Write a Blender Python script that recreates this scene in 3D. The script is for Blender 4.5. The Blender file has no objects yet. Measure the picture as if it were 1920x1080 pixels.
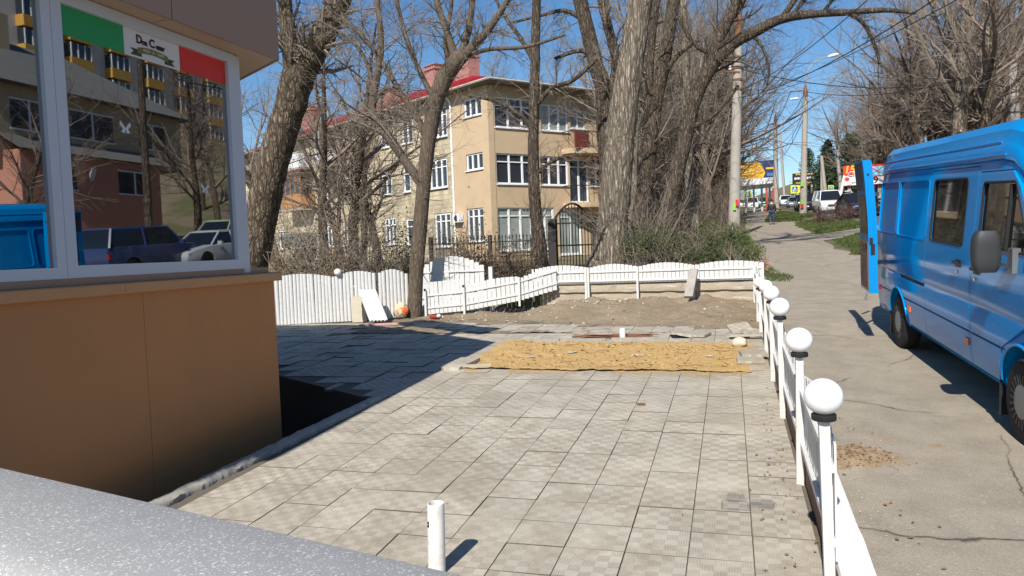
import bpy, bmesh, math, random
from mathutils import Vector, Matrix, Euler, noise

SC = bpy.context.scene
COL = SC.collection
R_ = math.radians
rnd = random.Random(7)

# ------------------------------------------------------------------ camera
F, CX, CY = 1390.0, 960.0, 540.0
def cam_ray(x, y):
    return Vector(((x - CX) / F, -(y - CY) / F, -1.0))
_yv = cam_ray(1369, 452).normalized()
_xv = -cam_ray(-3854, 643).normalized()
_xv = (_xv - _yv * _xv.dot(_yv)).normalized()
_zv = _xv.cross(_yv)
CAM_R = Matrix((_xv, _yv, _zv))
CAM_P = Vector((0, 0, 2.135))
cd = bpy.data.cameras.new('camera')
cam = bpy.data.objects.new('camera', cd)
COL.objects.link(cam)
cam.matrix_world = Matrix.Translation(CAM_P) @ CAM_R.to_4x4()
cd.sensor_width = 36.0
cd.lens = 36.0 * F / 1920.0
cd.clip_start, cd.clip_end = 0.1, 3000.0
SC.camera = cam

# ------------------------------------------------------------------ sky, sun, exposure
SUN_AZ, SUN_EL = R_(5.6), R_(42.5)          # the way shadows fall (from +Y towards +X), height of the sun
w = bpy.data.worlds.new('World')
SC.world = w
w.use_nodes = True
wn = w.node_tree
bg = wn.nodes['Background']
sky = wn.nodes.new('ShaderNodeTexSky')
sky.sky_type = 'NISHITA'
sky.sun_disc = False
sky.sun_elevation = SUN_EL
sky.sun_rotation = math.pi + SUN_AZ
sky.altitude = 200
sky.air_density, sky.dust_density, sky.ozone_density = 1.0, 0.35, 3.2
hs_ = wn.nodes.new('ShaderNodeHueSaturation')
hs_.inputs['Saturation'].default_value = 1.22
hs_.inputs['Value'].default_value = 1.38
wn.links.new(sky.outputs['Color'], hs_.inputs['Color'])
wn.links.new(hs_.outputs['Color'], bg.inputs['Color'])
bg.inputs['Strength'].default_value = 0.068
ld = bpy.data.lights.new('sun', 'SUN')
ld.energy = 4.8
ld.angle = R_(0.53)
ld.color = (1.0, 0.95, 0.87)
sun = bpy.data.objects.new('sun', ld)
COL.objects.link(sun)
sun.location = (0, -20, 40)
_l = Vector((math.sin(SUN_AZ) * math.cos(SUN_EL), math.cos(SUN_AZ) * math.cos(SUN_EL), -math.sin(SUN_EL)))
sun.rotation_euler = _l.to_track_quat('-Z', 'Y').to_euler()
SC.view_settings.view_transform = 'Standard'
SC.view_settings.look = 'None'
SC.view_settings.exposure = 0.42
SC.view_settings.gamma = 1.0
SC.view_settings.use_curve_mapping = False
SC.render.engine = 'CYCLES'
SC.cycles.max_bounces = 6
SC.cycles.transparent_max_bounces = 12

# ------------------------------------------------------------------ measured places
def at(px, py, Y):
    """point of the photograph at the distance Y (metres along the terrace)"""
    r = CAM_R @ cam_ray(px, py)
    return CAM_P + r * ((Y - CAM_P.y) / r.y)
def rad(px, Y):
    return px * Y * 1.02 / F
def T(y):                                   # level of the paved terrace
    return 0.0311 * y
def S(y):                                   # level of the street
    return 0.03 + 0.06 * y if y < 20 else 1.23 + 0.055 * (y - 20)
def lerp(a, b, t):
    return a + (b - a) * t
def sstep(a, b, v):
    t = min(1, max(0, (v - a) / (b - a)))
    return t * t * (3 - 2 * t)
def G(x, y):                                # level of the natural ground
    zr = S(y) + 0.06 * min(max(0, x - 3), 9) * min(1, max(0, (y - 8) / 10))
    hill = max(0, x - 15) * 0.30 * sstep(40, 70, y)
    zr += min(hill, 16)
    if y < 18.2:
        zl = T(y) - 0.07
    else:
        zl = lerp(1.12, 1.5, min(1, (y - 18.2) / 20)) + max(0, y - 38.2) * 0.03
        low = T(18.2) - 0.03 + (y - 18.2) * 0.09
        zl = lerp(zl, min(zl, low), sstep(-4.3, -6.5, x))
    if y < 18.2:
        return zr if x > 0.6 else zl
    return lerp(zl, zr, sstep(-3.0, 0.9, x))

# ------------------------------------------------------------------ mesh helpers
ROOT = {}
class MB:
    def __init__(s):
        s.v, s.f, s.m = [], [], []
    def quad(s, a, b, c, d, mi=0):
        n = len(s.v); s.v += [tuple(a), tuple(b), tuple(c), tuple(d)]
        s.f.append((n, n+1, n+2, n+3)); s.m.append(mi)
    def poly(s, pts, mi=0):
        n = len(s.v); s.v += [tuple(p) for p in pts]
        s.f.append(tuple(range(n, n+len(pts)))); s.m.append(mi)
    def hexa(s, p, mi=0):                   # 8 points: bottom ring, top ring
        n = len(s.v); s.v += [tuple(q) for q in p]
        for f in ((3,2,1,0),(4,5,6,7),(0,1,5,4),(1,2,6,5),(2,3,7,6),(3,0,4,7)):
            s.f.append(tuple(n+i for i in f)); s.m.append(mi)
    def box(s, x0, x1, y0, y1, z0, z1, mi=0):
        s.hexa([(x0,y0,z0),(x1,y0,z0),(x1,y1,z0),(x0,y1,z0),(x0,y0,z1),(x1,y0,z1),(x1,y1,z1),(x0,y1,z1)], mi)
    def obox(s, c, ax, ay, az, mi=0):       # centre and three half axes
        c, ax, ay, az = Vector(c), Vector(ax), Vector(ay), Vector(az)
        s.hexa([c-ax-ay-az, c+ax-ay-az, c+ax+ay-az, c-ax+ay-az, c-ax-ay+az, c+ax-ay+az, c+ax+ay+az, c-ax+ay+az], mi)
    def bar(s, a, b, wx, wy, up=(0,0,1), mi=0):   # beam from a to b
        a, b = Vector(a), Vector(b); d = (b-a); L = d.length; d.normalize()
        u = Vector(up); x = d.cross(u)
        if x.length < 1e-4: x = d.cross(Vector((0,1,0)))
        x.normalize(); y = x.cross(d)
        s.obox((a+b)/2, x*wx/2, y*wy/2, d*L/2, mi)
    def loft(s, rings, cap=True, mi=0, closed=True):
        n = len(s.v); k = len(rings[0])
        for r in rings: s.v += [tuple(p) for p in r]
        for i in range(len(rings)-1):
            for j in range(k if closed else k-1):
                j2 = (j+1) % k
                s.f.append((n+i*k+j, n+i*k+j2, n+(i+1)*k+j2, n+(i+1)*k+j)); s.m.append(mi)
        if cap and closed:
            s.f.append(tuple(n+j for j in reversed(range(k)))); s.m.append(mi)
            e = n+(len(rings)-1)*k
            s.f.append(tuple(e+j for j in range(k))); s.m.append(mi)
    def tube(s, pts, radii, n=6, cap=True, mi=0, wob=None):
        pts = [Vector(p) for p in pts]
        if not isinstance(radii, (list, tuple)): radii = [radii]*len(pts)
        t = (pts[1]-pts[0]).normalized()
        a = t.cross(Vector((0,0,1)))
        if a.length < 0.05: a = t.cross(Vector((1,0,0)))
        a.normalize()
        rings = []
        for i, p in enumerate(pts):
            if i == 0: d = pts[1]-pts[0]
            elif i == len(pts)-1: d = pts[i]-pts[i-1]
            else: d = pts[i+1]-pts[i-1]
            if d.length < 1e-9: d = t.copy()
            d.normalize()
            a = a - d*a.dot(d)
            if a.length < 1e-6: a = d.orthogonal()
            a.normalize(); b = d.cross(a)
            ring = []
            for j in range(n):
                an = 2*math.pi*j/n
                rr = radii[i]
                if wob: rr *= wob(i, j, p)
                ring.append(p + a*(math.cos(an)*rr) + b*(math.sin(an)*rr))
            rings.append(ring)
        s.loft(rings, cap, mi)
    def cyl(s, c, axis, r, h, n=16, mi=0):
        c, axis = Vector(c), Vector(axis).normalized()
        s.tube([c-axis*h/2, c+axis*h/2], [r, r], n, True, mi)
    def lathe(s, c, prof, n=20, mi=0, axis='Z'):
        rings = []
        for r, h in prof:
            ring = []
            for j in range(n):
                a = 2*math.pi*j/n
                p = (r*math.cos(a), r*math.sin(a), h)
                if axis == 'X': p = (h, r*math.cos(a), r*math.sin(a))
                if axis == 'Y': p = (r*math.sin(a), h, r*math.cos(a))
                ring.append((c[0]+p[0], c[1]+p[1], c[2]+p[2]))
            rings.append(ring)
        s.loft(rings, True, mi)
    def ball(s, c, r, n=16, m=10, mi=0, sq=1.0):
        prof = [(max(1e-3, r*math.sin(math.pi*i/m)), -r*sq*math.cos(math.pi*i/m)) for i in range(m+1)]
        s.lathe(c, prof, n, mi)
    def prism(s, pts, off, mi=0):           # polygon swept by a vector
        off = Vector(off)
        s.loft([[Vector(p) for p in pts], [Vector(p)+off for p in pts]], True, mi)
    def mesh(s, name, mats, origin=(0,0,0), smooth=None):
        me = bpy.data.meshes.new(name)
        ox, oy, oz = origin
        me.from_pydata([(x-ox, y-oy, z-oz) for x, y, z in s.v], [], s.f)
        if not isinstance(mats, (list, tuple)): mats = [mats]
        for m in mats: me.materials.append(m)
        if len(mats) > 1: me.polygons.foreach_set('material_index', s.m)
        me.update()
        if smooth is not None:
            me.polygons.foreach_set('use_smooth', [True]*len(me.polygons))
            if smooth < 180: me.set_sharp_from_angle(angle=R_(smooth))
        return me
    def build(s, name, mats, parent=None, smooth=None, local=False, fix=False):
        org = (0,0,0) if (parent is None or local) else ROOT.get(parent.name, (0,0,0))
        me = s.mesh(name, mats, org, smooth)
        if fix:
            b = bmesh.new(); b.from_mesh(me); bmesh.ops.recalc_face_normals(b, faces=b.faces[:]); b.to_mesh(me); b.free()
        return link(name, me, parent)

def link(name, me, parent=None, loc=None, rot=None):
    o = bpy.data.objects.new(name, me)
    COL.objects.link(o)
    if parent is not None:
        o.parent = parent
        ROOT[o.name] = ROOT.get(parent.name, (0,0,0))
    else:
        ROOT[o.name] = (0,0,0)
    if loc is not None: o.location = loc
    if rot is not None: o.rotation_euler = rot
    return o
def thing(name, label, cat, loc=(0,0,0), group=None, rot=None):
    o = bpy.data.objects.new(name, None)
    COL.objects.link(o)
    o.empty_display_size = 0.2
    o.location = loc
    if rot is not None: o.rotation_euler = rot
    o['label'] = label; o['category'] = cat
    if group: o['group'] = group
    ROOT[o.name] = tuple(loc)
    return o
def tag(o, label, cat, group=None):
    o['label'] = label; o['category'] = cat
    if group: o['group'] = group
    return o
def struct(o, label=None):
    o['kind'] = 'structure'
    if label: o['label'] = label
    return o
def stuff(o, label=None):
    o['kind'] = 'stuff'
    if label: o['label'] = label
    return o
def copy_tree(o, parent=None):
    kids = list(o.children)
    c = o.copy(); COL.objects.link(c); c.parent = parent
    for k in kids: copy_tree(k, c)
    return c
def apply_bool(o, cutters, op='DIFFERENCE'):
    for c in cutters:
        co = bpy.data.objects.new('cut', c); COL.objects.link(co)
        m = o.modifiers.new('b', 'BOOLEAN'); m.operation = op; m.solver = 'EXACT'; m.object = co
        par = o.parent; o.parent = None
        dg = bpy.context.evaluated_depsgraph_get()
        me = bpy.data.meshes.new_from_object(o.evaluated_get(dg))
        o.modifiers.clear(); o.data = me; o.parent = par
        bpy.data.objects.remove(co)
def text_mesh(s, size, mat, depth=0.004, bold=0.0):
    cu = bpy.data.curves.new('t', 'FONT'); cu.body = s; cu.size = size; cu.extrude = depth; cu.offset = bold
    cu.align_x = 'CENTER'; cu.align_y = 'CENTER'; cu.resolution_u = 3
    ob = bpy.data.objects.new('t', cu); COL.objects.link(ob)
    me = bpy.data.meshes.new_from_object(ob.evaluated_get(bpy.context.evaluated_depsgraph_get()))
    bpy.data.objects.remove(ob)
    me.materials.clear(); me.materials.append(mat)
    return me

# ------------------------------------------------------------------ materials
class NT:
    """a little node-tree writer"""
    def __init__(s, name):
        s.mat = bpy.data.materials.new(name); s.mat.use_nodes = True
        s.t = s.mat.node_tree; s.b = s.t.nodes['Principled BSDF']; s.out = s.t.nodes['Material Output']
    def n(s, typ, **kw):
        nd = s.t.nodes.new('ShaderNode'+typ)
        for k, v in kw.items(): setattr(nd, k, v)
        return nd
    def l(s, a, b): s.t.links.new(a, b)
    def put(s, sock, v):
        if hasattr(v, 'is_linked') or hasattr(v, 'links'): s.l(v, sock)
        else: sock.default_value = v
    def math(s, op, a, b=0.0, c=0.0):
        nd = s.n('Math', operation=op); s.put(nd.inputs[0], a); s.put(nd.inputs[1], b); s.put(nd.inputs[2], c)
        return nd.outputs[0]
    def coord(s, kind='Object', scale=(1,1,1)):
        if kind == 'World': o = s.n('NewGeometry').outputs['Position']
        else: o = s.n('TexCoord').outputs[kind]
        if tuple(scale) != (1,1,1):
            m = s.n('Mapping'); m.inputs['Scale'].default_value = scale; s.l(o, m.inputs[0]); o = m.outputs[0]
        return o
    def noise(s, vec, scale, detail=4, rough=0.55, dist=0.0):
        nd = s.n('TexNoise'); s.l(vec, nd.inputs['Vector'])
        nd.inputs['Scale'].default_value = scale; nd.inputs['Detail'].default_value = detail
        nd.inputs['Roughness'].default_value = rough; nd.inputs['Distortion'].default_value = dist
        return nd.outputs['Fac']
    def ramp(s, fac, stops):
        nd = s.n('ValToRGB'); s.l(fac, nd.inputs[0]); e = nd.color_ramp.elements
        while len(e) < len(stops): e.new(0.5)
        for el, (p, c) in zip(e, stops):
            el.position = p; el.color = (c, c, c, 1) if not isinstance(c, (tuple, list)) else (*c, 1)
        return nd.outputs['Color']
    def mix(s, fac, a, b, mode='MIX'):
        nd = s.n('MixRGB', blend_type=mode); s.put(nd.inputs[0], fac)
        s.put(nd.inputs[1], (*a, 1) if isinstance(a, tuple) and len(a) == 3 else a)
        s.put(nd.inputs[2], (*b, 1) if isinstance(b, tuple) and len(b) == 3 else b)
        return nd.outputs[0]
    def bump(s, h, strength=0.5, dist=0.02, prev=None):
        nd = s.n('Bump'); nd.inputs['Strength'].default_value = strength; nd.inputs['Distance'].default_value = dist
        s.l(h, nd.inputs['Height'])
        if prev is not None: s.l(prev, nd.inputs['Normal'])
        return nd.outputs[0]
    def done(s, color, rough=0.7, normal=None, spec=0.4, metal=0.0, coat=0.0):
        s.put(s.b.inputs['Base Color'], (*color, 1) if isinstance(color, tuple) and len(color) == 3 else color)
        s.put(s.b.inputs['Roughness'], rough)
        s.b.inputs['Specular IOR Level'].default_value = spec
        s.b.inputs['Metallic'].default_value = metal
        s.b.inputs['Coat Weight'].default_value = coat
        if normal is not None: s.l(normal, s.b.inputs['Normal'])
        return s.mat
def shade(c, k): return tuple(min(1, x*k) for x in c)
def plain(name, col, rough=0.6, var=0.12, scale=3.0, bump=0.0, bscale=60, spec=0.4, metal=0.0, coat=0.0, kind='Object', dirt=0.0, dirtcol=(0.2,0.16,0.11)):
    t = NT(name); c = t.coord(kind)
    n1 = t.noise(c, scale, 5)
    col2 = t.mix(n1, shade(col, 1-var), shade(col, 1+var))
    if dirt > 0:
        n2 = t.ramp(t.noise(c, scale*2.3, 6, 0.65), [(0.48, 0.0), (0.72, 1.0)])
        col2 = t.mix(t.math('MULTIPLY', n2, dirt), col2, dirtcol)
    nm = None
    if bump > 0: nm = t.bump(t.noise(c, bscale, 5, 0.6), bump, 0.01)
    return t.done(col2, rough, nm, spec, metal, coat)
def bark(name, dark, light, sc=7.0, zs=0.22, strength=0.9):
    t = NT(name); c = t.coord('Object', (1, 1, zs))
    d = t.n('TexNoise'); t.l(c, d.inputs['Vector']); d.inputs['Scale'].default_value = 5; d.inputs['Detail'].default_value = 6
    v = t.mix(0.16, c, d.outputs['Color'])
    vo = t.n('TexVoronoi', feature='DISTANCE_TO_EDGE'); t.l(v, vo.inputs['Vector']); vo.inputs['Scale'].default_value = sc
    v2 = t.n('TexVoronoi', feature='DISTANCE_TO_EDGE'); t.l(v, v2.inputs['Vector']); v2.inputs['Scale'].default_value = sc*2.1
    rg = t.math('MULTIPLY', t.ramp(vo.outputs['Distance'], [(0.02, 0.0), (0.17, 1.0)]), t.math('ADD', t.ramp(v2.outputs['Distance'], [(0.0, 0.25), (0.25, 1.0)]), 0.0))
    ridge = t.math('MULTIPLY', rg, t.ramp(t.noise(t.coord('Object', (1,1,.5)), sc*1.2, 5, .6), [(.25,.6),(.6,1.0)]))
    fine = t.noise(t.coord('Object', (1, 1, 0.4)), sc*5, 5, 0.65)
    big = t.noise(t.coord('Object'), 1.3, 3)
    h = t.math('ADD', ridge, t.math('MULTIPLY', fine, 0.5))
    col = t.mix(t.math('MULTIPLY', ridge, t.math('ADD', fine, 0.35)), dark, light)
    col = t.mix(t.math('MULTIPLY', big, 0.22), col, shade(light, 0.7))
    return t.done(col, 0.9, t.bump(h, strength, 0.05), 0.15)

MT = {}
MT['white_paint'] = plain('white_paint', (0.60,0.60,0.585), 0.5, 0.06, 6, 0.05, 30, dirt=0.42, dirtcol=(0.46,0.40,0.32), kind='World')
MT['white_plastic'] = plain('white_plastic', (0.74,0.75,0.76), 0.35, 0.03, 4)
MT['upvc'] = plain('window_frame_white', (0.50,0.52,0.57), 0.35, 0.03, 4)
MT['opal_glass'] = plain('opal_globe', (0.85,0.85,0.84), 0.12, 0.02, 3, spec=0.5, coat=0.3)
MT['black_plastic'] = plain('black_plastic', (0.02,0.02,0.022), 0.5, 0.2, 8, 0.1, 90)
MT['black_iron'] = plain('black_iron', (0.012,0.012,0.013), 0.5, 0.2, 8)
MT['rubber'] = plain('tyre_rubber', (0.018,0.018,0.019), 0.85, 0.2, 10, 0.2, 60)
MT['brown_wall'] = plain('brown_cladding', (0.47,0.20,0.072), 0.5, 0.07, 0.9, 0.04, 25, dirt=0.16, dirtcol=(0.22,0.13,0.07))
MT['fascia'] = plain('beige_fascia', (0.33,0.205,0.145), 0.45, 0.05, 1.0, 0.02, 25)
MT['soffit'] = plain('soffit_panel', (0.46,0.30,0.20), 0.35, 0.05, 1.0)
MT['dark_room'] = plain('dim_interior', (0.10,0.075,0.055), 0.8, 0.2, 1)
MT['concrete'] = plain('concrete', (0.33,0.31,0.27), 0.9, 0.25, 3, 0.5, 25, dirt=0.4, kind='World')
MT['concrete_dark'] = plain('dark_concrete', (0.055,0.052,0.045), 0.9, 0.35, 2, 0.6, 18, kind='World')  # dark grey used for the pit floor and walls
MT['pole'] = plain('pole_concrete', (0.36,0.33,0.29), 0.9, 0.18, 1.5, 0.3, 20)
MT['wood_grey'] = plain('weathered_board', (0.42,0.38,0.31), 0.85, 0.2, 6, 0.3, 60)
MT['wood_pink'] = plain('faded_red_board', (0.55,0.30,0.26), 0.8, 0.2, 6, 0.2, 60)
MT['rust'] = plain('rusty_iron', (0.19,0.09,0.05), 0.9, 0.4, 12, 0.3, 80)
MT['rock'] = plain('rubble_rock', (0.52,0.46,0.36), 0.95, 0.25, 8, 0.7, 25)
MT['chrome'] = plain('bright_metal', (0.75,0.75,0.76), 0.22, 0.03, 4, metal=1.0)
MT['hub'] = plain('silver_hubcap', (0.26,0.265,0.27), 0.42, 0.1, 6, metal=0.6)
MT['orange_lens'] = plain('orange_lens', (0.75,0.16,0.02), 0.2, 0.05, 6)
MT['red_lens'] = plain('red_lens', (0.55,0.02,0.02), 0.2, 0.05, 6)
MT['head_lens'] = plain('headlamp_lens', (0.7,0.72,0.74), 0.08, 0.05, 6, metal=0.4)
MT['car_glass'] = plain('tinted_glass', (0.012,0.014,0.016), 0.03, 0.05, 2, spec=0.9)
MT['plate'] = plain('number_plate', (0.8,0.8,0.78), 0.4, 0.03, 6)
MT['hardboard'] = plain('brown_hardboard', (0.20,0.105,0.06), 0.7, 0.1, 5, 0.05, 60)
MT['skin'] = plain('skin', (0.55,0.33,0.24), 0.6, 0.05, 6)
MT['hair'] = plain('dark_hair', (0.02,0.016,0.013), 0.7, 0.2, 30)
MT['jacket'] = plain('black_jacket', (0.014,0.014,0.016), 0.7, 0.2, 10, 0.2, 40)
MT['jeans'] = plain('blue_jeans', (0.03,0.05,0.12), 0.85, 0.2, 10, 0.2, 60)
def paint(name, col, rough=0.22, metal=0.0):
    return plain(name, col, rough, 0.03, 1.5, spec=0.5, coat=0.6, metal=metal)
MT['van_blue'] = plain('blue_van_paint', (0.0,0.235,0.60), 0.10, 0.05, 1.2, 0.008, 3, spec=0.30, coat=0.0)
# leafless twigs
MT['twig'] = plain('twig', (0.215,0.178,0.140), 0.85, 0.3, 0.7, spec=0.2)
MT['twig_red'] = plain('twig_brown', (0.205,0.160,0.128), 0.85, 0.3, 0.5, spec=0.2)
MT['twig_dark'] = plain('dark_branch', (0.11,0.088,0.068), 0.9, 0.3, 1.5, 0.4, 12, spec=0.2)
MT['bark_light'] = bark('poplar_bark', (0.075,0.055,0.038), (0.52,0.445,0.35), 10.0, 0.14)
MT['bark_brown'] = bark('furrowed_bark', (0.035,0.024,0.016), (0.36,0.285,0.205), 9.0, 0.22, 1.0)
MT['bark_smooth'] = bark('smooth_bark', (0.085,0.065,0.048), (0.225,0.178,0.132), 16.0, 0.15, 0.5)
MT['bark_dark'] = bark('dark_bark', (0.03,0.022,0.017), (0.27,0.215,0.16), 12.0, 0.18, 0.9)
def glass_mat(name, tint, ior=2.1, rough=0.0):
    """double glazing: mirrors like two panes, lets the rest through, tinted"""
    t = NT(name)
    gl = t.n('BsdfGlossy'); gl.inputs['Roughness'].default_value = rough; gl.inputs['Color'].default_value = (0.95,0.97,1,1)
    tr = t.n('BsdfTransparent'); tr.inputs['Color'].default_value = (*tint, 1)
    fr = t.n('Fresnel'); fr.inputs['IOR'].default_value = ior
    mx = t.n('MixShader'); t.l(fr.outputs[0], mx.inputs[0]); t.l(tr.outputs[0], mx.inputs[1]); t.l(gl.outputs[0], mx.inputs[2])
    gm_ = t.n('NewGeometry'); fac = t.math('MULTIPLY', fr.outputs[0], t.math('SUBTRACT', 1.0, gm_.outputs['Backfacing'])); t.l(fac, mx.inputs[0])
    t.l(mx.outputs[0], t.out.inputs['Surface'])
    return t.mat
MT['shop_glass'] = glass_mat('shop_glazing', (0.42,0.44,0.44), 4.4, 0.012)
MT['curtain_glass'] = plain('curtained_glazing', (0.27,0.30,0.28), 0.08, 0.5, 1.3, spec=0.8, kind='World')
MT['house_glass'] = plain('house_glazing', (0.03,0.035,0.045), 0.04, 0.1, 1, spec=0.9)
MT['clear_plastic'] = glass_mat('clear_plastic', (0.90,0.90,0.90), 1.45, 0.15)
# ------------------------------------------------------------------ ground, street, terrace
def grid_sheet(xs, ys, zf):
    mb = MB()
    for y in ys:
        for x in xs: mb.v.append((x, y, zf(x, y)))
    k = len(xs)
    for j in range(len(ys)-1):
        for i in range(k-1):
            mb.f.append((j*k+i, j*k+i+1, (j+1)*k+i+1, (j+1)*k+i)); mb.m.append(0)
    return mb
def frange(a, b, st):
    n = max(1, round((b-a)/st)); return [a+(b-a)*i/n for i in range(n+1)]

t = NT('earth_and_leaf_litter'); c = t.coord('World')
n1 = t.noise(c, 0.35, 5); n2 = t.noise(c, 5, 6, 0.7); n3 = t.noise(c, 28, 4, 0.7)
base = t.mix(n2, (0.13,0.10,0.065), (0.27,0.215,0.145))
base = t.mix(t.ramp(n1, [(0.45,0.0),(0.6,0.7)]), base, t.mix(n3, (0.05,0.075,0.022), (0.12,0.14,0.05)))
MT['earth'] = t.done(base, 0.95, t.bump(n3, 0.6, 0.05), 0.1)

def ground_z(x, y):
    if x < 0.62 and y < 17.9 and x > -13 and y > 0.5: return T(y)-1.1
    return G(x, y) - 0.02
xs = frange(-160,-40,12)+frange(-36,-14,2.0)+frange(-13.4,0.4,0.6)+[0.615,0.625]+frange(1,16,0.75)+frange(18,60,3)+frange(70,220,15)
ys = frange(-60,-6,9)+frange(-3,17.4,0.9)+[17.88,17.93]+[18.19,18.21]+frange(18.6,40,0.8)+frange(42,100,3)+frange(110,700,25)
g = grid_sheet(xs, ys, ground_z).build('ground', MT['earth'], None, 180)
struct(g, 'brown earth and leaf litter under the trees and house')

# asphalt
t = NT('worn_asphalt'); c = t.coord('World')
big = t.noise(c, 0.45, 5, 0.6); mid = t.noise(c, 3.0, 5, 0.6); fine = t.noise(c, 130, 3, 0.7); grit = t.noise(c, 45, 3, 0.8)
col = t.mix(big, (0.275,0.235,0.178), (0.385,0.335,0.262))
col = t.mix(t.ramp(mid, [(0.35,0.55),(0.6,0.0)]), col, (0.215,0.185,0.145))
col = t.mix(t.ramp(grit, [(0.58,0.0),(0.70,0.6)]), col, (0.52,0.47,0.39))
col = t.mix(t.ramp(fine, [(0.32,0.6),(0.5,0.0)]), col, (0.10,0.085,0.065))
dv = t.n('TexNoise'); t.l(c, dv.inputs['Vector']); dv.inputs['Scale'].default_value = 1.1; dv.inputs['Detail'].default_value = 4
cv = t.mix(0.35, c, dv.outputs['Color'])
vo = t.n('TexVoronoi', feature='DISTANCE_TO_EDGE'); t.l(cv, vo.inputs['Vector']); vo.inputs['Scale'].default_value = 0.55
crack = t.ramp(vo.outputs['Distance'], [(0.0,1.0),(0.0045,0.0)])
crack = t.math('MULTIPLY', crack, t.ramp(t.noise(c, 0.7, 3), [(0.42,0.0),(0.52,1.0)]))
col = t.mix(crack, col, (0.055,0.045,0.035))
sandy = t.ramp(t.noise(c, 0.9, 6, 0.7), [(0.56,0.0),(0.70,0.6)])
col = t.mix(sandy, col, (0.40,0.33,0.235))
h = t.math('ADD', t.math('MULTIPLY', fine, 0.5), t.math('SUBTRACT', grit, crack))
MT['asphalt'] = t.done(col, 0.92, t.bump(h, 0.35, 0.012), 0.2)
t = NT('road_asphalt'); c = t.coord('World')
col = t.mix(t.noise(c, 0.4, 5), (0.075,0.07,0.066), (0.13,0.125,0.115))
MT['road'] = t.done(col, 0.85, t.bump(t.noise(c, 60, 3), 0.2, 0.01), 0.3)

# pavement: near part spreads right to the kerb, farther on a path narrows between trees and verge
prof_l = [(-8,0.70),(20,0.76),(29,0.82),(49,0.9),(98,2.2),(168,3.0),(260,5)]
prof_r = [(-8,6.4),(22,6.4),(25,3.7),(29,3.6),(36,3.9),(50,4.0),(56,4.4),(70,4.9),(98,5.2),(168,6.3),(260,8)]
def prof(p, y):
    for (a, xa), (b, xb) in zip(p, p[1:]):
        if y <= b: return lerp(xa, xb, (y-a)/(b-a))
    return p[-1][1]
ys = frange(-8,22,0.5)+frange(22.5,60,1.0)+frange(64,260,8)
mb = MB(); k = 13
for y in ys:
    a, b = prof(prof_l, y), prof(prof_r, y)
    b += 0.12*math.sin(y*1.7)+0.08*math.sin(y*4.1) if y > 23 else 0
    a += 0.07*math.sin(y*2.3+1) if y > 20 else 0
    for i in range(k):
        x = lerp(a, b, i/(k-1))
        mb.v.append((x, y, G(x, y)+0.004+(0.006*noise.noise((x*0.9, y*0.6, 0)) if y > 3 else 0)))
for j in range(len(ys)-1):
    for i in range(k-1):
        mb.f.append((j*k+i, j*k+i+1, (j+1)*k+i+1, (j+1)*k+i)); mb.m.append(0)
pv = mb.build('pavement', MT['asphalt'], None, 180); struct(pv, 'cracked pale asphalt pavement beside the globe fence')
# crossing path from pavement to road between the two verges
mb = grid_sheet(frange(3.4,7.2,0.4), frange(33.0,37.6,0.4), lambda x, y: G(x, y + (x-3.4)*0.9)+0.010)
mb.v = [(x, y+(x-3.4)*0.9, z) for x, y, z in mb.v]
o = mb.build('path', MT['asphalt'], None, 180); struct(o, 'short asphalt path between two grass verges')
# road
ys = frange(-10,70,2)+frange(75,420,10)
mb = MB()
for y in ys:
    a = 7.1 + max(0,y-60)*0.006
    for i in range(9):
        x = lerp(a, a+7.6, i/8); mb.v.append((x, y, G(x, y)+0.006))
for j in range(len(ys)-1):
    for i in range(8):
        mb.f.append((j*9+i, j*9+i+1, (j+1)*9+i+1, (j+1)*9+i)); mb.m.append(0)
rd = mb.build('road', MT['road'], None, 180); struct(rd, 'dark two lane road climbing away on the right')
mb = MB()
for k in range(18):
    y0 = 30+k*9; xx = 10.9+max(0,y0-60)*0.006
    mb.quad((xx-.06,y0,G(xx,y0)+.012),(xx+.06,y0,G(xx,y0)+.012),(xx+.06,y0+3.5,G(xx,y0+3.5)+.012),(xx-.06,y0+3.5,G(xx,y0+3.5)+.012))
lm = mb.build('lane_marking', MT['white_paint']); struct(lm, 'dashed white lane line on the road')
# road kerb
mb = MB()
for k in range(60):
    y0 = 24+k*2.0; xx = 7.02+max(0,y0-60)*0.006
    if 36.5 < y0 < 41: continue
    mb.hexa([(xx-.08,y0,G(xx,y0)-.05),(xx+.07,y0,G(xx,y0)-.05),(xx+.07,y0+1.97,G(xx,y0+2)-.05),(xx-.08,y0+1.97,G(xx,y0+2)-.05),
             (xx-.08,y0,G(xx,y0)+.13),(xx+.07,y0,G(xx,y0)+.13),(xx+.07,y0+1.97,G(xx,y0+2)+.13),(xx-.08,y0+1.97,G(xx,y0+2)+.13)])
kb = mb.build('kerb', MT['concrete']); struct(kb, 'grey concrete kerb along the road')

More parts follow.
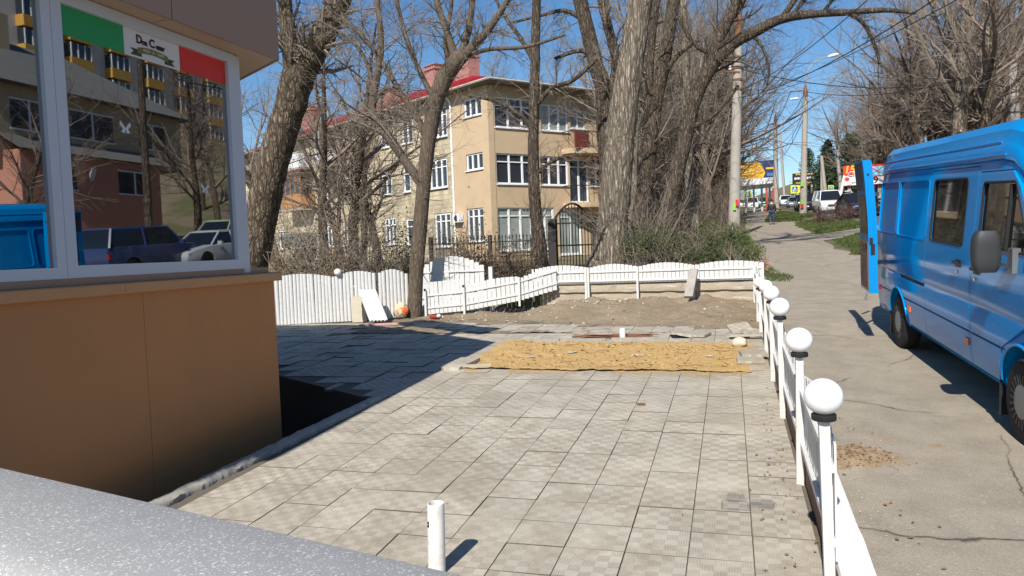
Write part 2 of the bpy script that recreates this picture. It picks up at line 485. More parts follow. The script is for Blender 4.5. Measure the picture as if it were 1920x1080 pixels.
# ---- paved terrace
PX, PY, PT = 0.103, 5.9075, 0.4
t = NT('terrace_tile'); c = t.coord('World')
sp = t.n('SeparateXYZ'); t.l(c, sp.inputs[0])
u = t.math('DIVIDE', t.math('SUBTRACT', sp.outputs[0], PX-40*PT), PT); v = t.math('DIVIDE', t.math('SUBTRACT', sp.outputs[1], PY-40*PT), PT)
cu = t.math('MULTIPLY', u, 5.0); cv = t.math('MULTIPLY', v, 5.0)
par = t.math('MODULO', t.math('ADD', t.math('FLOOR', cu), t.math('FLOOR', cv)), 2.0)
bu = t.math('SINE', t.math('MULTIPLY', cu, 2*math.pi*5)); bv = t.math('SINE', t.math('MULTIPLY', cv, 2*math.pi*5))
barh = t.math('ADD', t.math('MULTIPLY', bu, par), t.math('MULTIPLY', bv, t.math('SUBTRACT', 1.0, par)))
cb = t.n('CombineXYZ'); t.l(t.math('FLOOR', u), cb.inputs[0]); t.l(t.math('FLOOR', v), cb.inputs[1])
wn_ = t.n('TexWhiteNoise', noise_dimensions='2D'); t.l(cb.outputs[0], wn_.inputs['Vector'])
big = t.noise(c, 0.6, 5, 0.6); mid = t.noise(c, 4, 5, 0.65); fine = t.noise(c, 90, 3, 0.7)
col = t.mix(wn_.outputs['Value'], (0.43,0.39,0.32), (0.505,0.46,0.38))
wear = t.ramp(t.noise(c, 1.6, 6, 0.65), [(0.40,1.0),(0.62,0.15)])      # where dust has filled the bars
col = t.mix(t.math('MULTIPLY', t.ramp(barh, [(0.15,1.0),(0.75,0.0)]), t.math('MULTIPLY', wear, 0.38)), col, (0.16,0.135,0.105))
cell = t.n('TexWhiteNoise', noise_dimensions='2D'); cb2 = t.n('CombineXYZ'); t.l(t.math('FLOOR', cu), cb2.inputs[0]); t.l(t.math('FLOOR', cv), cb2.inputs[1]); t.l(cb2.outputs[0], cell.inputs['Vector'])
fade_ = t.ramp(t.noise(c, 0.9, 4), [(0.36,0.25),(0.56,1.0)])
col = t.mix(t.math('MULTIPLY', t.math('MULTIPLY', par, fade_), t.math('ADD', 0.14, t.math('MULTIPLY', cell.outputs['Value'], 0.30))), col, (0.235,0.20,0.155))  # alternate cells darkened: the shading of their ribs put into the colour
col = t.mix(t.math('MULTIPLY', t.math('SUBTRACT', 1.0, par), t.math('MULTIPLY', cell.outputs['Value'], 0.16)), col, (0.66,0.61,0.52))  # cells between them lightened, lit ribs put into the colour
col = t.mix(t.ramp(mid, [(0.48,0.0),(0.72,0.62)]), col, (0.25,0.205,0.145))
col = t.mix(t.ramp(big, [(0.52,0.0),(0.68,0.38)]), col, (0.30,0.25,0.18))
col = t.mix(t.ramp(fine, [(0.28,0.5),(0.45,0.0)]), col, (0.17,0.145,0.115))
h = t.math('ADD', t.math('MULTIPLY', barh, t.math('MULTIPLY', wear, 0.5)), t.math('MULTIPLY', fine, 0.7))
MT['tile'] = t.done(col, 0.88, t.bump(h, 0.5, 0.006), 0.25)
MT['joint'] = plain('joint_soil', (0.13,0.108,0.08), 0.95, 0.4, 20, 0.5, 60, kind='World')

base_poly = [(0.53,2.2),(0.53,15.2),(-6.3,16.7),(-7.4,17.6),(-11.9,17.6),(-11.9,12.6),(-6.95,10.05),(-4.52,8.62),(-4.60,2.2)]
mb = MB(); n = len(base_poly)
mb.poly([(x, y, T(y)-0.012) for x, y in base_poly], 0)
for i in range(n):
    (x0,y0),(x1,y1) = base_poly[i], base_poly[(i+1)%n]
    mb.quad((x0,y0,T(y0)-.012),(x0,y0,T(y0)-1.3),(x1,y1,T(y1)-1.3),(x1,y1,T(y1)-.012),1)
terrace = mb.build('paved_terrace', [MT['joint'], MT['concrete_dark']]); struct(terrace, 'terrace of square ribbed concrete tiles')

def in_terrace(x, y):
    if y < 8.9 and x < -4.36: return False
    if x < -4.3 and y < 8.75 + (-4.45-x)*0.63: return False
    if -4.02 < x < 0.16 and 10.72 < y < 13.12: return False
    if x > -6.3 and y > 14.62+(0.4-x)*0.20+0.12*math.sin(x*5): return False
    if x <= -6.3 and y > 16.1 + (x+6.3)*0.09: return False
    return True
cells = []
for i in range(-29, 1):
    for j in range(-9, 27):
        cx, cy = PX+(i+0.5)*PT, PY+(j+0.5)*PT
        if in_terrace(cx, cy): cells.append((cx, cy))
cells.sort(key=lambda c: (c[0]+0.6)**2*0.35 + (c[1]-3)**2)
mb = MB(); hw = PT/2-0.0022; b = 0.0015
mb.hexa([(-hw,-hw,-.04),(hw,-hw,-.04),(hw,hw,-.04),(-hw,hw,-.04),(-hw,-hw,-b),(hw,-hw,-b),(hw,hw,-b),(-hw,hw,-b)])
mb.f.pop(1); mb.m.pop()
k = len(mb.v); mb.v += [(-hw+b,-hw+b,0),(hw-b,-hw+b,0),(hw-b,hw-b,0),(-hw+b,hw-b,0)]
mb.f.append((k,k+1,k+2,k+3)); mb.m.append(0)
mb.m = [1]*len(mb.m); mb.m[-1] = 0
for q in range(4): mb.f.append((4+q, 4+(q+1)%4, k+(q+1)%4, k+q)); mb.m.append(1)
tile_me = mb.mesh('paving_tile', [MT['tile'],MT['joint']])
rest = MB(); slope = math.atan(0.0311)
for q, (cx, cy) in enumerate(cells):
    left = cx < -4.2
    dz = rnd.gauss(0, 0.0022)*(2.2 if left else 1); rx = slope+rnd.gauss(0, 0.004)*(2.6 if left else 1); ry = rnd.gauss(0, 0.004)*(2.4 if left else 1); rz = rnd.gauss(0, 0.0018)
    p = (cx+rnd.gauss(0,.0006), cy+rnd.gauss(0,.0006), T(cy)+dz)
    if q < 300:
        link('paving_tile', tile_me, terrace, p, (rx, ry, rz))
    else:
        M = Matrix.Translation(p) @ Euler((rx, ry, rz)).to_matrix().to_4x4()
        k = len(rest.v); rest.v += [tuple(M @ Vector(vv.co)) for vv in tile_me.vertices]
        for pl in tile_me.polygons: rest.f.append(tuple(k+i for i in pl.vertices)); rest.m.append(pl.material_index)
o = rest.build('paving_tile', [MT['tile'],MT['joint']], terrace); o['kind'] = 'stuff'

# iron cap let into a tile
mb = MB(); c0 = (-0.955-0.4*0.2, 8.62, T(8.62)+0.004)
mb.lathe(c0, [(0.001,0.0),(0.055,0.001),(0.055,0.006),(0.04,0.009),(0.001,0.009)], 14)
tag(mb.build('drain_cap', MT['rust'], None, 30), 'small round rusty cap set in the pale tiles', 'drain cap')

# sand bed
t = NT('yellow_sand'); c = t.coord('World')
n1 = t.noise(c, 2.2, 6, 0.65); n2 = t.noise(c, 40, 4, 0.7); n3 = t.noise(c, 14, 6, 0.7, 0.6)
col = t.mix(n1, (0.45,0.295,0.115), (0.60,0.41,0.19)); col = t.mix(t.ramp(n3, [(0.33,0.45),(0.47,0.0)]), col, (0.36,0.21,0.08))
col = t.mix(t.ramp(n2, [(0.66,0.0),(0.8,0.6)]), col, (0.66,0.55,0.36))
MT['sand'] = t.done(col, 0.95, t.bump(t.math('ADD', n2, t.math('MULTIPLY', n3, 2.0)), 0.8, 0.02), 0.1)
def sand_z(x, y):
    e = min(x+4.02, 0.17-x, y-10.58, 13.16-y)
    n = noise.fractal((x*1.6, y*1.6, 0), 1.0, 2.0, 4)
    fur = noise.noise((x*5+3, y*2.1, 2.0))
    z = 0.014*n + 0.010*fur + 0.02*abs(noise.noise((x*4.3,y*4.3,9))) + 0.05*math.exp(-((x+3.85)**2/.10+(y-12.75)**2/.30)) + .05*math.exp(-((x+3.6)**2/.06+(y-12.0)**2/.08)) + 0.014*noise.noise((x*11, y*11, 5))+0.006*noise.noise((x*27,y*27,3))
    if y < 10.9: z += 0.018*sstep(10.9, 10.55, y)+0.006
    return T(y) - 0.004 + max(-0.003+.003*noise.noise((x*9,y*9,4)), z+0.003) 
mb = grid_sheet(frange(-4.06,0.2,0.045), frange(10.52,13.17,0.045), sand_z)
for i, (x, y, z) in enumerate(mb.v):
    f_ = sstep(10.95, 10.52, y); y2 = y - f_*(0.13*noise.fractal((x*1.7, 0, 1),1.0,2.0,4)+0.05*math.sin(x*2.1)-.02); g_e = sstep(-0.15,.2,x); x2 = x + g_e*0.10*noise.fractal((0,y*2.3,2),1.0,2.0,4)
    mb.v[i] = (x2, y2, z)
o = mb.build('sand_bed', MT['sand'], None, 180); struct(o, 'yellow sand patch where tiles were lifted')
sp_ = MB(); q_ = random.Random(12)
for _ in range(5200):
    e_ = q_.random(); x, y = (q_.uniform(-3.9,.2), 10.62-abs(q_.gauss(0,.16))*(1+.8*noise.noise((q_.random()*9,0,0)))) if e_ < .72 else (q_.gauss(.2,.10), q_.uniform(10.6,13.1))
    if e_ < .72 and noise.noise((x*1.3,3.0,0)) < -.25: continue
    s_ = q_.uniform(.004,.013); z = T(y)+.003; sp_.v += [(x-s_,y-s_,z),(x+s_,y-s_*.6,z),(x+s_*.3,y+s_,z+s_*.35)]; k_ = len(sp_.v); sp_.f.append((k_-3,k_-2,k_-1)); sp_.m.append(0)
stuff(sp_.build('spilled_sand', MT['sand']), 'grains of yellow sand spilled over the tile edges')
sp_ = MB()
for _ in range(1500):
    x, y = q_.uniform(-3.95,.15), q_.uniform(10.65,13.1); s_ = q_.choice([.008,.012,.018,.03])*q_.uniform(.6,1.2); z = sand_z(x,y)
    p_ = [Vector((x+q_.uniform(-s_,s_)*1.2, y+q_.uniform(-s_,s_)*1.2, z+q_.uniform(-.3,.9)*s_)) for _ in range(6)]; k_ = len(sp_.v); sp_.v += [tuple(p) for p in p_]
    for f in ((0,1,2),(0,2,3),(0,3,4),(0,4,1),(5,2,1),(5,3,2),(5,4,3),(5,1,4)): sp_.f.append(tuple(k_+i for i in f)); sp_.m.append(0)
stuff(sp_.build('sand_clods', MT['sand']), 'clods of yellow sand on the sand bed')
def stray(name, n, region, mat, ln, th, zf, label):
    mb = MB()
    for _ in range(n):
        x, y = rnd.uniform(*region[0]), rnd.uniform(*region[1]); a = rnd.uniform(-0.6, 0.6) if rnd.random() < .7 else rnd.uniform(0, 3.14); L = rnd.uniform(*ln)
        dx, dy = math.cos(a)*L/2, math.sin(a)*L/2
        p = [Vector((x+dx*q, y+dy*q+rnd.uniform(-.02,.02), 0)) for q in (-1,-.3,.4,1)]
        for q in p: q.z = zf(q.x, q.y)+0.006
        mb.tube(p, [th, th*1.1, th*.8, th*.5], 4)
    return stuff(mb.build(name, mat), label)
stray('scattered_roots', 26, ((-3.7,0.05),(10.7,13.0)), MT['rust'], (0.08,0.40), 0.0035, sand_z, 'brown roots and twigs scattered over the sand')

# earth bank below the retaining wall
t = NT('dug_soil'); c = t.coord('World')
n1 = t.noise(c, 1.2, 6, 0.65); n2 = t.noise(c, 22, 5, 0.75); n3 = t.noise(c, 60, 3, 0.7)
col = t.mix(n1, (0.19,0.135,0.085), (0.42,0.34,0.24)); col = t.mix(t.ramp(n2, [(0.58,0.0),(0.70,0.7)]), col, (0.56,0.50,0.40))
col = t.mix(t.ramp(n3, [(0.3,0.6),(0.45,0.0)]), col, (0.13,0.095,0.06))
sepn = t.n('SeparateXYZ'); t.l(c, sepn.inputs[0])
MT['soil'] = t.done(col, 0.97, t.bump(t.math('ADD', n2, n3), 0.9, 0.03), 0.1)
def soil_z(x, y):
    y0 = 14.5+(0.4-x)*0.20
    f = sstep(y0, 18.2, y)
    top = lerp(0.60, 0.83, sstep(-6.2, -2.5, x)) - 0.10*sstep(-0.6, 0.5, x)
    z = lerp(T(y0), top, f**1.2)
    amp = 0.03+0.11*sstep(y0+0.4, y0+1.8, y)
    z += amp*(noise.fractal((x*1.1, y*1.1, 3), 1.0, 2.0, 5)) + 0.030*noise.noise((x*6, y*6, 1)) + 0.016*noise.noise((x*13, y*13, 1))
    z += 0.11*math.exp(-((x+3.4)**2/0.5+(y-16.9)**2/0.4)) + 0.11*math.exp(-((x+1.5)**2/0.9+(y-16.6)**2/0.35)) + 0.05*math.exp(-((x+0.2)**2/0.4+(y-15.8)**2/0.3))
    return max(z, T(y)-0.02) - 0.03*sstep(y0+0.25, y0-0.1, y)
mb = grid_sheet(frange(-7.9,0.56,0.075), frange(14.2,18.35,0.075), soil_z)
o = mb.build('dug_soil', MT['soil'], None, 180); struct(o, 'dug brown soil bank below the white fence')
mb = MB()
for _ in range(900):
    x = rnd.uniform(-7.2, 0.5); y0 = 14.5+(0.4-x)*0.2; y = y0 + abs(rnd.gauss(0.0, 1.6)); s = rnd.choice([.008,.012,.018,.03])*rnd.uniform(.6,1.2)
    if rnd.random() < 0.4: x, y = rnd.gauss(-3.3, 1.0), rnd.gauss(17.6, .25)
    if not (-7.6 < x < .5 and y < 18.1): continue
    z = soil_z(x, y) if y > y0 else T(y)
    q = [Vector((x+rnd.uniform(-s,s)*1.3, y+rnd.uniform(-s,s)*1.3, z+rnd.uniform(-.3,1)*s)) for _ in range(6)]
    k = len(mb.v); mb.v += [tuple(p) for p in q]
    for f in ((0,1,2),(0,2,3),(0,3,4),(0,4,1),(5,2,1),(5,3,2),(5,4,3),(5,1,4)): mb.f.append(tuple(k+i for i in f)); mb.m.append(0)
stuff(mb.build('rubble_stones', MT['rock']), 'small pale stones scattered over the dug soil')

# pit beside the building, with concrete lip
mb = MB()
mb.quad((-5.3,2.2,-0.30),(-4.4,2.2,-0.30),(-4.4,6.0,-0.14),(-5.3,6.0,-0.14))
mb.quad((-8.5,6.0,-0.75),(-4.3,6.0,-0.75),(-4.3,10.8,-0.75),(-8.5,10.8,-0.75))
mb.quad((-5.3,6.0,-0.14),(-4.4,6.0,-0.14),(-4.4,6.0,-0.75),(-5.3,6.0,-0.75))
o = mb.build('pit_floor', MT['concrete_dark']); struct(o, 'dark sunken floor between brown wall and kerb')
mb = MB(); rings = []
for k in range(150):
    y = lerp(3.0, 8.72, k/149); x = lerp(-4.60, -4.42, (y-3)/5.7); z = T(y)
    j = lambda a: 0.012*noise.noise((y*6, a, 0))
    x += .05; j = lambda a: 0.016*noise.noise((y*7, a*3.1, 0))+0.010*noise.noise((y*23, a*2.3, 4)); gap = 1 if abs((y*1.0) % 1.9-.6) < .05 else 0
    rings.append([(x-.07,y,z-.3),(x+.06+j(1)*1.5,y,z-.05),(x+.05+j(2)*2.2-.02*gap,y,z+.028+j(3)),(x+.02+j(4)*2.2,y,z+.05+j(5)-.02*gap),(x-.03+j(7),y,z+.060+j(6)*.7-.02*gap),(x-.06,y,z+.05+j(8)*.5),(x-.075,y,z+.02)])
mb.loft(rings)
o = mb.build('kerb_edging', MT['concrete'], None, 50); tag(o, 'crumbling raised concrete kerb along the dark pit', 'kerb')

# plinth between terrace and pavement
mb = MB(); rings = []
for k in range(60):
    y = lerp(2.4, 18.0, k/59); zt = S(y)+0.012
    e = 0.705+0.02*noise.noise((y*1.8,0,0))+0.012*noise.noise((y*7,2,0))
    rings.append([(0.535,y,T(y)-.12),(0.535,y,zt-0.03),(0.545,y,zt),(e-.02,y,zt+.002),(e+.01,y,zt-.003),(e+.035,y,zt-.012),(e,y,zt-.5)])
mb.loft(rings, True, 1)
for f in range(len(mb.f)-2):
    if f % 7 in (0,): mb.m[f] = 0
pl_ = plain('brown_plinth_paint', (0.22,0.12,0.085), 0.8, 0.2, 5, 0.2, 40, kind='World')
MT['whitewash'] = plain('whitewash', (0.72,0.71,0.69), 0.85, 0.06, 4, 0.4, 30, kind='World', dirt=0.3, dirtcol=(0.42,0.39,0.34))
o = mb.build('plinth', [pl_, MT['whitewash']], None, 40); tag(o, 'low whitewashed concrete plinth under the globe fence', 'plinth')

# retaining wall under the far fence
t = NT('rough_retaining'); c = t.coord('World'); n1 = t.noise(c, 2.5, 6, 0.65); n2 = t.noise(c, 18, 5, 0.7)
sz = t.n('SeparateXYZ'); t.l(c, sz.inputs[0])
lay = t.noise(t.coord('World', (1.2,1,9)), 1.5, 4)
col = t.mix(n1, (0.27,0.225,0.165), (0.46,0.40,0.31)); col = t.mix(t.ramp(lay, [(0.56,0.0),(0.66,0.7)]), col, (0.52,0.48,0.41))
MT['retaining'] = t.done(col, 0.95, t.bump(t.math('ADD', n2, n1), 0.8, 0.03), 0.1)
mb = MB(); rings = []
for k in range(60):
    x = lerp(-4.6, 0.70, k/59); j = lambda a, s=1.0: s*0.02*noise.noise((x*3.1, a, 0)); zt = lerp(1.17, 1.235, k/59)
    rings.append([(x,18.28,0.3),(x,18.12+j(1),0.3),(x,18.10+j(2),0.75),(x,18.13+j(3),0.97+j(8)),(x,18.07+j(4),1.0+j(8)),(x,18.07+j(5),zt-.03+j(9)),(x,18.10,zt+j(6,.5)),(x,18.28,zt)])
mb.loft(rings)
tag(mb.build('retaining_wall', MT['retaining'], None, 50), 'rough concrete retaining wall beneath the far white fence', 'wall')

# parapet in the foreground
t = NT('terrazzo'); c = t.coord('World')
cc = t.mix(t.noise(c, 6, 4), (0.27,0.272,0.268), (0.335,0.335,0.33))
for sc_, thr in ((105, 0.66), (190, 0.60), (60, 0.90)):
    vo = t.n('TexVoronoi'); t.l(t.mix(0.02, c, t.n('TexNoise').outputs['Color']), vo.inputs['Vector']); vo.inputs['Scale'].default_value = sc_
    s2 = t.n('SeparateColor'); t.l(vo.outputs['Color'], s2.inputs[0])
    m = t.math('MULTIPLY', t.math('GREATER_THAN', s2.outputs[0], thr), t.math('LESS_THAN', vo.outputs['Distance'], t.math('MULTIPLY', s2.outputs[1], 0.55)))
    cc = t.mix(m, cc, t.mix(s2.outputs[2], (0.38,0.38,0.37), (0.60,0.60,0.58)))
MT['terrazzo'] = t.done(cc, 0.8, t.bump(t.noise(c, 150, 3), 0.3, 0.004), 0.15)
A = Vector((-0.62,1.93,1.2)); B = Vector((-4.6,2.935,1.2))
d = (B-A).normalized(); nrm = Vector((d.y,-d.x,0)); nrm = nrm if nrm.y < 0 else -nrm      # towards the camera
A = A - d*1.6
pr = thing('parapet', 'grey terrazzo topped parapet wall with pale speckles in the front corner', 'parapet', (A.x, A.y, 0.0))
prof_p = [(0.0,-.055),(-.012,-.03),(-.006,-.008),(0.012,0.0),(0.46,0.004),(0.54,-.010),(0.575,-.035),(0.585,-.065),(0.575,-.085),(0.02,-.075)]
mb = MB(); mb.loft([[P+nrm*a+Vector((0,0,b)) for a, b in prof_p] for P in (A, B)])
mb.build('coping', MT['terrazzo'], pr, 40, fix=True)
mb = MB(); mb.loft([[P+nrm*a+Vector((0,0,b)) for a, b in ((.04,-1.35),(.50,-1.35),(.50,-.075),(.04,-.075))] for P in (A, B)])
mb.build('wall', plain('pale_pebbledash', (0.62,0.53,0.45), 0.9, 0.1, 20, 0.8, 80, kind='World'), pr, None, fix=True)
# ------------------------------------------------------------------ the eatery on the left
XW = -5.10; YC = 7.48
sh = thing('cafe_building', 'orange brown panelled eatery with a wide corner shop window', 'building', (XW, 4.0, 0.0))
diag = Vector((-0.84, 0.54, 0))
c1 = Vector((XW, YC, 0)); c2 = c1 + diag*4.5; c3 = Vector((-12, c2.y, 0))
mb = MB()
def wall_poly(y0, z0, z1, ins=0.0):
    return [(XW-ins,y0),(XW-ins,YC-ins),(c2.x-ins*.3,c2.y-ins),(-12,c2.y-ins),(-12,y0)]
pl = wall_poly(0.4, 0, 0)
mb.prism([(x,y,-0.9) for x,y in pl], (0,0,2.76))
o = mb.build('wall', MT['brown_wall'], sh)
# panel seams stand as thin recessed strips: separate cladding panels on the long face, butted with gaps
mb2 = [(0.4,2.55),(2.552,5.46),(5.462,7.47)]
for a, b in mb2:
    mb = MB(); mb.box(XW+.002, XW+.010, a+.0012, b-.0012, -0.85, 1.869)
    mb.build('cladding_panel', MT['brown_wall'], sh)
# sill
mb = MB(); pr_ = [(XW-.4,1.87),(XW+.07,1.87),(XW+.075,1.875),(XW+.075,1.955),(XW+.065,1.965),(XW-.4,1.985)]
for a, b in ((0.4,5.2),(5.204,YC+.06)):
    mb.loft([[(x,a,z) for x,z in pr_],[(x,b,z) for x,z in pr_]])
q = [(0.07,1.87),(0.075,1.955),(-.4,1.985),(-.4,1.87)]
nd = Vector((0.54,0.84,0))
mb.loft([[c1+nd*a+diag*s+Vector((0,0,z)) for a,z in q] for s in (0.02,4.5)])
mb.build('window_sill', plain('sill_flashing', (0.50,0.25,0.11), 0.4, 0.05, 2), sh, None, fix=True)
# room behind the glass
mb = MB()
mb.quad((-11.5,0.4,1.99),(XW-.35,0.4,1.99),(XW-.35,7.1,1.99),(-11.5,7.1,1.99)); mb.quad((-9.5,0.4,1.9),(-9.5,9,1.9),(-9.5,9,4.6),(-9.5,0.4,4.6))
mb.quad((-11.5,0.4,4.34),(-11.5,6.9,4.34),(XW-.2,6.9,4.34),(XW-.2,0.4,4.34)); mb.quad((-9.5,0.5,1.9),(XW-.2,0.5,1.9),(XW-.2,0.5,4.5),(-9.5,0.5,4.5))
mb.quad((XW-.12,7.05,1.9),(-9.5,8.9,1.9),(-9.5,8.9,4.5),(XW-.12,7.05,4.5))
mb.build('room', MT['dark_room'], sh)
# table and curtain inside are not readable in the photo; the shop window
ZB, ZT, GX = 2.03, 4.335, XW+0.0
mb = MB(); mb.box(XW-.30,XW+.004,0.4,YC-.1,1.97,2.0295); mb.build('sill_packer', MT['fascia'], sh)
def frame(y0, y1, z0, z1, wdt, x0, x1, parent, name='frame'):
    mb = MB()
    mb.box(x0,x1,y0,y1,z0,z0+wdt); mb.box(x0,x1,y0,y1,z1-wdt,z1)
    mb.box(x0,x1,y0,y0+wdt,z0+wdt,z1-wdt); mb.box(x0,x1,y1-wdt,y1,z0+wdt,z1-wdt)
    return mb.build(name, MT['upvc'], parent)
def shop_window(y0, y1, wd, label=None):
    wdw = MB(); wdw.box(GX-.035,GX-.028,y0+wd-.01,y1-wd+.01,ZB+wd-.01,ZT-wd+.01)
    p = wdw.build('window', MT['shop_glass'], sh)
    frame(y0, y1, ZB, ZT, wd, GX-.07, GX+.012, p)
    return p
w1 = shop_window(4.69, 6.945, 0.10)
w0 = shop_window(2.2, 4.686, 0.088)
mb = MB(); mb.box(XW-.05,XW+.02,0.4,2.195,1.98,4.33); mb.build('wall', MT['brown_wall'], sh)
# white corner post and lintel strip
mb = MB(); mb.box(XW-.10,XW+.005,6.947,7.05,1.985,4.33); mb.build('corner_post', MT['upvc'], sh)
mb = MB(); mb.loft([[Vector((XW-.06,7.05,0))+diag*s+nd*a+Vector((0,0,z)) for a,z in ((0,1.985),(-.06,1.985),(-.06,4.33),(0,4.33))] for s in (0,.1)]); mb.build('corner_post', MT['upvc'], sh, fix=True)
for s in (0.1, 1.5, 2.9):
    mb = MB(); mb.loft([[Vector((XW-.06,7.05,0))+diag*s2+nd*a+Vector((0,0,z)) for a,z in ((-.03,2.0),(-.035,2.0),(-.035,4.33),(-.03,4.33))] for s2 in (s+.05,s+1.35)])
    mb.build('window', MT['shop_glass'], sh, fix=True)
# banner stickers inside the top of the main pane
BX = GX - 0.0275
bt = 4.238; bb = 3.992
def film(col): return plain('film_%d' % len(bpy.data.materials), col, 0.45, 0.04, 2)
def sticker(name, y0, y1, z0, z1, mat, x=BX, par=None):
    mb = MB(); mb.box(x,x+.002,y0,y1,z0,z1); return mb.build(name, mat, par or sh)
g_, w_, r_m = film((0.015,0.27,0.085)), film((0.62,0.60,0.60)), film((0.60,0.035,0.03))
ban = thing('flag_banner', 'green white and red banner sticker with the eatery name in the window', 'banner', (BX, 5.8, bb))
def bpart(name, y0, y1, z0, z1, mat, x=BX):
    mb = MB(); mb.box(x,x+.0025,y0,y1,z0,z1); return mb.build(name, mat, ban)
bpart('green_stripe', 4.785, 5.462, bb+.003, bt, g_); bpart('white_stripe', 5.464, 6.158, bb, bt, w_); bpart('red_stripe', 6.160, 6.85, bb+.006, bt, r_m)
maroon = film((0.045,0.004,0.010)); olive = film((0.16,0.16,0.045)); olive_d = film((0.05,0.055,0.02)); cream = film((0.55,0.55,0.33))
def flat_text(s, size, mat, y, z, x, par, bold=0.0, sx=1.0, tilt=0.0, name='lettering'):
    me = text_mesh(s, size, mat, 0.001, bold)
    M = Matrix(((0,0,1),(1,0,0),(0,1,0))).to_4x4()                     # reads along +Y, facing +X
    me.transform(M @ Matrix.Rotation(tilt, 4, 'Z') @ Matrix.Diagonal((sx,1,1,1)))
    o = link(name, me, par); rt = ROOT[par.name]
    o.location = (x-rt[0], y-rt[1], z-rt[2]); return o
zc = (bt+bb)/2
for s, sz, y, z in (('D',.105,5.645,.045),('on',.068,5.708,.033),('C',.105,5.80,.045),('ezar',.068,5.905,.033)):
    flat_text(s, sz, maroon, y, zc+z, BX+.005, ban, 0.004, 0.95)
# ribbon: an arched band with two swallow tails
mb = MB(); N = 14
arch = lambda y: 0.024*(1-((y-5.81)/0.2)**2)
for k in range(N):
    ya, yb = lerp(5.62,6.0,k/N), lerp(5.62,6.0,(k+1)/N)
    mb.hexa([(BX+.003,ya,zc-.085+arch(ya)),(BX+.005,ya,zc-.085+arch(ya)),(BX+.005,yb,zc-.085+arch(yb)),(BX+.003,yb,zc-.085+arch(yb)),
             (BX+.003,ya,zc-.03+arch(ya)),(BX+.005,ya,zc-.03+arch(ya)),(BX+.005,yb,zc-.03+arch(yb)),(BX+.003,yb,zc-.03+arch(yb))])
rib = mb.build('ribbon', olive, ban)
for s in (-1, 1):
    y = 5.81+s*.28; mb = MB()
    mb.prism([(BX+.0026,5.81+s*.15,zc-.045),(BX+.0026,y,zc-.045),(BX+.0026,y-s*.04,zc-.072),(BX+.0026,y,zc-.105),(BX+.0026,5.81+s*.14,zc-.105)], (.0012,0,0))
    mb.build('ribbon_tail', olive_d, ban, fix=True)
for k, (s, y) in enumerate((('PIZZA',5.725),('&',5.81),('CAFFE',5.90))):
    flat_text(s, .034, cream, y, zc-.058+arch(y), BX+.007, ban, 0.0008, 0.85, (5.81-y)*.9)
# price list and butterflies stuck to the glass
paper = film((0.55,0.56,0.58))
o = sticker('price_sheet', 4.86, 4.97, 2.78, 3.25, paper, GX-.048, None); o.parent = None; o.matrix_world = Matrix.Translation((0,0,0))
for v_ in o.data.vertices: v_.co += Vector(ROOT['cafe_building'])
tag(o, 'white price sheet taped inside the shop window beside the frame', 'price sheet')
for k in range(3):
    mb = MB(); mb.box(GX-.0455,GX-.0445,4.875,4.955-.02*(k%2),3.20-.05*k,3.215-.05*k); b_ = mb.build('printed_line', maroon, o)
def butterfly(y, z, s, label):
    mb = MB()
    for sg in (-1, 1):
        mb.prism([(BX+.001,y,z),(BX+.001,y+sg*s*.9,z+s*1.0),(BX+.001,y+sg*s*1.1,z+s*.5),(BX+.001,y+sg*s*.5,z-.05*s),(BX+.001,y+sg*s*.8,z-s*.6),(BX+.001,y+sg*s*.2,z-s*.75)], (.002,0,0))
    tag(mb.build('butterfly_sticker', paper, None, fix=True), label, 'sticker', 'butterfly stickers on the shop window')
butterfly(5.42, 3.33, .06, 'white butterfly sticker high on the shop window pane')
butterfly(6.42, 2.86, .055, 'white butterfly sticker low on the shop window pane')
# overhanging roof band, clad in panels, and the soffit
XE, ZS, ZF, YT = -4.80, 4.338, 5.75, 7.37
e1 = Vector((XE, YT, 0)); e2 = e1 + diag*5.0
for a, b in ((0.3,1.55),(1.556,2.95),(2.956,4.35),(4.356,5.75),(5.756,YT)):
    xo = lambda y: XE-.16*(YT-y)/6.7; mb = MB(); mb.prism([(xo(a)-.03,a,ZS),(xo(a),a,ZS),(xo(b),b-.004,ZS),(xo(b)-.03,b-.004,ZS)], (0,0,ZF-ZS)); mb.build('fascia_panel', MT['fascia'], sh)
    mb = MB(); mb.prism([(XE-.70,a,ZS+.003),(xo(a)-.031,a,ZS+.003),(xo(b)-.031,b-.004,ZS+.003),(XE-.70,b-.004,ZS+.003)], (0,0,.017)); mb.build('soffit_panel', MT['soffit'], sh)
for s in (0, 1.5, 3.0):
    mb = MB(); mb.loft([[e1+diag*s2+nd*a+Vector((0,0,z)) for a,z in ((0,ZS),(-.03,ZS),(-.03,ZF),(0,ZF))] for s2 in (s,s+1.494)]); mb.build('fascia_panel', MT['fascia'], sh, fix=True)
    mb = MB(); mb.loft([[e1+diag*s2+nd*a+Vector((0,0,z)) for a,z in ((-.031,ZS+.006),(-1.2,ZS+.006),(-1.2,ZS+.024),(-.031,ZS+.024))] for s2 in (s,s+1.494)]); mb.build('soffit_panel', MT['soffit'], sh, fix=True)
mb = MB(); mb.prism([(XE-.035,0.3,ZF-.25),(XE-.035,YT-.02,ZF-.25),(e2.x,e2.y-.05,ZF-.25),(-12,e2.y-.05,ZF-.25),(-12,0.3,ZF-.25)], (0,0,.15)); mb.build('roof', MT['concrete'], sh, fix=True)
mb = MB(); mb.prism([(XW-.14,0.4,4.37),(XW-.14,7.3,4.37),(-7.5,8.75,4.37),(-12,8.75,4.37),(-12,0.4,4.37)], (0,0,1.5)); mb.build('wall', MT['brown_wall'], sh, fix=True)
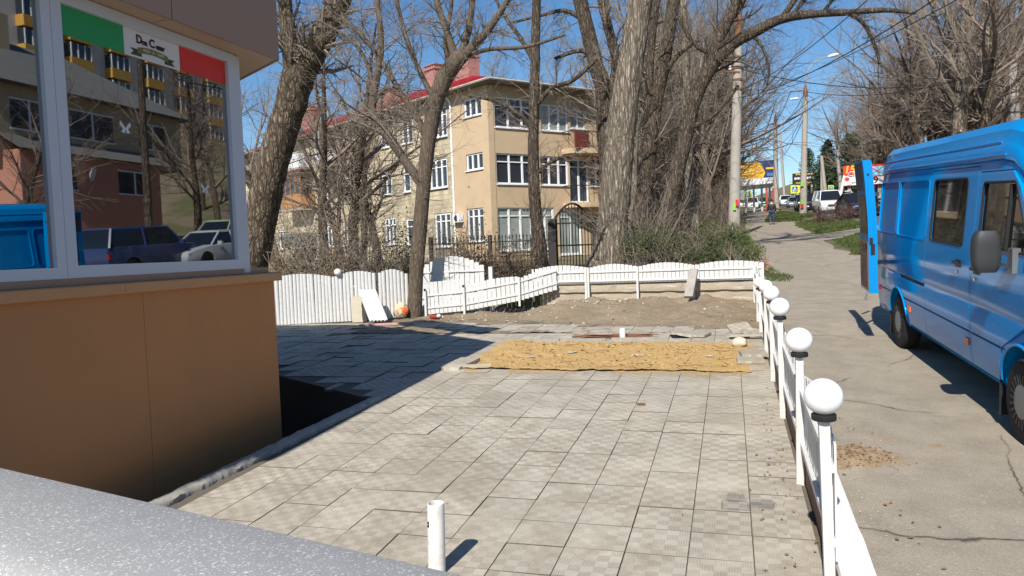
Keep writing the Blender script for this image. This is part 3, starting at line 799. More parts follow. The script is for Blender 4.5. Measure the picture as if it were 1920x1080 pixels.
# roof sign standing on legs on the corner (out of frame, it throws the far shadow)
rs = thing('roof_sign', 'beige sign box standing on posts on the eatery roof', 'sign', (-5.4, 7.3, ZF-.1))
sd = Vector((-0.84,0.54,0)); p0 = Vector((-5.42,7.38,0))
mb = MB(); mb.loft([[p0+sd*s+nd*a+Vector((0,0,z)) for a,z in ((0,6.75),(-.25,6.75),(-.25,7.42),(0,7.42))] for s in (0,3.0)]); mb.build('sign_box', MT['fascia'], rs, fix=True)
for s in (.9, 2.7):
    q_ = p0+sd*s; mb = MB(); mb.box(q_.x-.12,q_.x+.12,q_.y-.25,q_.y-.05,ZF-.1,6.752); mb.build('post', MT['fascia'], rs)

# ------------------------------------------------------------------ globe fence
POST = [(4.35,1.263),(6.21,1.335),(8.236,1.423),(10.086,1.4435),(11.86,1.428),(13.8,1.385)]
nm = ['nearest to the parapet','second along from the parapet','third along from the parapet','third from the far end of the row','second from the far end of the row','at the far end of the row']
FXP = 0.495
for k, (y, zc_) in enumerate(POST):
    zb = T(y)-.02
    th = thing('globe_lamp_post', 'white post with round white globe lamp, '+nm[k], 'lamp post', (FXP, y, zb), 'globe lamp posts along the terrace')
    lean = 0.012*math.sin(k*2.1)
    if k == 0: lean = -0.02
    mb = MB(); a = .028
    mb.hexa([(FXP-a,y-a,zb),(FXP+a,y-a,zb),(FXP+a,y+a,zb),(FXP-a,y+a,zb),(FXP-a+lean,y-a,zc_-.13),(FXP+a+lean,y-a,zc_-.13),(FXP+a+lean,y+a,zc_-.13),(FXP-a+lean,y+a,zc_-.13)])
    mb.build('post', MT['white_paint'], th)
    mb = MB(); mb.lathe((FXP+lean,y,zc_), [(.025,-.145),(.03,-.135),(.062,-.13),(.066,-.125),(.066,-.098),(.05,-.092)], 20); mb.build('collar', MT['black_plastic'], th, 40)
    mb = MB(); mb.ball((FXP+lean,y,zc_), .104, 32, 20, sq=0.97); mb.build('globe', MT['opal_glass'], th, 180)
# fence panels between the posts
def picket(wd, th_, h, n=5, round_=0.3):
    """flat pale, rounded head, standing on z = 0"""
    mb = MB(); pts = [(-wd/2,0),(wd/2,0),(wd/2,h-wd*round_)]
    for i in range(1, n): a = math.pi*i/n; pts.append((wd/2*math.cos(a), h-wd*round_+wd*round_*math.sin(a)))
    pts.append((-wd/2,h-wd*round_))
    mb.prism([(x,-th_/2,z) for x,z in pts], (0,th_,0)); return mb
pk = picket(.082,.012,1.0).mesh('slat', MT['white_paint'])
ends = [2.5]+[p[0] for p in POST]+[15.7,17.6]
for k in range(1, len(ends)-1):
    y0, y1 = ends[k]+.03, ends[k+1]-.03; L = y1-y0
    where = ['beside the parapet','between the first and second globe posts','between the second and third globe posts','between the third and fourth globe posts','between the fourth and fifth globe posts','between the last two globe posts','just past the last globe post','at the corner with the far white fence'][k]
    zb = lambda y: lerp(T(y), S(y), 0.35)
    fp = thing('picket_fence', 'white scalloped fence panel '+where, 'fence panel', (.52, (y0+y1)/2, zb((y0+y1)/2)), 'white fence panels along the terrace')
    for hh in (.24, .66):
        mb = MB(); mb.bar((.515,y0,zb(y0)+hh),(.515,y1,zb(y1)+hh),.03,.045); mb.build('rail', MT['white_paint'], fp)
    if k >= 6:
        for yy in (y0+.02, y1-.02):
            mb = MB(); mb.bar((.505,yy,T(yy)-.05),(.505,yy,zb(yy)+.8),.05,.05); mb.build('post', MT['white_paint'], fp)
    n = int(L/.097)
    for i in range(n):
        y = y0+L*(i+.5)/n; arch_ = .10*math.sin(math.pi*(i+.5)/n)
        z0 = zb(y)+.13; H = .66+arch_
        rt = ROOT[fp.name]
        o = link('slat', pk, fp, (.538-rt[0]+rnd.gauss(0,.0015), y-rt[1], z0-rt[2]), (0,rnd.gauss(0,.006),math.pi/2+rnd.gauss(0,.02))); o.scale = (1,1,H)

# ------------------------------------------------------------------ far white fence, four arched panels on the wall
FY = 18.0
PXS = [1435,1300,1195,1103,1000]
XP = [at(p, 505, FY).x for p in PXS]
lab = ['rightmost of the four on the retaining wall, longest','second from the pavement on the retaining wall','third from the pavement on the retaining wall','leftmost of the four on the retaining wall']
def fence_run(root, A, B, zb0, zb1, h_end, h_mid, n, rails, wd=None, th_=.014, back=0.02, mat='white_paint', tilt=0.0):
    """vertical boards from A to B (x, y), bottoms zb0..zb1, arched tops; rails on the side that faces the camera"""
    A, B = Vector((*A,0)), Vector((*B,0)); d = (B-A); L = d.length; d.normalize(); an = math.atan2(d.y, d.x); nv = Vector((d.y,-d.x,0))
    if nv.y > 0: nv = -nv
    rt = Vector(ROOT[root.name]); wd = wd or L/n*0.90
    me = picket(wd, th_, 1.0, 4, 0.06).mesh('slat', MT[mat])
    for i in range(n):
        f = (i+.5)/n; p = A+d*(L*f)+nv*-back; H = lerp(h_end, h_mid, math.sin(math.pi*f)**0.9)
        o = link('slat', me, root, p+Vector((0,0,lerp(zb0,zb1,f)))-rt, (rnd.gauss(0,.012),tilt+rnd.gauss(0,.006),an+rnd.gauss(0,.015))); o.scale = (1,1,H)
    for hh in rails:
        mb = MB(); mb.bar(A+Vector((0,0,zb0+hh)), B+Vector((0,0,zb1+hh)), .025, .04); mb.build('rail', MT[mat], root)
for k in range(4):
    x1, x0 = XP[k]-.03, XP[k+1]+.03
    fr = thing('white_board_fence', 'white arched board fence panel, '+lab[k], 'fence panel', ((x0+x1)/2, FY, 1.24), 'arched white fence panels on the retaining wall')
    n = [14,13,12,13][k]
    fence_run(fr, (x0,FY), (x1,FY), 1.225, 1.235, .375, .455, n, (.05,.27))
    pxs = [(x0,0.92),(x1,0.92)] if k == 3 else [(x0,.92)]
    if k == 0: pxs = [(x0,.92),(x1,.92)]
    for xx, h_ in pxs:
        mb = MB(); mb.box(xx-.055,xx-.005,FY-.075,FY-.03,.80,1.61); mb.build('post', MT['white_paint'], fr)
# slumped run that follows the bank down to the left
P = [at(1045,545,17.9), at(975,566,17.6), at(872,585,17.3), at(800,592,17.1)]
slabel = ['white fence panel slumped on the bank, upper end touching the upright panels','white fence panel slumped on the bank, middle one with a dark gap below','white fence panel slumped on the bank, lowest beside the tree trunk']
HT = [(.55,.58,8),(.60,.66,12),(.80,.80,9)]
for k in range(3):
    a, b = P[k+1], P[k]
    fr = thing('white_board_fence', slabel[k], 'fence panel', tuple((a+b)/2), 'slumped white fence panels')
    h0, h1, n = HT[k]
    fence_run(fr, (a.x,a.y), (b.x,b.y), a.z+.03, b.z+.03, h0, h1, n, (.16,.47), tilt=-.02)
    mb = MB(); mb.box(a.x-.02,a.x+.03,a.y-.07,a.y-.025,a.z-.1,a.z+.62); mb.build('post', MT['white_paint'], fr)
    mb = MB(); mb.lathe((a.x,a.y-.05,a.z+.64),[(.01,-.03),(.03,-.02),(.03,.03),(.01,.04)],8); mb.build('post_cap', MT['black_plastic'], fr)
# tall arched panel behind the trunk
a, b = at(790,590,17.9), at(911,585,17.9)
fr = thing('white_board_fence', 'tall white arched gate panel standing behind the slender trunk', 'fence panel', tuple((a+b)/2))
fence_run(fr, (a.x,a.y), (b.x,b.y), .58, .60, 1.12, 1.42, 13, (.35,1.02))
# thick post stub beside it
p = at(920,500,17.8)
mb = MB(); mb.box(p.x-.05,p.x+.05,17.75,17.85,.5,p.z); tag(mb.build('fence_post', MT['white_paint']), 'lone white square post beside the tall arched panel', 'post')
# left fence of half-round planks
def half_round(wd, n=7):
    mb = MB(); pts = []
    for i in range(n+1):
        a_ = math.pi*i/n; pts.append((wd/2*math.cos(a_), -wd*.36*math.sin(a_)))
    mb.prism([(x,y,0) for x,y in pts], (0,0,1.0)); return mb.mesh('plank', MT['white_paint'])
def plank_fence(A, B, z0, z1, h0, h1, hm, n, label, grp='white plank fence sections by the tree'):
    fr = thing('plank_fence', label, 'fence', ((A[0]+B[0])/2,(A[1]+B[1])/2,(z0+z1)/2), grp)
    A, B = Vector((*A,0)), Vector((*B,0)); d = B-A; L = d.length; d.normalize(); an = math.atan2(d.y,d.x); rt = Vector(ROOT[fr.name])
    me = half_round(L/n*.95)
    for i in range(n):
        f = (i+.5)/n; p = A+d*(L*f); H = lerp(h0,h1,f)+hm*math.sin(math.pi*f)
        o = link('plank', me, fr, p+Vector((0,0,lerp(z0,z1,f)))-rt, (rnd.gauss(0,.008),rnd.gauss(0,.006),an)); o.scale = (1,1,H)
    for hh in (.3,.85):
        mb = MB(); nv = Vector((-d.y,d.x,0))*.03; mb.bar(A+nv+Vector((0,0,z0+hh)),B+nv+Vector((0,0,z1+hh)),.04,.05); mb.build('rail', MT['white_paint'], fr)
    return fr
q0, q1, q2 = at(506,611,15.6), at(632,602,16.15), at(708,597,16.5)
plank_fence((q0.x,q0.y),(q1.x,q1.y),T(15.6)+.01,T(16.1)+.01,1.13,1.10,.10,19,'long white fence of half round planks next to the eatery wall')
plank_fence((q1.x,q1.y),(q2.x,q2.y),T(16.1)+.01,T(16.5)+.01,1.10,1.14,.10,11,'shorter white fence section of half round planks behind the leaning panel')
q3 = at(768,590,17.0)
plank_fence((q2.x+.04,q2.y+.05),(q3.x,q3.y),T(16.5)+.02,T(17)+.02,1.12,1.05,.12,8,'white fence section of half round planks left of the slender trunk')
# white ball on the fence
mb = MB(); p = at(633,510,16.1); mb.ball(tuple(p), .085, 14, 10); tag(mb.build('fence_globe', MT['opal_glass'], None, 180), 'small white globe on top of the plank fence', 'globe')
# loose panel that leans against the fence
A = at(697,602,15.75); B = at(724,601,15.75)
lp = thing('loose_fence', 'small loose panel of white planks leaning against the plank fence', 'fence panel', tuple(A)); rt = Vector(ROOT[lp.name])
me = half_round(.098); top = at(675,545,16.15)
up = (top-at(697,602,15.75))
for i in range(5):
    b_ = A + (B-A)*(i/4); o = link('plank', me, lp, b_-rt)
    dq = up.normalized(); o.rotation_euler = dq.to_track_quat('Z','Y').to_euler(); o.rotation_euler.z += 0
    X_ = Vector((1,0,0)); X_ = (X_-dq*X_.dot(dq)).normalized(); Y_ = dq.cross(X_); o.rotation_euler = Matrix((X_,Y_,dq)).transposed().to_euler(); o.scale = (1,1,up.length*1.0)
for hh in (.2,.75):
    mb = MB(); mb.bar(A+up*hh+Vector((-.04,.03,0)), B+up*hh+Vector((.04,.03,0)), .03,.04); mb.build('rail', MT['white_paint'], lp)
# upright rubble pier
a = at(668,604,16.05)
mb = MB(); rings = []
for k in range(9):
    z = a.z+.62*k/8; j = lambda s: .025*noise.noise((s,z*5,0))
    rings.append([(a.x-.08+j(1),a.y-.05,z),(a.x+.20+j(2),a.y-.06+j(3),z),(a.x+.20,a.y+.16,z),(a.x-.08+j(4),a.y+.16,z)])
mb.loft(rings); tag(mb.build('rubble_pier', MT['rock'], None, 40), 'short rough stone pier beside the loose leaning panel', 'stone pier')

# ------------------------------------------------------------------ small things on the terrace
def pipe(cx, cy, z0, z1, r, lean, label):
    th = thing('pipe_stub', label, 'pipe', (cx,cy,z0)); mb = MB(); n = 24; rings = []
    for rr, z in ((r,z0),(r,z1-.004),(r*.985,z1),(r*.86,z1),(r*.84,z1-.01),(r*.84,z1-.35)):
        f = (z-z0)/(z1-z0); ring = []
        for j in range(n):
            a_ = 2*math.pi*j/n; ring.append((cx+lean[0]*f+rr*math.cos(a_), cy+lean[1]*f+rr*math.sin(a_), z+(.004*noise.noise((a_*2,1,3)) if z > z1-.02 else 0)))
        rings.append(ring)
    mb.loft(rings, True); mb.build('tube', MT['pipe_paint'], th, 40)
    return th
MT['pipe_paint'] = plain('chipped_white_paint', (0.70,0.69,0.66), 0.45, 0.05, 8, 0.1, 40, dirt=0.35, dirtcol=(0.30,0.17,0.10), kind='World')
pt = at(817, 943, 4.2)
np_ = pipe(pt.x-.012, 4.2, T(4.2)-.02, pt.z, .0545, (.012,0), 'stubby white steel pipe stub standing in front of the parapet')
mb = MB(); q = at(806,985,4.15)
for dz, dy, s in ((.012,.0,.009),(-.008,.002,.010)):
    mb.lathe((pt.x-.035, 4.2-.0435, q.z+dz), [(.0005,-.004),(s,-.003),(s,.003),(.0005,.004)], 10, axis='Y')
mb.build('bolt_hole', MT['black_plastic'], np_)
p2_ = at(1167,616,13.45)
pipe(p2_.x, 13.45, T(13.45)-.1, p2_.z, .055, (0,0), 'short white pipe stub at the far edge of the sand bed')
def board(a, b, wd, th_, mat, label, cat='board', name='board', z=None, roll=0.0):
    a, b = Vector(a), Vector(b); mb = MB(); d = (b-a).normalized(); s = d.cross(Vector((0,0,1))).normalized(); u = s.cross(d)
    s2 = s*math.cos(roll)+u*math.sin(roll); u2 = -s*math.sin(roll)+u*math.cos(roll)
    mb.obox((a+b)/2, d*((b-a).length/2), s2*wd/2, u2*th_/2, 0); return tag(mb.build(name, mat), label, cat)
def onT(x, y, h=0.0): return Vector((x, y, T(y)+h))
board(onT(-8.25,15.35,.03), onT(-7.05,15.75,.03), .07, .04, MT['wood_pink'], 'long faded red board lying on the tiles before the fence')
board(onT(-3.98,10.62,.03), onT(-3.55,10.74,.035), .07, .05, MT['wood_grey'], 'short pale timber offcut at the left corner of the sand', name='timber_offcut', cat='timber')
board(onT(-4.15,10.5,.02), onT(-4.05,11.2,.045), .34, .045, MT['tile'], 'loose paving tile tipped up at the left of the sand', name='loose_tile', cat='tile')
a_ = at(1291,557,17.3); b_ = at(1301,505,17.75)
board(a_, b_, .20, .07, MT['concrete'], 'narrow concrete slab leaning on the far white fence', 'slab', 'leaning_slab')
# stacked tiles near the globe fence
def stack_tile(x, y, h, rz, label, tx=0.0, ty=0.0, grp=None):
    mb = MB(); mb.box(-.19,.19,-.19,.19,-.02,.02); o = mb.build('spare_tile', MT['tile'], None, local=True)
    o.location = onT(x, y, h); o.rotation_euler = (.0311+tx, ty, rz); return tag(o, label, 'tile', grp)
stack_tile(.25,11.35,.03,.05,'spare paving tile lying at the right edge of the sand')
stack_tile(.28,11.75,.03,-.06,'spare paving tile lying farther back by the fence post')
stack_tile(.30,11.66,.072,.12,'spare paving tile stacked on another beside the fence')
stack_tile(-.90,13.72,.06,.2,'spare tile propped on rubble behind the sand bed',-.05,.22)
stack_tile(-.60,13.80,.035,-.3,'spare tile lying flat beside the propped tile')
stack_tile(.10,13.75,.03,.02,'spare tile at the bottom of the far corner heap')
stack_tile(.14,14.0,.11,.3,'spare tile leaning on top of the far corner heap',.30,-.12)
stack_tile(.35,13.9,.075,-.2,'spare tile lying across the far corner heap next to the post',.05,.1)
board(onT(-.05,13.45,.06), onT(.50,13.5,.07), .10, .03, MT['wood_grey'], 'short grey plank in front of the far corner heap')
def rock(x, y, h, s, label, cat='rock', mat='rock'):
    b = bmesh.new(); bmesh.ops.create_icosphere(b, subdivisions=3, radius=1)
    for v_ in b.verts:
        v_.co *= 1+.35*noise.noise(v_.co*1.4+Vector((x,y,0)))+.12*noise.noise(v_.co*4); v_.co.x *= s*1.25; v_.co.y *= s; v_.co.z *= s*.85
    me = bpy.data.meshes.new('rock'); b.to_mesh(me); b.free(); me.materials.append(MT[mat])
    for pl_2 in me.polygons: pl_2.use_smooth = True
    return tag(link('rock', me, None, onT(x,y,h)), label, cat)
rock(.12,12.72,.06,.10,'pale lump of rubble at the right corner of the sand')
mb = MB()
for k in range(16):
    x0 = -2.75+rnd.uniform(-.15,.35); L = rnd.uniform(.7,1.35); y0 = 13.62+rnd.uniform(-.10,.10); dy = rnd.uniform(-.12,.12); zz = rnd.uniform(.015,.06)
    p = [Vector((x0+L*f, y0+dy*f+.02*math.sin(f*5+k), T(y0)+zz+.012*math.sin(f*4+k*2))) for f in (0,.3,.6,1)]
    mb.tube(p, .009, 5)
tag(mb.build('rod_bundle', MT['rust']), 'loose bundle of rusty rods lying behind the sand bed', 'rods')
# kerb strips along the back of the sand
for k, (xa, xb, ya, yb) in enumerate(((-3.95,-3.05,13.21,13.26),(-3.04,-2.2,13.27,13.30),(-2.1,-1.35,13.36,13.42))):
    board(onT(xa,ya,.01), onT(xb,yb,.012), .06, .07, MT['concrete'], ['pale kerb strip at the back left of the sand','pale kerb strip in the middle of the sand back edge','skewed pale kerb strip near the far pipe stub'][k], 'kerb strip', 'kerb_strip')
# paper scraps on the sand
def scrap(x, y, s, label, zf=sand_z, mat=None):
    n = 6; mb = MB(); ids = []
    for j in range(n):
        for i in range(n):
            px, py = x+(i/(n-1)-.5)*s*1.6, y+(j/(n-1)-.5)*s
            mb.v.append((px+.15*s*noise.noise((i,j,s)), py, max(zf(px,py),T(py)-.02)+.012+.05*abs(noise.noise((i*.9,j*.9,x*7)))*s*4))
    for j in range(n-1):
        for i in range(n-1): mb.f.append((j*n+i,j*n+i+1,(j+1)*n+i+1,(j+1)*n+i)); mb.m.append(0)
    o = mb.build('paper_scrap', mat or MT['white_plastic'], None, 180); return tag(o, label, 'scrap', 'scraps lying on the sand')
scrap(-1.45,11.72,.12,'flat white plastic scrap in the middle of the sand')
scrap(-3.15,11.55,.09,'crumpled grey scrap at the left of the sand',mat=MT['wood_grey'])
scrap(-2.55,12.0,.10,'thin pale scrap behind the crumpled one on the sand',mat=MT['wood_grey'])
scrap(-.35,11.75,.07,'small white scrap at the right of the sand')
# bottles by the trunk, bag behind it
p = at(818,596,16.6); zb = T(16.6)+.05
bt_ = thing('bottle', 'red plastic bottle lying on its side by the slender trunk', 'bottle', (p.x,16.6,zb))
mb = MB(); mb.lathe((p.x,16.6,zb),[(.02,-.17),(.047,-.15),(.047,.06),(.018,.13),(.016,.16)],12,axis='X'); mb.build('body', plain('red_bottle', (0.35,0.03,0.02), 0.15, .1, 5), bt_, 60)
mb = MB(); mb.lathe((p.x,16.6,zb),[(.019,.16),(.019,.185),(.002,.186)],10,axis='X'); mb.build('cap', MT['white_plastic'], bt_)
mb = MB(); mb.ball((p.x+.10,16.52,zb+.03), .055, 12, 8, sq=.8); tag(mb.build('plastic_cup', MT['white_plastic'], None, 180), 'white crumpled cup lying beside the red bottle', 'cup')
p = at(752,590,16.7); b = bmesh.new(); bmesh.ops.create_icosphere(b, subdivisions=3, radius=1)
for v_ in b.verts:
    f = 1+.22*noise.noise(v_.co*2.2); v_.co *= f; v_.co += Vector((noise.noise(v_.co*3+Vector((7,0,0))),noise.noise(v_.co*3),noise.noise(v_.co*3+Vector((0,5,0)))))*.25; v_.co.x *= .19; v_.co.y *= .11; v_.co.z *= .22 if v_.co.z > 0 else .17
me = bpy.data.meshes.new('cement_bag'); b.to_mesh(me); b.free()
me.materials.append(plain('kraft_paper', (0.60,0.46,0.32), 0.8, .2, 9, .3, 20)); me.materials.append(plain('orange_print', (0.70,0.13,0.03), 0.7, .1, 6))
for pl_2 in me.polygons:
    pl_2.use_smooth = True
    if pl_2.center.x > .06 and pl_2.center.y < 0 and -.06 < pl_2.center.z < .09: pl_2.material_index = 1
tag(link('paper_bag', me, None, (p.x,16.7,T(16.7)+.19)), 'crumpled brown paper bag with an orange print left of the trunk', 'bag')
# clear food box with its lid open
p = onT(.0, 5.62); th = thing('food_box', 'empty clear plastic food box lying open on the tiles', 'food box', tuple(p))
mb = MB(); s0, s1, hh = .085, .055, .075
mb.loft([[(p.x+a*s0*1.1,p.y+b*s0,p.z+.004) for a,b in ((-1,-1),(1,-1),(1,1),(-1,1))],[(p.x+a*s1*1.1,p.y+b*s1,p.z+hh) for a,b in ((-1,-1),(1,-1),(1,1),(-1,1))],[(p.x+a*s1,p.y+b*s1*.9,p.z+hh+.003) for a,b in ((-1,-1),(1,-1),(1,1),(-1,1))]])
mb.f.pop(-2); mb.m.pop(); mb.build('tray', MT['clear_plastic'], th)
mb = MB()
for a0, b0, a1, b1 in ((-1,-1,1,-1),(1,-1,1,1),(1,1,-1,1),(-1,1,-1,-1)):
    mb.bar((p.x+a0*.098,p.y+b0*.089,p.z+.008),(p.x+a1*.098,p.y+b1*.089,p.z+.008),.010,.005)
mb.build('rim', MT['clear_plastic'], th)
mb = MB(); mb.loft([[(p.x+.10+a*.17,p.y+.02+b*.07,p.z+.012+.012*c_) for a,b,c_ in ((0,-1,0),(1,-.7,0),(1.05,.8,1),(0,1,1))],[(p.x+.11+a*.15,p.y+.02+b*.055,p.z+.028+.012*c_) for a,b,c_ in ((0,-1,0),(1,-.7,0),(1.05,.8,1),(0,1,1))]]); mb.build('lid', MT['clear_plastic'], th)
# leaves
leafm = plain('dry_leaf', (0.24,0.14,0.065), 0.85, .4, 3, kind='World')
def leaves(n, cx, cy, sx, sy, zf, label, s=(.015,.035), mat=leafm, name='fallen_leaves'):
    mb = MB()
    for _ in range(n):
        x, y = rnd.gauss(cx, sx), rnd.gauss(cy, sy); a = rnd.uniform(0, 6.28); q = rnd.uniform(*s); z = zf(x, y)+.006
        u, v_ = Vector((math.cos(a),math.sin(a),rnd.uniform(-.3,.5)))*q, Vector((-math.sin(a),math.cos(a),rnd.uniform(-.3,.5)))*q*.55
        c_ = Vector((x,y,z+q*.25)); mb.quad(c_-u, c_-v_, c_+u, c_+v_)
    return stuff(mb.build(name, mat), label)
gz = lambda x, y: G(x, y)+.008
# brown litter heap on the asphalt beyond the plinth
def heap_z(x, y): return gz(x,y)-.010+.022*math.exp(-((x-.92)**2/.09+(y-6.25)**2/.06))+.010*noise.noise((x*6,y*6,2))+.012*noise.noise((x*18,y*18,0))*math.exp(-((x-1.0)**2/.12+(y-6.25)**2/.07))
mb = grid_sheet(frange(.72,1.6,.03), frange(5.8,6.75,.03), heap_z)
stuff(mb.build('leaf_mould', plain('leaf_mould', (0.30,0.215,0.13), .95, .4, 14, .8, 60, kind='World'), None, 180), 'patch of brown leaf mould on the asphalt')
leaves(170, .92, 6.25, .15, .13, heap_z, 'dry brown leaves piled against the white plinth', (.008,.018))
leaves(30, .92, 7.0, .12, .5, gz, 'a few brown leaves along the plinth', (.008,.02))
leaves(14, .95, 4.9, .14, .5, gz, 'a few curled leaves on the asphalt near the plinth', (.010,.024))
leaves(90, .36, 6.0, .10, 1.6, lambda x, y: T(y)+.004, 'leaf scraps along the foot of the globe fence', (.008,.022))
leaves(60, -1.5, 7.5, 1.5, 2.2, lambda x, y: T(y)+.002, 'tiny leaf scraps on the tiles', (.006,.014))
leaves(26, -8.6, 15.0, .5, .25, lambda x, y: T(y)+.004, 'small heap of brown scraps by the plank fence', (.015,.045))
stones = MB()
for _ in range(900):
    y = rnd.uniform(3.2, 12); x = .74+abs(rnd.gauss(0,.16)); s = rnd.uniform(.003,.009); z = gz(x,y)
    q = [Vector((x+rnd.uniform(-s,s),y+rnd.uniform(-s,s),z+rnd.uniform(0,s))) for _ in range(4)]
    k = len(stones.v); stones.v += [tuple(p) for p in q]
    for f in ((0,1,2),(0,2,3),(0,3,1),(1,3,2)): stones.f.append(tuple(k+i for i in f)); stones.m.append(0)
stuff(stones.build('gravel', MT['rock']), 'loose grit along the plinth on the asphalt')
# ------------------------------------------------------------------ the blue van (local frame: front towards -y, its right side at -x)
VAN = thing('panel_van', 'bright blue high roof panel van with its rear door swung open', 'van', (3.03, 10.526, S(10.5)-.005), rot=(math.atan(.06), 0, R_(1.6)))
ROOT[VAN.name] = (0,0,0)
PROF = [(0.0,.30),(.78,.30),(.885,.34),(.925,.40),(.950,.55),(.957,.69),(.950,.702),(.960,.714),(.970,.93),(.962,.992),(.967,1.008),(.968,1.25),(.955,1.44),(.898,2.16),(.880,2.265),(.868,2.272),(.893,2.29),(.890,2.345),(.862,2.42),(.855,2.43),(.835,2.53),(.765,2.605),(.60,2.64),(0.0,2.665)]
def surf(z):
    for (xa,za),(xb,zb) in zip(PROF[1:],PROF[2:]):
        if za <= z <= zb and zb > za: return lerp(xa,xb,(z-za)/(zb-za))
    return PROF[-1][0]
ST = [(1.372,2.60,.955),(1.36,2.64,.985),(1.30,2.665,1.0),(.6,2.665,1),(-.5,2.665,1),(-1.6,2.665,1),(-2.6,2.665,1),(-3.1,2.66,1),(-3.35,2.62,.995),(-3.52,2.50,.985),(-3.64,2.30,.975),(-3.72,2.14,.97),(-4.0,1.83,.955),(-4.30,1.50,.945),(-4.42,1.42,.94),(-4.75,1.27,.92),(-4.98,1.08,.87),(-5.08,.84,.80)]
def ring(s, zt, k):
    pts = []
    for x, z in PROF:
        zz = z
        if zt < 2.66:
            z0 = 1.0 if zt > 1.3 else .3
            if z > z0: zz = z0+(z-z0)*(zt-z0)/(2.665-z0) if z0 < zt else zt
        xx = x*k
        if zt < 2.3 and z > 1.44: xx *= 1-.10*min(1,(2.3-zt)/.8)*(z-1.44)/1.2
        lo = .30 if s > -4.7 else lerp(.30,.36,(-4.7-s)/.4)
        pts.append((xx, s, max(zz, lo)))
    return [(-x,y,z) for x,y,z in pts[1:][::-1] if True][::-1][::-1] and ([(x,y,z) for x,y,z in pts] + [(-x,y,z) for x,y,z in pts[1:-1]][::-1])
mb = MB(); mb.loft([ring(*q) for q in ST])
body = mb.build('body', MT['van_blue'], VAN, None, local=True, fix=True)
def levels_mesh(levels, outer, inner, side=-1):
    """closed block between two surfaces, levels = (z, s0, s1); outer/inner give x for z"""
    m = MB(); m.loft([[(side*outer(z),s0,z),(side*outer(z),s1,z),(side*inner(z),s1,z),(side*inner(z),s0,z)] for z,s0,s1 in levels])
    me = m.mesh('block', MT['van_blue']); b = bmesh.new(); b.from_mesh(me); bmesh.ops.recalc_face_normals(b, faces=b.faces[:]); b.to_mesh(me); b.free(); return me
def rrect(s0, s1, z0, z1, r, lean=0.0, extra=()):
    zs = [z0]+[z0+r*(1-math.cos(a)) for a in (.5,1.0,1.57)]+list(extra)+[z1-r*(1-math.cos(a)) for a in (1.57,1.0,.5)]+[z1]
    zs = sorted(set(round(z,4) for z in zs)); out = []
    for z in zs:
        d = 0
        if z < z0+r: d = r-math.sqrt(max(0,r*r-(z0+r-z)**2))
        if z > z1-r: d = r-math.sqrt(max(0,r*r-(z-z1+r)**2))
        l = lean*(z-z0); out.append((z, s0+l-d if s0 > s1 else s0+l+d, s1+l+d if s0 > s1 else s1+l-d))
    return out
PZ = [z for _, z in PROF[2:] if .40 < z < 2.26]
def door_levels(fr, to, z0, z1, g=0.0):
    zs = sorted([z0-g]+[z for z in PZ if z0-g+.01 < z < z1+g-.01]+[1.7,1.9,2.05,z1+g])
    return [(z, fr(min(max(z,z0),z1))+g, to(min(max(z,z0),z1))-g) for z in zs]
f_fr = lambda z: -2.625
def f_to(z):
    t_ = [(.40,-3.30),(.55,-3.31),(.70,-3.36),(.80,-3.50),(.93,-3.80),(1.0,-3.98),(1.44,-4.02),(1.55,-3.97),(2.08,-3.52),(2.18,-3.36)]
    for (a,xa),(b,xb) in zip(t_,t_[1:]):
        if z <= b: return lerp(xa,xb,max(0,(z-a)/(b-a)))
    return t_[-1][1]
s_fr, s_to = (lambda z: -1.10), (lambda z: -2.575)
out_ = lambda z: 1.3
cut = [levels_mesh(door_levels(f_fr,f_to,.40,2.18,.009), out_, lambda z: surf(z)-.05), levels_mesh(door_levels(s_fr,s_to,.40,2.235,.009), out_, lambda z: surf(z)-.05)]
panels = [rrect(1.31,.34,1.475,2.15,.06), rrect(.24,-1.03,1.475,2.15,.06)]
for p in panels: cut.append(levels_mesh(p, out_, lambda z: surf(z)-.014))
def disc_cut(s, z, r, x0, x1):
    m = MB(); m.lathe((0,s,z),[(r,x0),(r,x1)],40,axis='X'); me = m.mesh('disc', MT['van_blue'])
    b = bmesh.new(); b.from_mesh(me); bmesh.ops.recalc_face_normals(b, faces=b.faces[:]); b.to_mesh(me); b.free(); return me
WS = (.17,-3.77)
for s in WS: cut += [disc_cut(s,.36,.435,-1.3,-.60), disc_cut(s,.36,.435,.60,1.3)]
m = MB(); m.box(-.80,.80,1.25,1.6,.62,2.32); me = m.mesh('rear', MT['van_blue']); cut.append(me)
m = MB(); m.box(-1.2,-.955,-1.09,.02,.945,.985); cut.append(m.mesh('track', MT['van_blue']))
apply_bool(body, cut)
for pol in body.data.polygons: pol.use_smooth = True
body.data.set_sharp_from_angle(angle=R_(24))
# doors
def side_door(name, lv, win):
    o = link(name, levels_mesh(lv, surf, lambda z: surf(z)-.045), VAN)
    apply_bool(o, [levels_mesh(w_, out_, lambda z: surf(z)-.2) for w_ in win])
    for pol in o.data.polygons: pol.use_smooth = True
    o.data.set_sharp_from_angle(angle=R_(24)); return o
sw = rrect(-1.22,-2.32,1.49,2.14,.06); 
def fw(z0, z1, r0, fr):
    zs = [z0,z0+.02,z0+.05,1.65,1.8,1.95,z1-.06,z1-.03,z1]; return [(z, r0-(.02 if z in (z0,z1) else 0), fr(z)+(.02 if z in (z0,z1) else 0)) for z in zs]
fwl = fw(1.52,2.09,-2.73,lambda z: lerp(-3.86,-3.46,(z-1.52)/.56))
d1 = side_door('sliding_door', door_levels(s_fr,s_to,.40,2.235), [sw])
d2 = side_door('front_door', door_levels(f_fr,f_to,.40,2.18), [fwl])
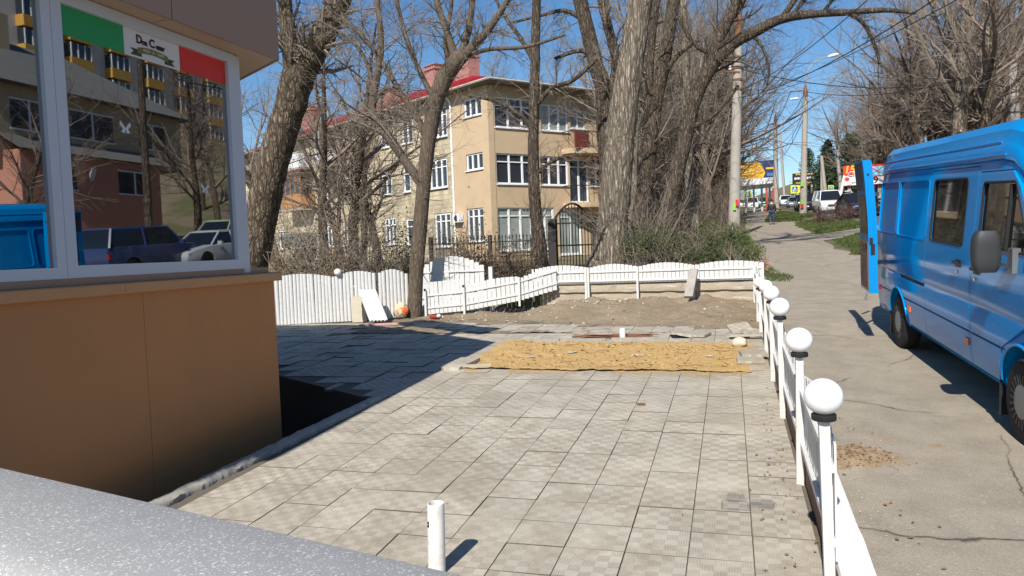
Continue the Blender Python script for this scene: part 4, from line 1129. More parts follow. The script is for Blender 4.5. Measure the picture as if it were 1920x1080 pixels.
def pane(lv, par, off=.018):
    me = levels_mesh(lv, lambda z: surf(z)-off, lambda z: surf(z)-off-.006); me.materials.clear(); me.materials.append(MT['van_glass']); return link('window', me, par)
MT['van_glass'] = plain('van_glass', (0.012,0.012,0.011), 0.03, .1, 1, spec=1.0)
def seal(lv, par, r=.012):
    pts = [(-(surf(z)-.004),s0,z) for z,s0,s1 in lv]+[(-(surf(z)-.004),s1,z) for z,s0,s1 in lv[::-1]]
    m = MB(); m.tube(pts+[pts[0]], r, 5, False); m.build('seal', MT['rubber'], par, 60, local=True)
for lv, dr in ((sw,d1),(fwl,d2)): pane(lv,dr); seal(lv,dr)
m = MB(); m.bar((-(surf(1.53)-.008),-3.36,1.53),(-(surf(2.07)-.008),-3.36,2.07),.025,.03); m.build('window_divider', MT['rubber'], d2, local=True)
# thin highlights: pressed bead round each side panel
for p in panels:
    pts = [(-(surf(z)-.001),s0+.012,z) for z,s0,s1 in p]+[(-(surf(z)-.001),s1-.012,z) for z,s0,s1 in p[::-1]]
    m = MB(); m.tube(pts+[pts[0]], .007, 5, False); m.build('pressed_bead', MT['van_blue'], body, 60, local=True)
def handle(s, z, dr):
    m = MB(); m.obox((-surf(z)-.004,s-.06,z),(.004,0,0),(0,.075,0),(0,0,.035)); h_ = m.build('handle_plate', MT['black_plastic'], dr, local=True)
    m = MB(); m.bar((-surf(z)-.028,s-.14,z+.01),(-surf(z)-.028,s+.03,z+.01),.02,.028); m.bar((-surf(z)-.0,s+.02,z+.01),(-surf(z)-.03,s+.02,z+.01),.02,.03); m.build('handle', MT['black_plastic'], dr, local=True)
    m = MB(); m.cyl((-surf(z)-.01,s-.03,z-.085),(1,0,0),.016,.012,12); m.build('key_lock', MT['chrome'], dr, local=True)
handle(-2.20,1.32,d1); handle(-2.72,1.30,d2)
m = MB(); m.box(-.962,-.948,-1.085,.015,.948,.982); m.build('door_track', MT['rubber'], VAN, local=True)
# wheel arch lips, mud flaps, wheels
def wheel(s, side):
    x = side*.845
    wl = thing('wheel', '', '', (x,s,.345)); del wl['label']; del wl['category']; wl.parent = VAN; ROOT[wl.name] = (0,0,0)
    m = MB(); tr = [(.235,-.10),(.30,-.105),(.325,-.095),(.342,-.075),(.345,-.03),(.345,.03),(.342,.075),(.325,.095),(.30,.105),(.235,.10)]
    m.lathe((0,0,0), tr, 44, axis='X')
    for q in range(44):
        a = 2*math.pi*q/44; c_, s_ = math.cos(a), math.sin(a)
        for xx in (-.05,.05): m.obox((xx,.345*c_,.345*s_),(.022,0,0),(0,-s_*.014,c_*.014),(0,c_*.005,s_*.005))
    m.build('tyre', MT['rubber'], wl, 40, local=True)
    sg = side
    m = MB(); m.lathe((0,0,0),[(.236,sg*.085),(.225,sg*.10),(.20,sg*.092),(.15,sg*.098),(.13,sg*.108),(.05,sg*.112),(.001,sg*.112)] if sg > 0 else [(.001,sg*.112),(.05,sg*.112),(.13,sg*.108),(.15,sg*.098),(.20,sg*.092),(.225,sg*.10),(.236,sg*.085)], 40, axis='X')
    m.build('hubcap', MT['hub'], wl, 30, local=True)
    for q in range(22):
        a = 2*math.pi*q/22; c_, s_ = math.cos(a), math.sin(a)
        m = MB(); m.obox((sg*.099,.178*c_,.178*s_),(.006,0,0),(0,-s_*.012,c_*.012),(0,c_*.045,s_*.045)); m.build('hubcap_slot', MT['black_plastic'], wl, local=True)
    m = MB(); m.lathe((0,0,0),[(.12,-.1),(.12,.09)],16,axis='X'); m.build('brake_drum', MT['black_plastic'], wl, local=True)
for s in WS:
    for sd_ in (-1,1):
        wheel(s, sd_)
        pts = []
        for q in range(25):
            a = math.pi*(-.10+1.20*q/24); zz = .36+.44*math.sin(a); yy = s+.44*math.cos(a)
            if zz > .36: pts.append((sd_*(surf(zz)+.002), yy, zz))
        m = MB(); m.tube(pts, .014, 8); m.build('wheel_arch_lip', MT['van_blue'], VAN, 60, local=True)
        m = MB(); m.obox((sd_*.85,s+.47,.30),(.09,0,0),(0,.006,0),(0,0,.19)); m.build('mud_flap', MT['black_plastic'], VAN, local=True)
    m = MB(); m.box(-.60,.60,s-.45,s+.45,.30,.9); m.build('wheel_well', MT['black_plastic'], VAN, local=True)
m = MB(); m.box(-.50,.50,-4.6,1.2,.18,.298); m.build('underbody', MT['black_plastic'], VAN, local=True)
# pressed creases along the flank and a bright drip moulding
for z_, a_, b_ in ((2.43,1.28,-3.0),(2.318,1.30,-3.2)):
    m = MB(); m.tube([(-surf(z_)-.004,lerp(a_,b_,k/10),z_) for k in range(11)], .011, 6); m.build('roof_moulding', MT['van_blue'], VAN, 60, local=True)
for a_, b_ in ((-.04,-1.08),(-1.12,-2.55),(-2.65,-3.32)):
    m = MB(); m.tube([(-surf(.702)-.001,lerp(a_,b_,k/8),.702) for k in range(9)], .006, 5); m.build('crease_line', MT['rubber'], VAN, 60, local=True)
m = MB(); m.box(-.90,.90,1.35,1.47,.36,.56); m.build('rear_bumper', MT['black_plastic'], VAN, local=True)
# marker lamps
for s, z in ((-.42,.60),(-2.52,.60)):
    m = MB(); m.obox((-surf(z)-.006,s,z),(.008,0,0),(0,.05,0),(0,0,.03)); m.build('marker_lamp', MT['orange_lens'], VAN, local=True)
m = MB(); m.obox((-.962,1.345,.66),(.012,0,0),(0,.025,0),(0,0,.035)); m.build('tail_lamp', MT['red_lens'], VAN, local=True)
# badge on the front wing
mt_ = text_mesh('LT', .10, MT['black_plastic'], .003, .002); mt_.transform(Matrix(((0,0,-1),(-1,0,0),(0,1,0))).to_4x4())
o = link('badge', mt_, VAN); o.location = (-(surf(1.30)+.004)*.955,-4.12,1.30)
# mirror on a double arm
m = MB(); rr = rrect(-3.37,-3.53,1.30,1.74,.06)
prm = []
for z, y0, y1 in rr: prm.append([(-1.36,y0,z),(-1.36,y1,z),(-1.12,y1,z),(-1.12,y0,z)])
ms = []
for q in range(13):
    t_ = q/12; z = lerp(1.36,1.70,t_); k = (1-abs(2*t_-1)**4*.30)
    cx_, cy_ = -1.13, -3.50; w2, d2_ = .105*k, .07*k
    ms.append([(cx_+w2*math.copysign(abs(math.cos(a))**.5,math.cos(a)), cy_+d2_*math.copysign(abs(math.sin(a))**.6,math.sin(a)), z) for a in [2*math.pi*i/18+.1 for i in range(18)]])
m = MB(); m.loft(ms); mir = m.build('mirror', plain('grey_plastic', (0.035,0.037,0.04), .55, .1, 6, .1, 120), VAN, 50, local=True, fix=True)
for z in (1.43,1.53):
    m = MB(); m.bar((-1.06,-3.50,z),(-.93,-3.64,z-.02),.022,.022); m.build('mirror_arm', MT['chrome'], mir, local=True)
m = MB(); m.obox((-.965,-3.62,1.46),(.03,0,0),(0,.045,0),(0,0,.10)); m.build('mirror_bracket', MT['hub'], VAN, local=True)
# windscreen, front face
def loft_pt(s, u, lift=.006):
    for (sa,za,ka),(sb,zb,kb) in zip(ST,ST[1:]):
        if sb <= s <= sa:
            f = (sa-s)/(sa-sb); ra, rb = ring(sa,za,ka), ring(sb,zb,kb); break
    n_ = len(PROF); pts = [Vector(a).lerp(Vector(b),f) for a,b in zip(ra[:n_],rb[:n_])]
    d = (1-abs(u))*(n_-1-13); i = int(d); i = min(i, n_-15); p = pts[13+i].lerp(pts[14+i], d-i); p.x *= 1 if u > 0 else -1
    return p+Vector((0,-.7,.7))*lift
m = MB(); g_n = 14
for j in range(9):
    for i in range(g_n+1): m.v.append(tuple(loft_pt(lerp(-3.70,-4.34,j/8), lerp(-.97,.97,i/g_n))))
for j in range(8):
    for i in range(g_n): m.f.append((j*(g_n+1)+i,j*(g_n+1)+i+1,(j+1)*(g_n+1)+i+1,(j+1)*(g_n+1)+i)); m.m.append(0)
m.build('windscreen', MT['van_glass'], VAN, 180, local=True)
m = MB(); m.box(-.80,.80,-5.16,-4.9,.34,.58); m.build('front_bumper', MT['black_plastic'], VAN, local=True)
m = MB(); m.box(-.42,.42,-5.09,-5.05,.68,.86); m.build('grille', MT['black_plastic'], VAN, local=True)
for sg in (-1,1):
    m = MB(); m.obox((sg*.60,-5.045,.80),(.13,0,0),(0,.02,0),(0,0,.08)); m.build('headlight', MT['head_lens'], VAN, local=True)
m = MB(); m.obox((.30,-5.175,.46),(.26,0,0),(0,.006,0),(0,0,.055)); m.build('number_plate', MT['plate'], VAN, local=True)
# open rear door, swung right round beside the flank, with hardboard lining
rd_ = thing('rear_door', '', '', (0,0,0)); del rd_['label']; del rd_['category']; rd_.parent = VAN; rd_['label'] = 'open rear door with brown hardboard lining'
dp = [(1.155,.70),(1.165,.9),(1.17,1.4),(1.18,1.7),(1.215,2.15),(1.235,2.36),(1.245,2.44),(1.25,2.455)]
def lin(x, z, a, b, c0=.07, c1=.07):
    f0, f1 = .035*c0/(Y1-Y0), .035*(1-c1/(Y1-Y0)); return [(-x-.105-a+f0,Y0+c0,z),(-x-.105-b+f0,Y0+c0,z),(-x-.105-b+f1,Y1-c1,z),(-x-.105-a+f1,Y1-c1,z)]
Y0, Y1 = .30, 1.06
m = MB(); rings = []
for x, z in dp:
    rings.append([(-x,Y0,z),(-x-.105,Y0+.012,z),(-x-.105+.035,Y1,z),(-x+.035,Y1,z)])
m.loft(rings); m.build('door_shell', MT['van_blue'], rd_, None, local=True, fix=True)
m = MB(); m.loft([lin(x,z,.002,.010) for x, z in [(1.157,.74),(1.17,1.38)]]); m.build('lining', MT['hardboard'], rd_, local=True, fix=True)
m = MB(); m.loft([lin(x,z,.002,.007,.10,.12) for x, z in [(1.173,1.48),(1.18,1.7),(1.204,2.0)]]); m.build('window', plain('brown_glass', (0.05,0.022,0.014), .15, .1, 3, spec=.7), rd_, local=True, fix=True)
m = MB(); m.loft([lin(x,z,.003,.012,.03,.03) for x, z in [(1.208,2.06),(1.215,2.15),(1.24,2.42)]]); m.build('upper_lining', plain('navy_lining', (0.010,0.030,0.085), .5, .1, 4), rd_, local=True, fix=True)
m = MB(); m.box(-1.25,-1.20,Y0-.006,Y0+.002,1.22,1.36); m.box(-1.265,-1.225,Y0-.010,Y0+.002,1.36,1.44); m.build('latch', MT['black_plastic'], rd_, local=True)
m = MB(); m.cyl((-1.285,Y0-.002,2.27),(0,1,0),.012,.012,10); m.build('hole_plug', MT['black_plastic'], rd_, local=True)
m = MB(); m.obox((-1.30,Y0+.16,1.30),(.012,0,0),(0,.035,0),(0,0,.05)); m.build('handle', MT['black_plastic'], rd_, local=True)
for z in (1.02,2.0):
    m = MB(); m.bar((-.95,1.35,z),(-1.12,1.05,z),.03,.06); m.build('hinge', MT['hub'], rd_, local=True)
# dim load bay seen through the rear opening
m = MB(); m.quad((-.79,-2.5,.64),(.79,-2.5,.64),(.79,1.24,.64),(-.79,1.24,.64)); m.build('load_floor', MT['hardboard'], VAN, local=True)
# ------------------------------------------------------------------ trees
class Twigs:
    """grows limbs and twigs into one mesh; a twig is a bent tapering tube"""
    def __init__(s, seed): s.r = random.Random(seed); s.mb = MB()
    def rv(s): return Vector((s.r.gauss(0,1), s.r.gauss(0,1), s.r.gauss(0,1)))
    def limb(s, p, d, L, r, lev, spec):
        """spec: per level dict(n kids, len ratio, angle, segs, sides, up, wig)"""
        q = spec[lev]; pts = [p.copy()]; rr = [r]; d = d.normalized(); k = q['segs']
        for i in range(k):
            d = (d + s.rv()*q['wig'] + Vector((0,0,q['up']))).normalized()
            p = p + d*(L/k); pts.append(p.copy()); rr.append(r*(1-(i+1)/k*q.get('taper',.8)))
        s.mb.tube(pts, rr, q['sides'], False)
        if lev+1 < len(spec): s.kids(pts, rr, L, lev, spec)
        return pts, rr
    def kids(s, pts, rr, L, lev, spec, n=None, t0=None):
        q = spec[lev]; n = q['n'] if n is None else n; t0 = q.get('t0', .25) if t0 is None else t0
        for i in range(n):
            t = t0+(1-t0)*((i+s.r.random())/n); f = t*(len(pts)-1); j = min(int(f), len(pts)-2); f -= j
            b = pts[j].lerp(pts[j+1], f); dd = (pts[j+1]-pts[j]).normalized()
            o = dd.orthogonal(); o.rotate(Matrix.Rotation(s.r.uniform(0,6.283),3,dd))
            a = q['ang']*s.r.uniform(.6,1.3)
            nd_ = dd*math.cos(a)+o*math.sin(a)
            r2 = max(spec[lev+1].get('rmin',.003), lerp(rr[j],rr[j+1],f)*q.get('rr',.55))
            s.limb(b, nd_, L*q['lr']*s.r.uniform(.6,1.25)*(1.15-.6*t), r2, lev+1, spec)
def wobble(amp, seed, lobes=9, zs=0.5):
    def f(i, j, p): return 1+amp*noise.noise((math.cos(j*.7)*3+seed, math.sin(j*.7)*3, i*zs))
    return f
def spline(pts, n):
    """smooth path with radii, pts = [(Vector, r)]"""
    out = []; P = [p for p, _ in pts]; Rr = [r for _, r in pts]; m = len(P)
    for i in range(m-1):
        p0, p1, p2, p3 = P[max(0,i-1)], P[i], P[i+1], P[min(m-1,i+2)]
        for k in range(n):
            t = k/n
            q = 0.5*((2*p1)+(p2-p0)*t+(2*p0-5*p1+4*p2-p3)*t*t+(3*p1-p0-3*p2+p3)*t*t*t)
            out.append((q, lerp(Rr[i],Rr[i+1],t)))
    out.append((P[-1],Rr[-1])); return [a for a,_ in out], [b for _,b in out]
def path(pp, Y, dY=0.0):
    """photograph points (x, y, half width in pixels) on an upright sheet at distance Y, leaning dY away per metre of height"""
    out = []
    for x, y, r in pp:
        yy = Y + dY*max(0, at(x,y,Y).z-2); q = at(x, y, yy); out.append((q, rad(r, yy)))
    return out
FINE = [dict(n=9,lr=.45,ang=.75,segs=6,sides=6,up=.02,wig=.10,t0=.15,rr=.5,taper=.75),
        dict(n=7,lr=.55,ang=.7,segs=5,sides=4,up=.03,wig=.16,t0=.15,rr=.5,rmin=.008),
        dict(n=6,lr=.55,ang=.7,segs=4,sides=3,up=.02,wig=.20,t0=.15,rr=.6,rmin=.005),
        dict(n=0,lr=.5,ang=.7,segs=3,sides=3,up=.0,wig=.22,rmin=.0035)]
def big_tree(name, label, cat, base_mat, trunk, limbs, seed, Y, twigs=None, sides=26, group=None, dY=0.0, twmat='twig', wob=.10, kidspec=FINE, trunk_kids=0, tl=2.2):
    pp = path(trunk, Y, dY); b0 = pp[0][0]; gz_ = G(b0.x, b0.y) if b0.y > 18 else T(b0.y)
    foot = Vector((b0.x+(b0.x-pp[1][0].x)*.2, b0.y, gz_-.25))
    th = thing(name, label, cat, (foot.x,foot.y,gz_), group)
    pts, rr = spline([(foot, pp[0][1]*1.25)]+pp, 6)
    mb = MB(); mb.tube(pts, rr, sides, True, wob=wobble(wob, seed)); mb.build('trunk', MT[base_mat], th, 180)
    tw = Twigs(seed)
    for k, lm in enumerate(limbs):
        lp = path(lm, Y, dY); p2, r2 = spline(lp, 5)
        mb = MB(); mb.tube(p2, r2, 12, True, wob=wobble(.08, seed+k)); mb.build('limb', MT[base_mat], th, 180)
        L = sum((a-b).length for a,b in zip(p2,p2[1:]))
        tw.kids(p2, [r*.6 for r in r2], max(1.6,L*.75), 0, kidspec, n=int(9+L*2.3), t0=.06)
    if trunk_kids: tw.kids(pts, [min(r*.3,.03) for r in rr], tl, 1, kidspec, n=trunk_kids, t0=.25)
    if tw.mb.v: tw.mb.build('crown', MT[twmat], th)
    return th
big_tree('poplar_tree', 'massive pale barked poplar with a straight thick trunk behind the white fence', 'tree', 'bark_light',
  [(1135,500,35),(1141,484,32),(1148,428,28),(1154,356,28),(1160,284,27),(1163,250,27),(1174,167,24.5),(1189,83,22),(1201,0,21),(1225,-130,17)], [], 3, 24, trunk_kids=26, tl=2.6)
big_tree('old_tree', 'thick furrowed trunk leaning right and forking high beside the eatery', 'tree', 'bark_brown',
  [(462,540,36),(470,500,34),(490,407,33),(508,318,34),(530,244,31),(544,200,31),(557,150,33),(562,128,30)],
  [[(550,150,19),(541,67,16.5),(534,0,14),(528,-130,11)],[(562,150,26),(585,105,26),(608,62,25),(637,0,22),(680,-110,17)]], 5, 19, trunk_kids=60, tl=2.4, sides=30)
big_tree('slender_tree', 'slender smooth barked tree rising in front of the white fences', 'tree', 'bark_smooth',
  [(777,597,15),(780,520,14.5),(787,430,14.5),(795,340,14),(803,270,14),(815,200,16),(832,150,17),(855,115,16),(866,106,14)],
  [[(797,362,8),(786,340,9),(765,310,9),(738,270,9.5),(710,232,10),(698,205,8),(703,165,7.5),(712,110,7),(714,60,6),(708,0,5),(712,-90,3)],
   [(700,165,4),(690,125,4),(672,90,3.5),(640,62,3),(600,40,2)],
   [(855,115,9),(838,60,7),(818,0,6),(805,-70,4)],[(862,110,9),(880,50,6),(890,-30,5),(905,-90,3)],[(866,110,11),(890,84,9),(918,52,7),(952,0,5),(985,-70,3)],
   [(806,262,6),(785,225,6),(757,183,5.5),(725,130,5),(690,80,4),(640,30,3)],[(818,195,6),(790,140,5),(768,90,5),(748,20,4),(735,-60,3)],[(846,135,5),(835,80,4.5),(845,20,4),(850,-60,3)],
   [(870,105,5),(920,92,4),(985,88,3.5),(1060,65,2.5)]], 8, 17, trunk_kids=44, tl=1.7, sides=20, wob=.05)
big_tree('dark_tree', 'dark upright tree in front of the house windows behind the fence', 'tree', 'bark_dark',
  [(1012,500,17),(1010,460,15),(1008,430,12.5),(1003,380,11),(1000,300,10.5),(1001,220,9.5),(1003,120,9),(1006,0,8),(1008,-120,6)],
  [[(1002,250,5),(975,215,4),(930,190,3.5),(880,180,2)],[(1003,200,5),(1035,165,4.5),(1075,150,4),(1120,110,3)],[(1004,120,5),(975,70,4),(940,20,3),(915,-40,2)],[(1001,330,4),(1040,300,3.5),(1085,290,2.5)]], 11, 25, trunk_kids=56, tl=3.0)
big_tree('twin_tree', 'dark trunk forking in two left of the massive poplar', 'tree', 'bark_dark',
  [(1143,490,17),(1141,330,16),(1134,230,15),(1130,165,14),(1118,125,14),(1105,70,13),(1088,0,13),(1070,-90,11)],
  [[(1136,220,10),(1150,160,9),(1154,110,8.5),(1140,50,8.5),(1128,0,8),(1118,-80,6)],[(1096,40,5),(1060,20,4),(1010,30,3),(950,45,2)],[(1112,105,5),(1085,95,4),(1040,110,3)]], 13, 27, trunk_kids=24, tl=3.0)
big_tree('leaning_tree', 'dark trunk leaning right just behind the massive poplar', 'tree', 'bark_dark',
  [(1193,470,17),(1205,380,15),(1218,284,13),(1230,190,12),(1246,110,11.5),(1264,0,11),(1285,-100,10)],
  [[(1212,300,6),(1215,200,7),(1220,100,7),(1230,0,7),(1240,-80,6)],[(1236,150,5),(1270,105,4),(1310,75,3)]], 17, 30, trunk_kids=28, tl=3.2)
big_tree('arching_tree', 'tree whose long bare limb arches right across the sky above the pavement', 'tree', 'bark_dark',
  [(1244,440,15),(1254,390,14.5),(1266,332,13.5),(1279,284,13),(1292,225,12.5),(1305,180,12),(1325,139,12),(1352,103,11),(1377,80,10),(1407,64,9.5),(1464,36,8),(1520,27,6.5),(1591,23,5.2),(1661,19,4),(1717,25,2)],
  [[(1312,165,10),(1332,112,10),(1360,48,10),(1392,-5,9),(1425,-70,8)],[(1590,23,4),(1620,45,3.5),(1640,85,3),(1650,120,2)],[(1480,34,3),(1500,10,3),(1530,-30,2.5)],[(1410,64,3),(1430,90,2.6),(1442,130,2),(1438,160,1.4)],
   [(1540,25,3),(1570,-10,2.5),(1600,-50,2)],[(1392,-5,7),(1470,-90,6),(1580,-150,5),(1720,-190,3)],[(1425,-70,7),(1480,-170,6),(1560,-260,4),(1650,-330,2)],[(1400,-25,6),(1440,-130,5),(1450,-250,4),(1430,-360,2)],[(1464,36,5),(1540,-60,4.5),(1640,-120,3.5),(1760,-130,2)],[(1345,110,4),(1300,80,3.5),(1270,30,3)],[(1290,240,4),(1340,215,3.5),(1385,160,2.5)]], 19, 27, trunk_kids=30, tl=2.4, twmat='twig_dark')  # limbs running above the frame are added to cast branch shadows on the pavement
big_tree('young_tree', 'thin grey trunk standing between the arching tree and the concrete pole', 'tree', 'bark_light',
  [(1302,428,10),(1297,380,9),(1290,300,8.5),(1287,200,8),(1285,100,7),(1280,0,6)], [[(1288,230,4),(1310,150,3.5),(1325,60,2.5)],[(1286,180,4),(1262,110,3.5),(1250,30,2.5)]], 23, 36, trunk_kids=30, tl=3.5)

# prototypes for the trees farther off
def proto(name, kind, seed, H):
    r = random.Random(seed); th = thing(name, 'x', 'tree', (0,0,0))
    tw = Twigs(seed)
    if kind == 'poplar':
        spec = [dict(n=30,lr=.34,ang=.5,segs=9,sides=7,up=.0,wig=.03,t0=.22,rr=.42,taper=.92),
                dict(n=9,lr=.45,ang=.55,segs=5,sides=4,up=.16,wig=.09,t0=.15,rr=.5,rmin=.014),
                dict(n=6,lr=.5,ang=.6,segs=4,sides=3,up=.08,wig=.14,t0=.1,rr=.6,rmin=.009),
                dict(n=0,lr=.5,ang=.6,segs=3,sides=3,up=.03,wig=.18,rmin=.006)]
        r0 = H*.022
    else:
        spec = [dict(n=13,lr=.55,ang=.75,segs=8,sides=8,up=.05,wig=.07,t0=.25,rr=.55,taper=.85),
                dict(n=11,lr=.52,ang=.7,segs=6,sides=4,up=.07,wig=.13,t0=.15,rr=.5,rmin=.016),
                dict(n=9,lr=.55,ang=.65,segs=4,sides=3,up=.04,wig=.16,t0=.1,rr=.6,rmin=.010),
                dict(n=0,lr=.5,ang=.6,segs=3,sides=3,up=.01,wig=.2,rmin=.0065)]
        r0 = H*.024
    q = spec[0]; pts = [Vector((0,0,-.4))]; rr = [r0*1.3]; d = Vector((0,0,1)); p = pts[0]
    for i in range(q['segs']):
        d = (d+tw.rv()*q['wig']+Vector((0,0,q['up']))).normalized(); p = p+d*(H/q['segs']); pts.append(p.copy()); rr.append(r0*(1-(i+1)/q['segs']*q['taper']))
    mb = MB(); mb.tube(pts, rr, 9, False); mb.build('trunk', MT['bark_light' if kind == 'poplar' else 'bark_brown'], th, 180, local=True)
    tw.kids(pts, rr, H, 0, spec); tw.mb.build('crown', MT['twig' if kind == 'poplar' else 'twig_red'], th, None, local=True)
    return th
PROTO = {'poplar': [proto('poplar_tree','poplar',31,20), proto('poplar_tree','poplar',32,17)], 'broad': [proto('broad_tree','broad',33,13), proto('broad_tree','broad',34,11), proto('broad_tree','broad',35,14)]}
used = set()
def plant(kind, i, x, y, sc, rz, label, group, sink=0.0):
    o = PROTO[kind][i % len(PROTO[kind])]
    if o.name in used: o = copy_tree(o)
    else: used.add(o.name)
    o.location = (x, y, G(x,y)-sink); o.scale = (sc,sc,sc*1.0); o.rotation_euler = (0,0,rz); o['label'] = label; o['group'] = group
    return o
r = random.Random(99)
GRP_L = 'bare trees crowding the left of the pavement'
for k in range(46):                                    # thicket left of the pavement, beyond the pole
    y = 38+k*1.8+r.uniform(-1,1); x = r.uniform(-.075*y-2.5, min(-1.2,.012*y-1.6))
    kind = 'poplar' if r.random() < .6 else 'broad'
    plant(kind, k, x, y, r.uniform(.75,1.1), r.uniform(0,6.28), 'tall slim bare tree in the brown thicket left of the pavement' if kind == 'poplar' else 'spreading bare tree in the brown thicket left of the pavement', GRP_L)
for k, (x, y, s) in enumerate(((.2,58,.95),(-.6,52,.9),(.9,66,1.05),(.3,73,1.05),(1.1,80,1.1),(-.4,84,1.15),(-1.0,93,1.2),(-1.4,64,1.1),(-1.2,76,1.15),(-2.4,56,1.05))):
    plant('poplar' if k % 3 else 'broad', k, x-.7, y, s*(1 if k % 3 else 1.25), k*2.3, 'tall bare tree close to the left edge of the climbing pavement', GRP_L)
GRP_H = 'bare trees behind the house'
for k in range(20):
    y = r.uniform(62,100); x = r.uniform(-.45*y,-.13*y); kind = 'poplar' if k % 2 else 'broad'
    plant(kind, k, x, y, r.uniform(.8,1.1), r.uniform(0,6.28), 'bare tree top showing above the roof of the house' , GRP_H)
for k in range(7):
    y = r.uniform(26,36); x = -.62*y-r.uniform(0,6)+4
    plant('broad', k, x, y, r.uniform(.6,.8), r.uniform(0,6.28), 'bare branching tree between the leaning old trunk and the eatery', 'bare trees behind the left trunk')
GRP_R = 'bare trees on the right hand slope'
place = [(15.2,62,.95),(16.5,70,1.1),(18.5,58,.95),(20,66,1.05),(17,82,1.1),(15.5,95,1.1),(22,74,1.1),(24,84,1.15),(19,92,1.15),(26,96,1.15),(16.5,112,1.15),(22,108,1.2),(29,86,1.0),(31,98,1.1),(27,112,1.2),(34,112,1.2),(17,130,1.2),(24,128,1.2),(31,126,1.2),(38,124,1.15),(21,148,1.25),(30,146,1.25),(40,142,1.2),(20,78,.7),(23,93,.7),(28,104,.7),(33,90,.9),(18.5,102,.8),(26,78,.8),(30,112,.8),(36,100,1.0),(37,110,.9),(25,118,.9),(20,120,.8),(33,135,1),(27,138,1)]
place += [(15,50,1.3),(17.5,56,1.35),(16,61,1.4),(20,63,1.4),(14.9,68,1.4),(14.2,77,1.45),(18,74,1.5),(22,70,1.4)]
place += [(r.uniform(16,24)+max(0,y_-60)*.25*r.random(), y_, r.uniform(.7,1.1)) for y_ in [64+1.7*q for q in range(0,46,2)]]
for k, (x, y, s) in enumerate(place):
    kind = 'poplar' if k % 5 == 3 else 'broad'
    plant(kind, k, x+r.uniform(-.6,.6), y+r.uniform(-1,1), s, r.uniform(0,6.28), 'slim bare tree on the wooded slope across the road' if kind == 'poplar' else 'spreading bare tree on the wooded slope across the road', GRP_R)
# dense brown brush that covers the slope floor
def brush(x, y, s, seed): pass
# evergreen conifers by the road
needle = plain('pine_needles', (0.040,0.066,0.028), .8, .5, 1.2, spec=.2)
def conifer_proto(seed, H):
    r_ = random.Random(seed); th = thing('pine_tree', 'x', 'tree', (0,0,0)); mb = MB(); mb.tube([(0,0,-.3),(0.05,0,H*.5),(0,0,H)], [.17,.11,.02], 8, False); mb.build('trunk', MT['bark_dark'], th, 180, local=True)
    mb = MB()
    for k in range(120):
        f = (k/120)**.9; z = H*(.12+.86*f); R0 = (1-f)**.7*H*.33+.2; a = k*2.4+r_.uniform(-.3,.3); L = R0*r_.uniform(.65,1.15)
        for q in range(int(8+22*L/2.4)):
            t_ = r_.uniform(.15,1); p = Vector((math.cos(a)*L*t_, math.sin(a)*L*t_, z+.10*L*t_-.25*L*t_*t_))+Vector((r_.gauss(0,.13),r_.gauss(0,.13),r_.gauss(0,.09)))
            u = Vector((r_.gauss(0,1),r_.gauss(0,1),r_.gauss(0,.6))).normalized()*.21; v_ = u.orthogonal().normalized()*.075; mb.quad(p-u,p-v_,p+u,p+v_)
    mb.build('crown', needle, th, None, local=True); return th
cp = conifer_proto(41, 9.0); cp2 = conifer_proto(42, 8.0)
for k, (x, y, s) in enumerate(((14.6,103,1.0),(16.4,110,1.15),(13.6,118,.95),(15.2,128,1.25),(17.6,100,.8),(13.4,140,1.2))):
    o = [cp,cp2][k % 2] if k < 2 else copy_tree([cp,cp2][k % 2]); o.location = (x,y,G(x,y)); o.scale = (s,)*3; o.rotation_euler = (0,0,k*1.3)
    o['label'] = 'dark green pine by the road below the wooded slope'; o['group'] = 'dark pines by the road'

# ------------------------------------------------------------------ bushes
def leaf_bush(name, label, centre, size, n, mat, leaf, seed, lobes=7, flat=.7, group=None, cat='bush', stems=True):
    r_ = random.Random(seed); cx, cy = centre; z0 = G(cx,cy) if cy > 18.2 else T(cy); th = thing(name, label, cat, (cx,cy,z0), group); mb = MB()
    L = [(Vector((r_.uniform(-1,1)*size[0], r_.uniform(-1,1)*size[1], r_.uniform(.25,1)*size[2])), r_.uniform(.35,.75)) for _ in range(lobes)]
    for k in range(n):
        c_, q = L[k % lobes]; d = Vector((r_.gauss(0,1),r_.gauss(0,1),r_.gauss(0,1))).normalized()*(r_.random()**.45)*q*min(size[0],size[2])*1.1
        p = c_+d
        if p.z < 0: p.z = -p.z*.5
        p += Vector((cx,cy,z0)); u = (d.normalized()+Vector((r_.gauss(0,.6),r_.gauss(0,.6),r_.gauss(0,.6)+.3))).normalized()*leaf*r_.uniform(.6,1.3); v_ = u.orthogonal().normalized()*leaf*.22
        mb.quad(p-u,p-v_,p+u,p+v_)
    mb.build('foliage', mat, th)
    if stems:
        tw = Twigs(seed)
        for k in range(26): tw.limb(Vector((cx+r_.uniform(-.8,.8)*size[0],cy+r_.uniform(-.5,.5)*size[1],z0)), Vector((r_.gauss(0,.5),r_.gauss(0,.4),1)), size[2]*r_.uniform(.9,1.5), .018, 2, FINE)
        tw.mb.build('stems', MT['twig'], th)
    return th
jun = plain('juniper_green', (0.060,0.072,0.030), .8, .45, 1.6, spec=.2); jun2 = plain('fresh_green', (0.085,0.105,0.036), .8, .45, 1.8, spec=.2); olv = plain('olive_sprays', (0.125,0.115,0.045), .85, .4, 1.5, spec=.2)
def bush_at(px, py, Y): q = at(px,py,Y); return (q.x, Y)
leaf_bush('juniper_bush','wide dark green juniper spreading right of the massive poplar',bush_at(1232,470,21.5),(1.0,.6,1.0),2600,jun,.065,51,12)
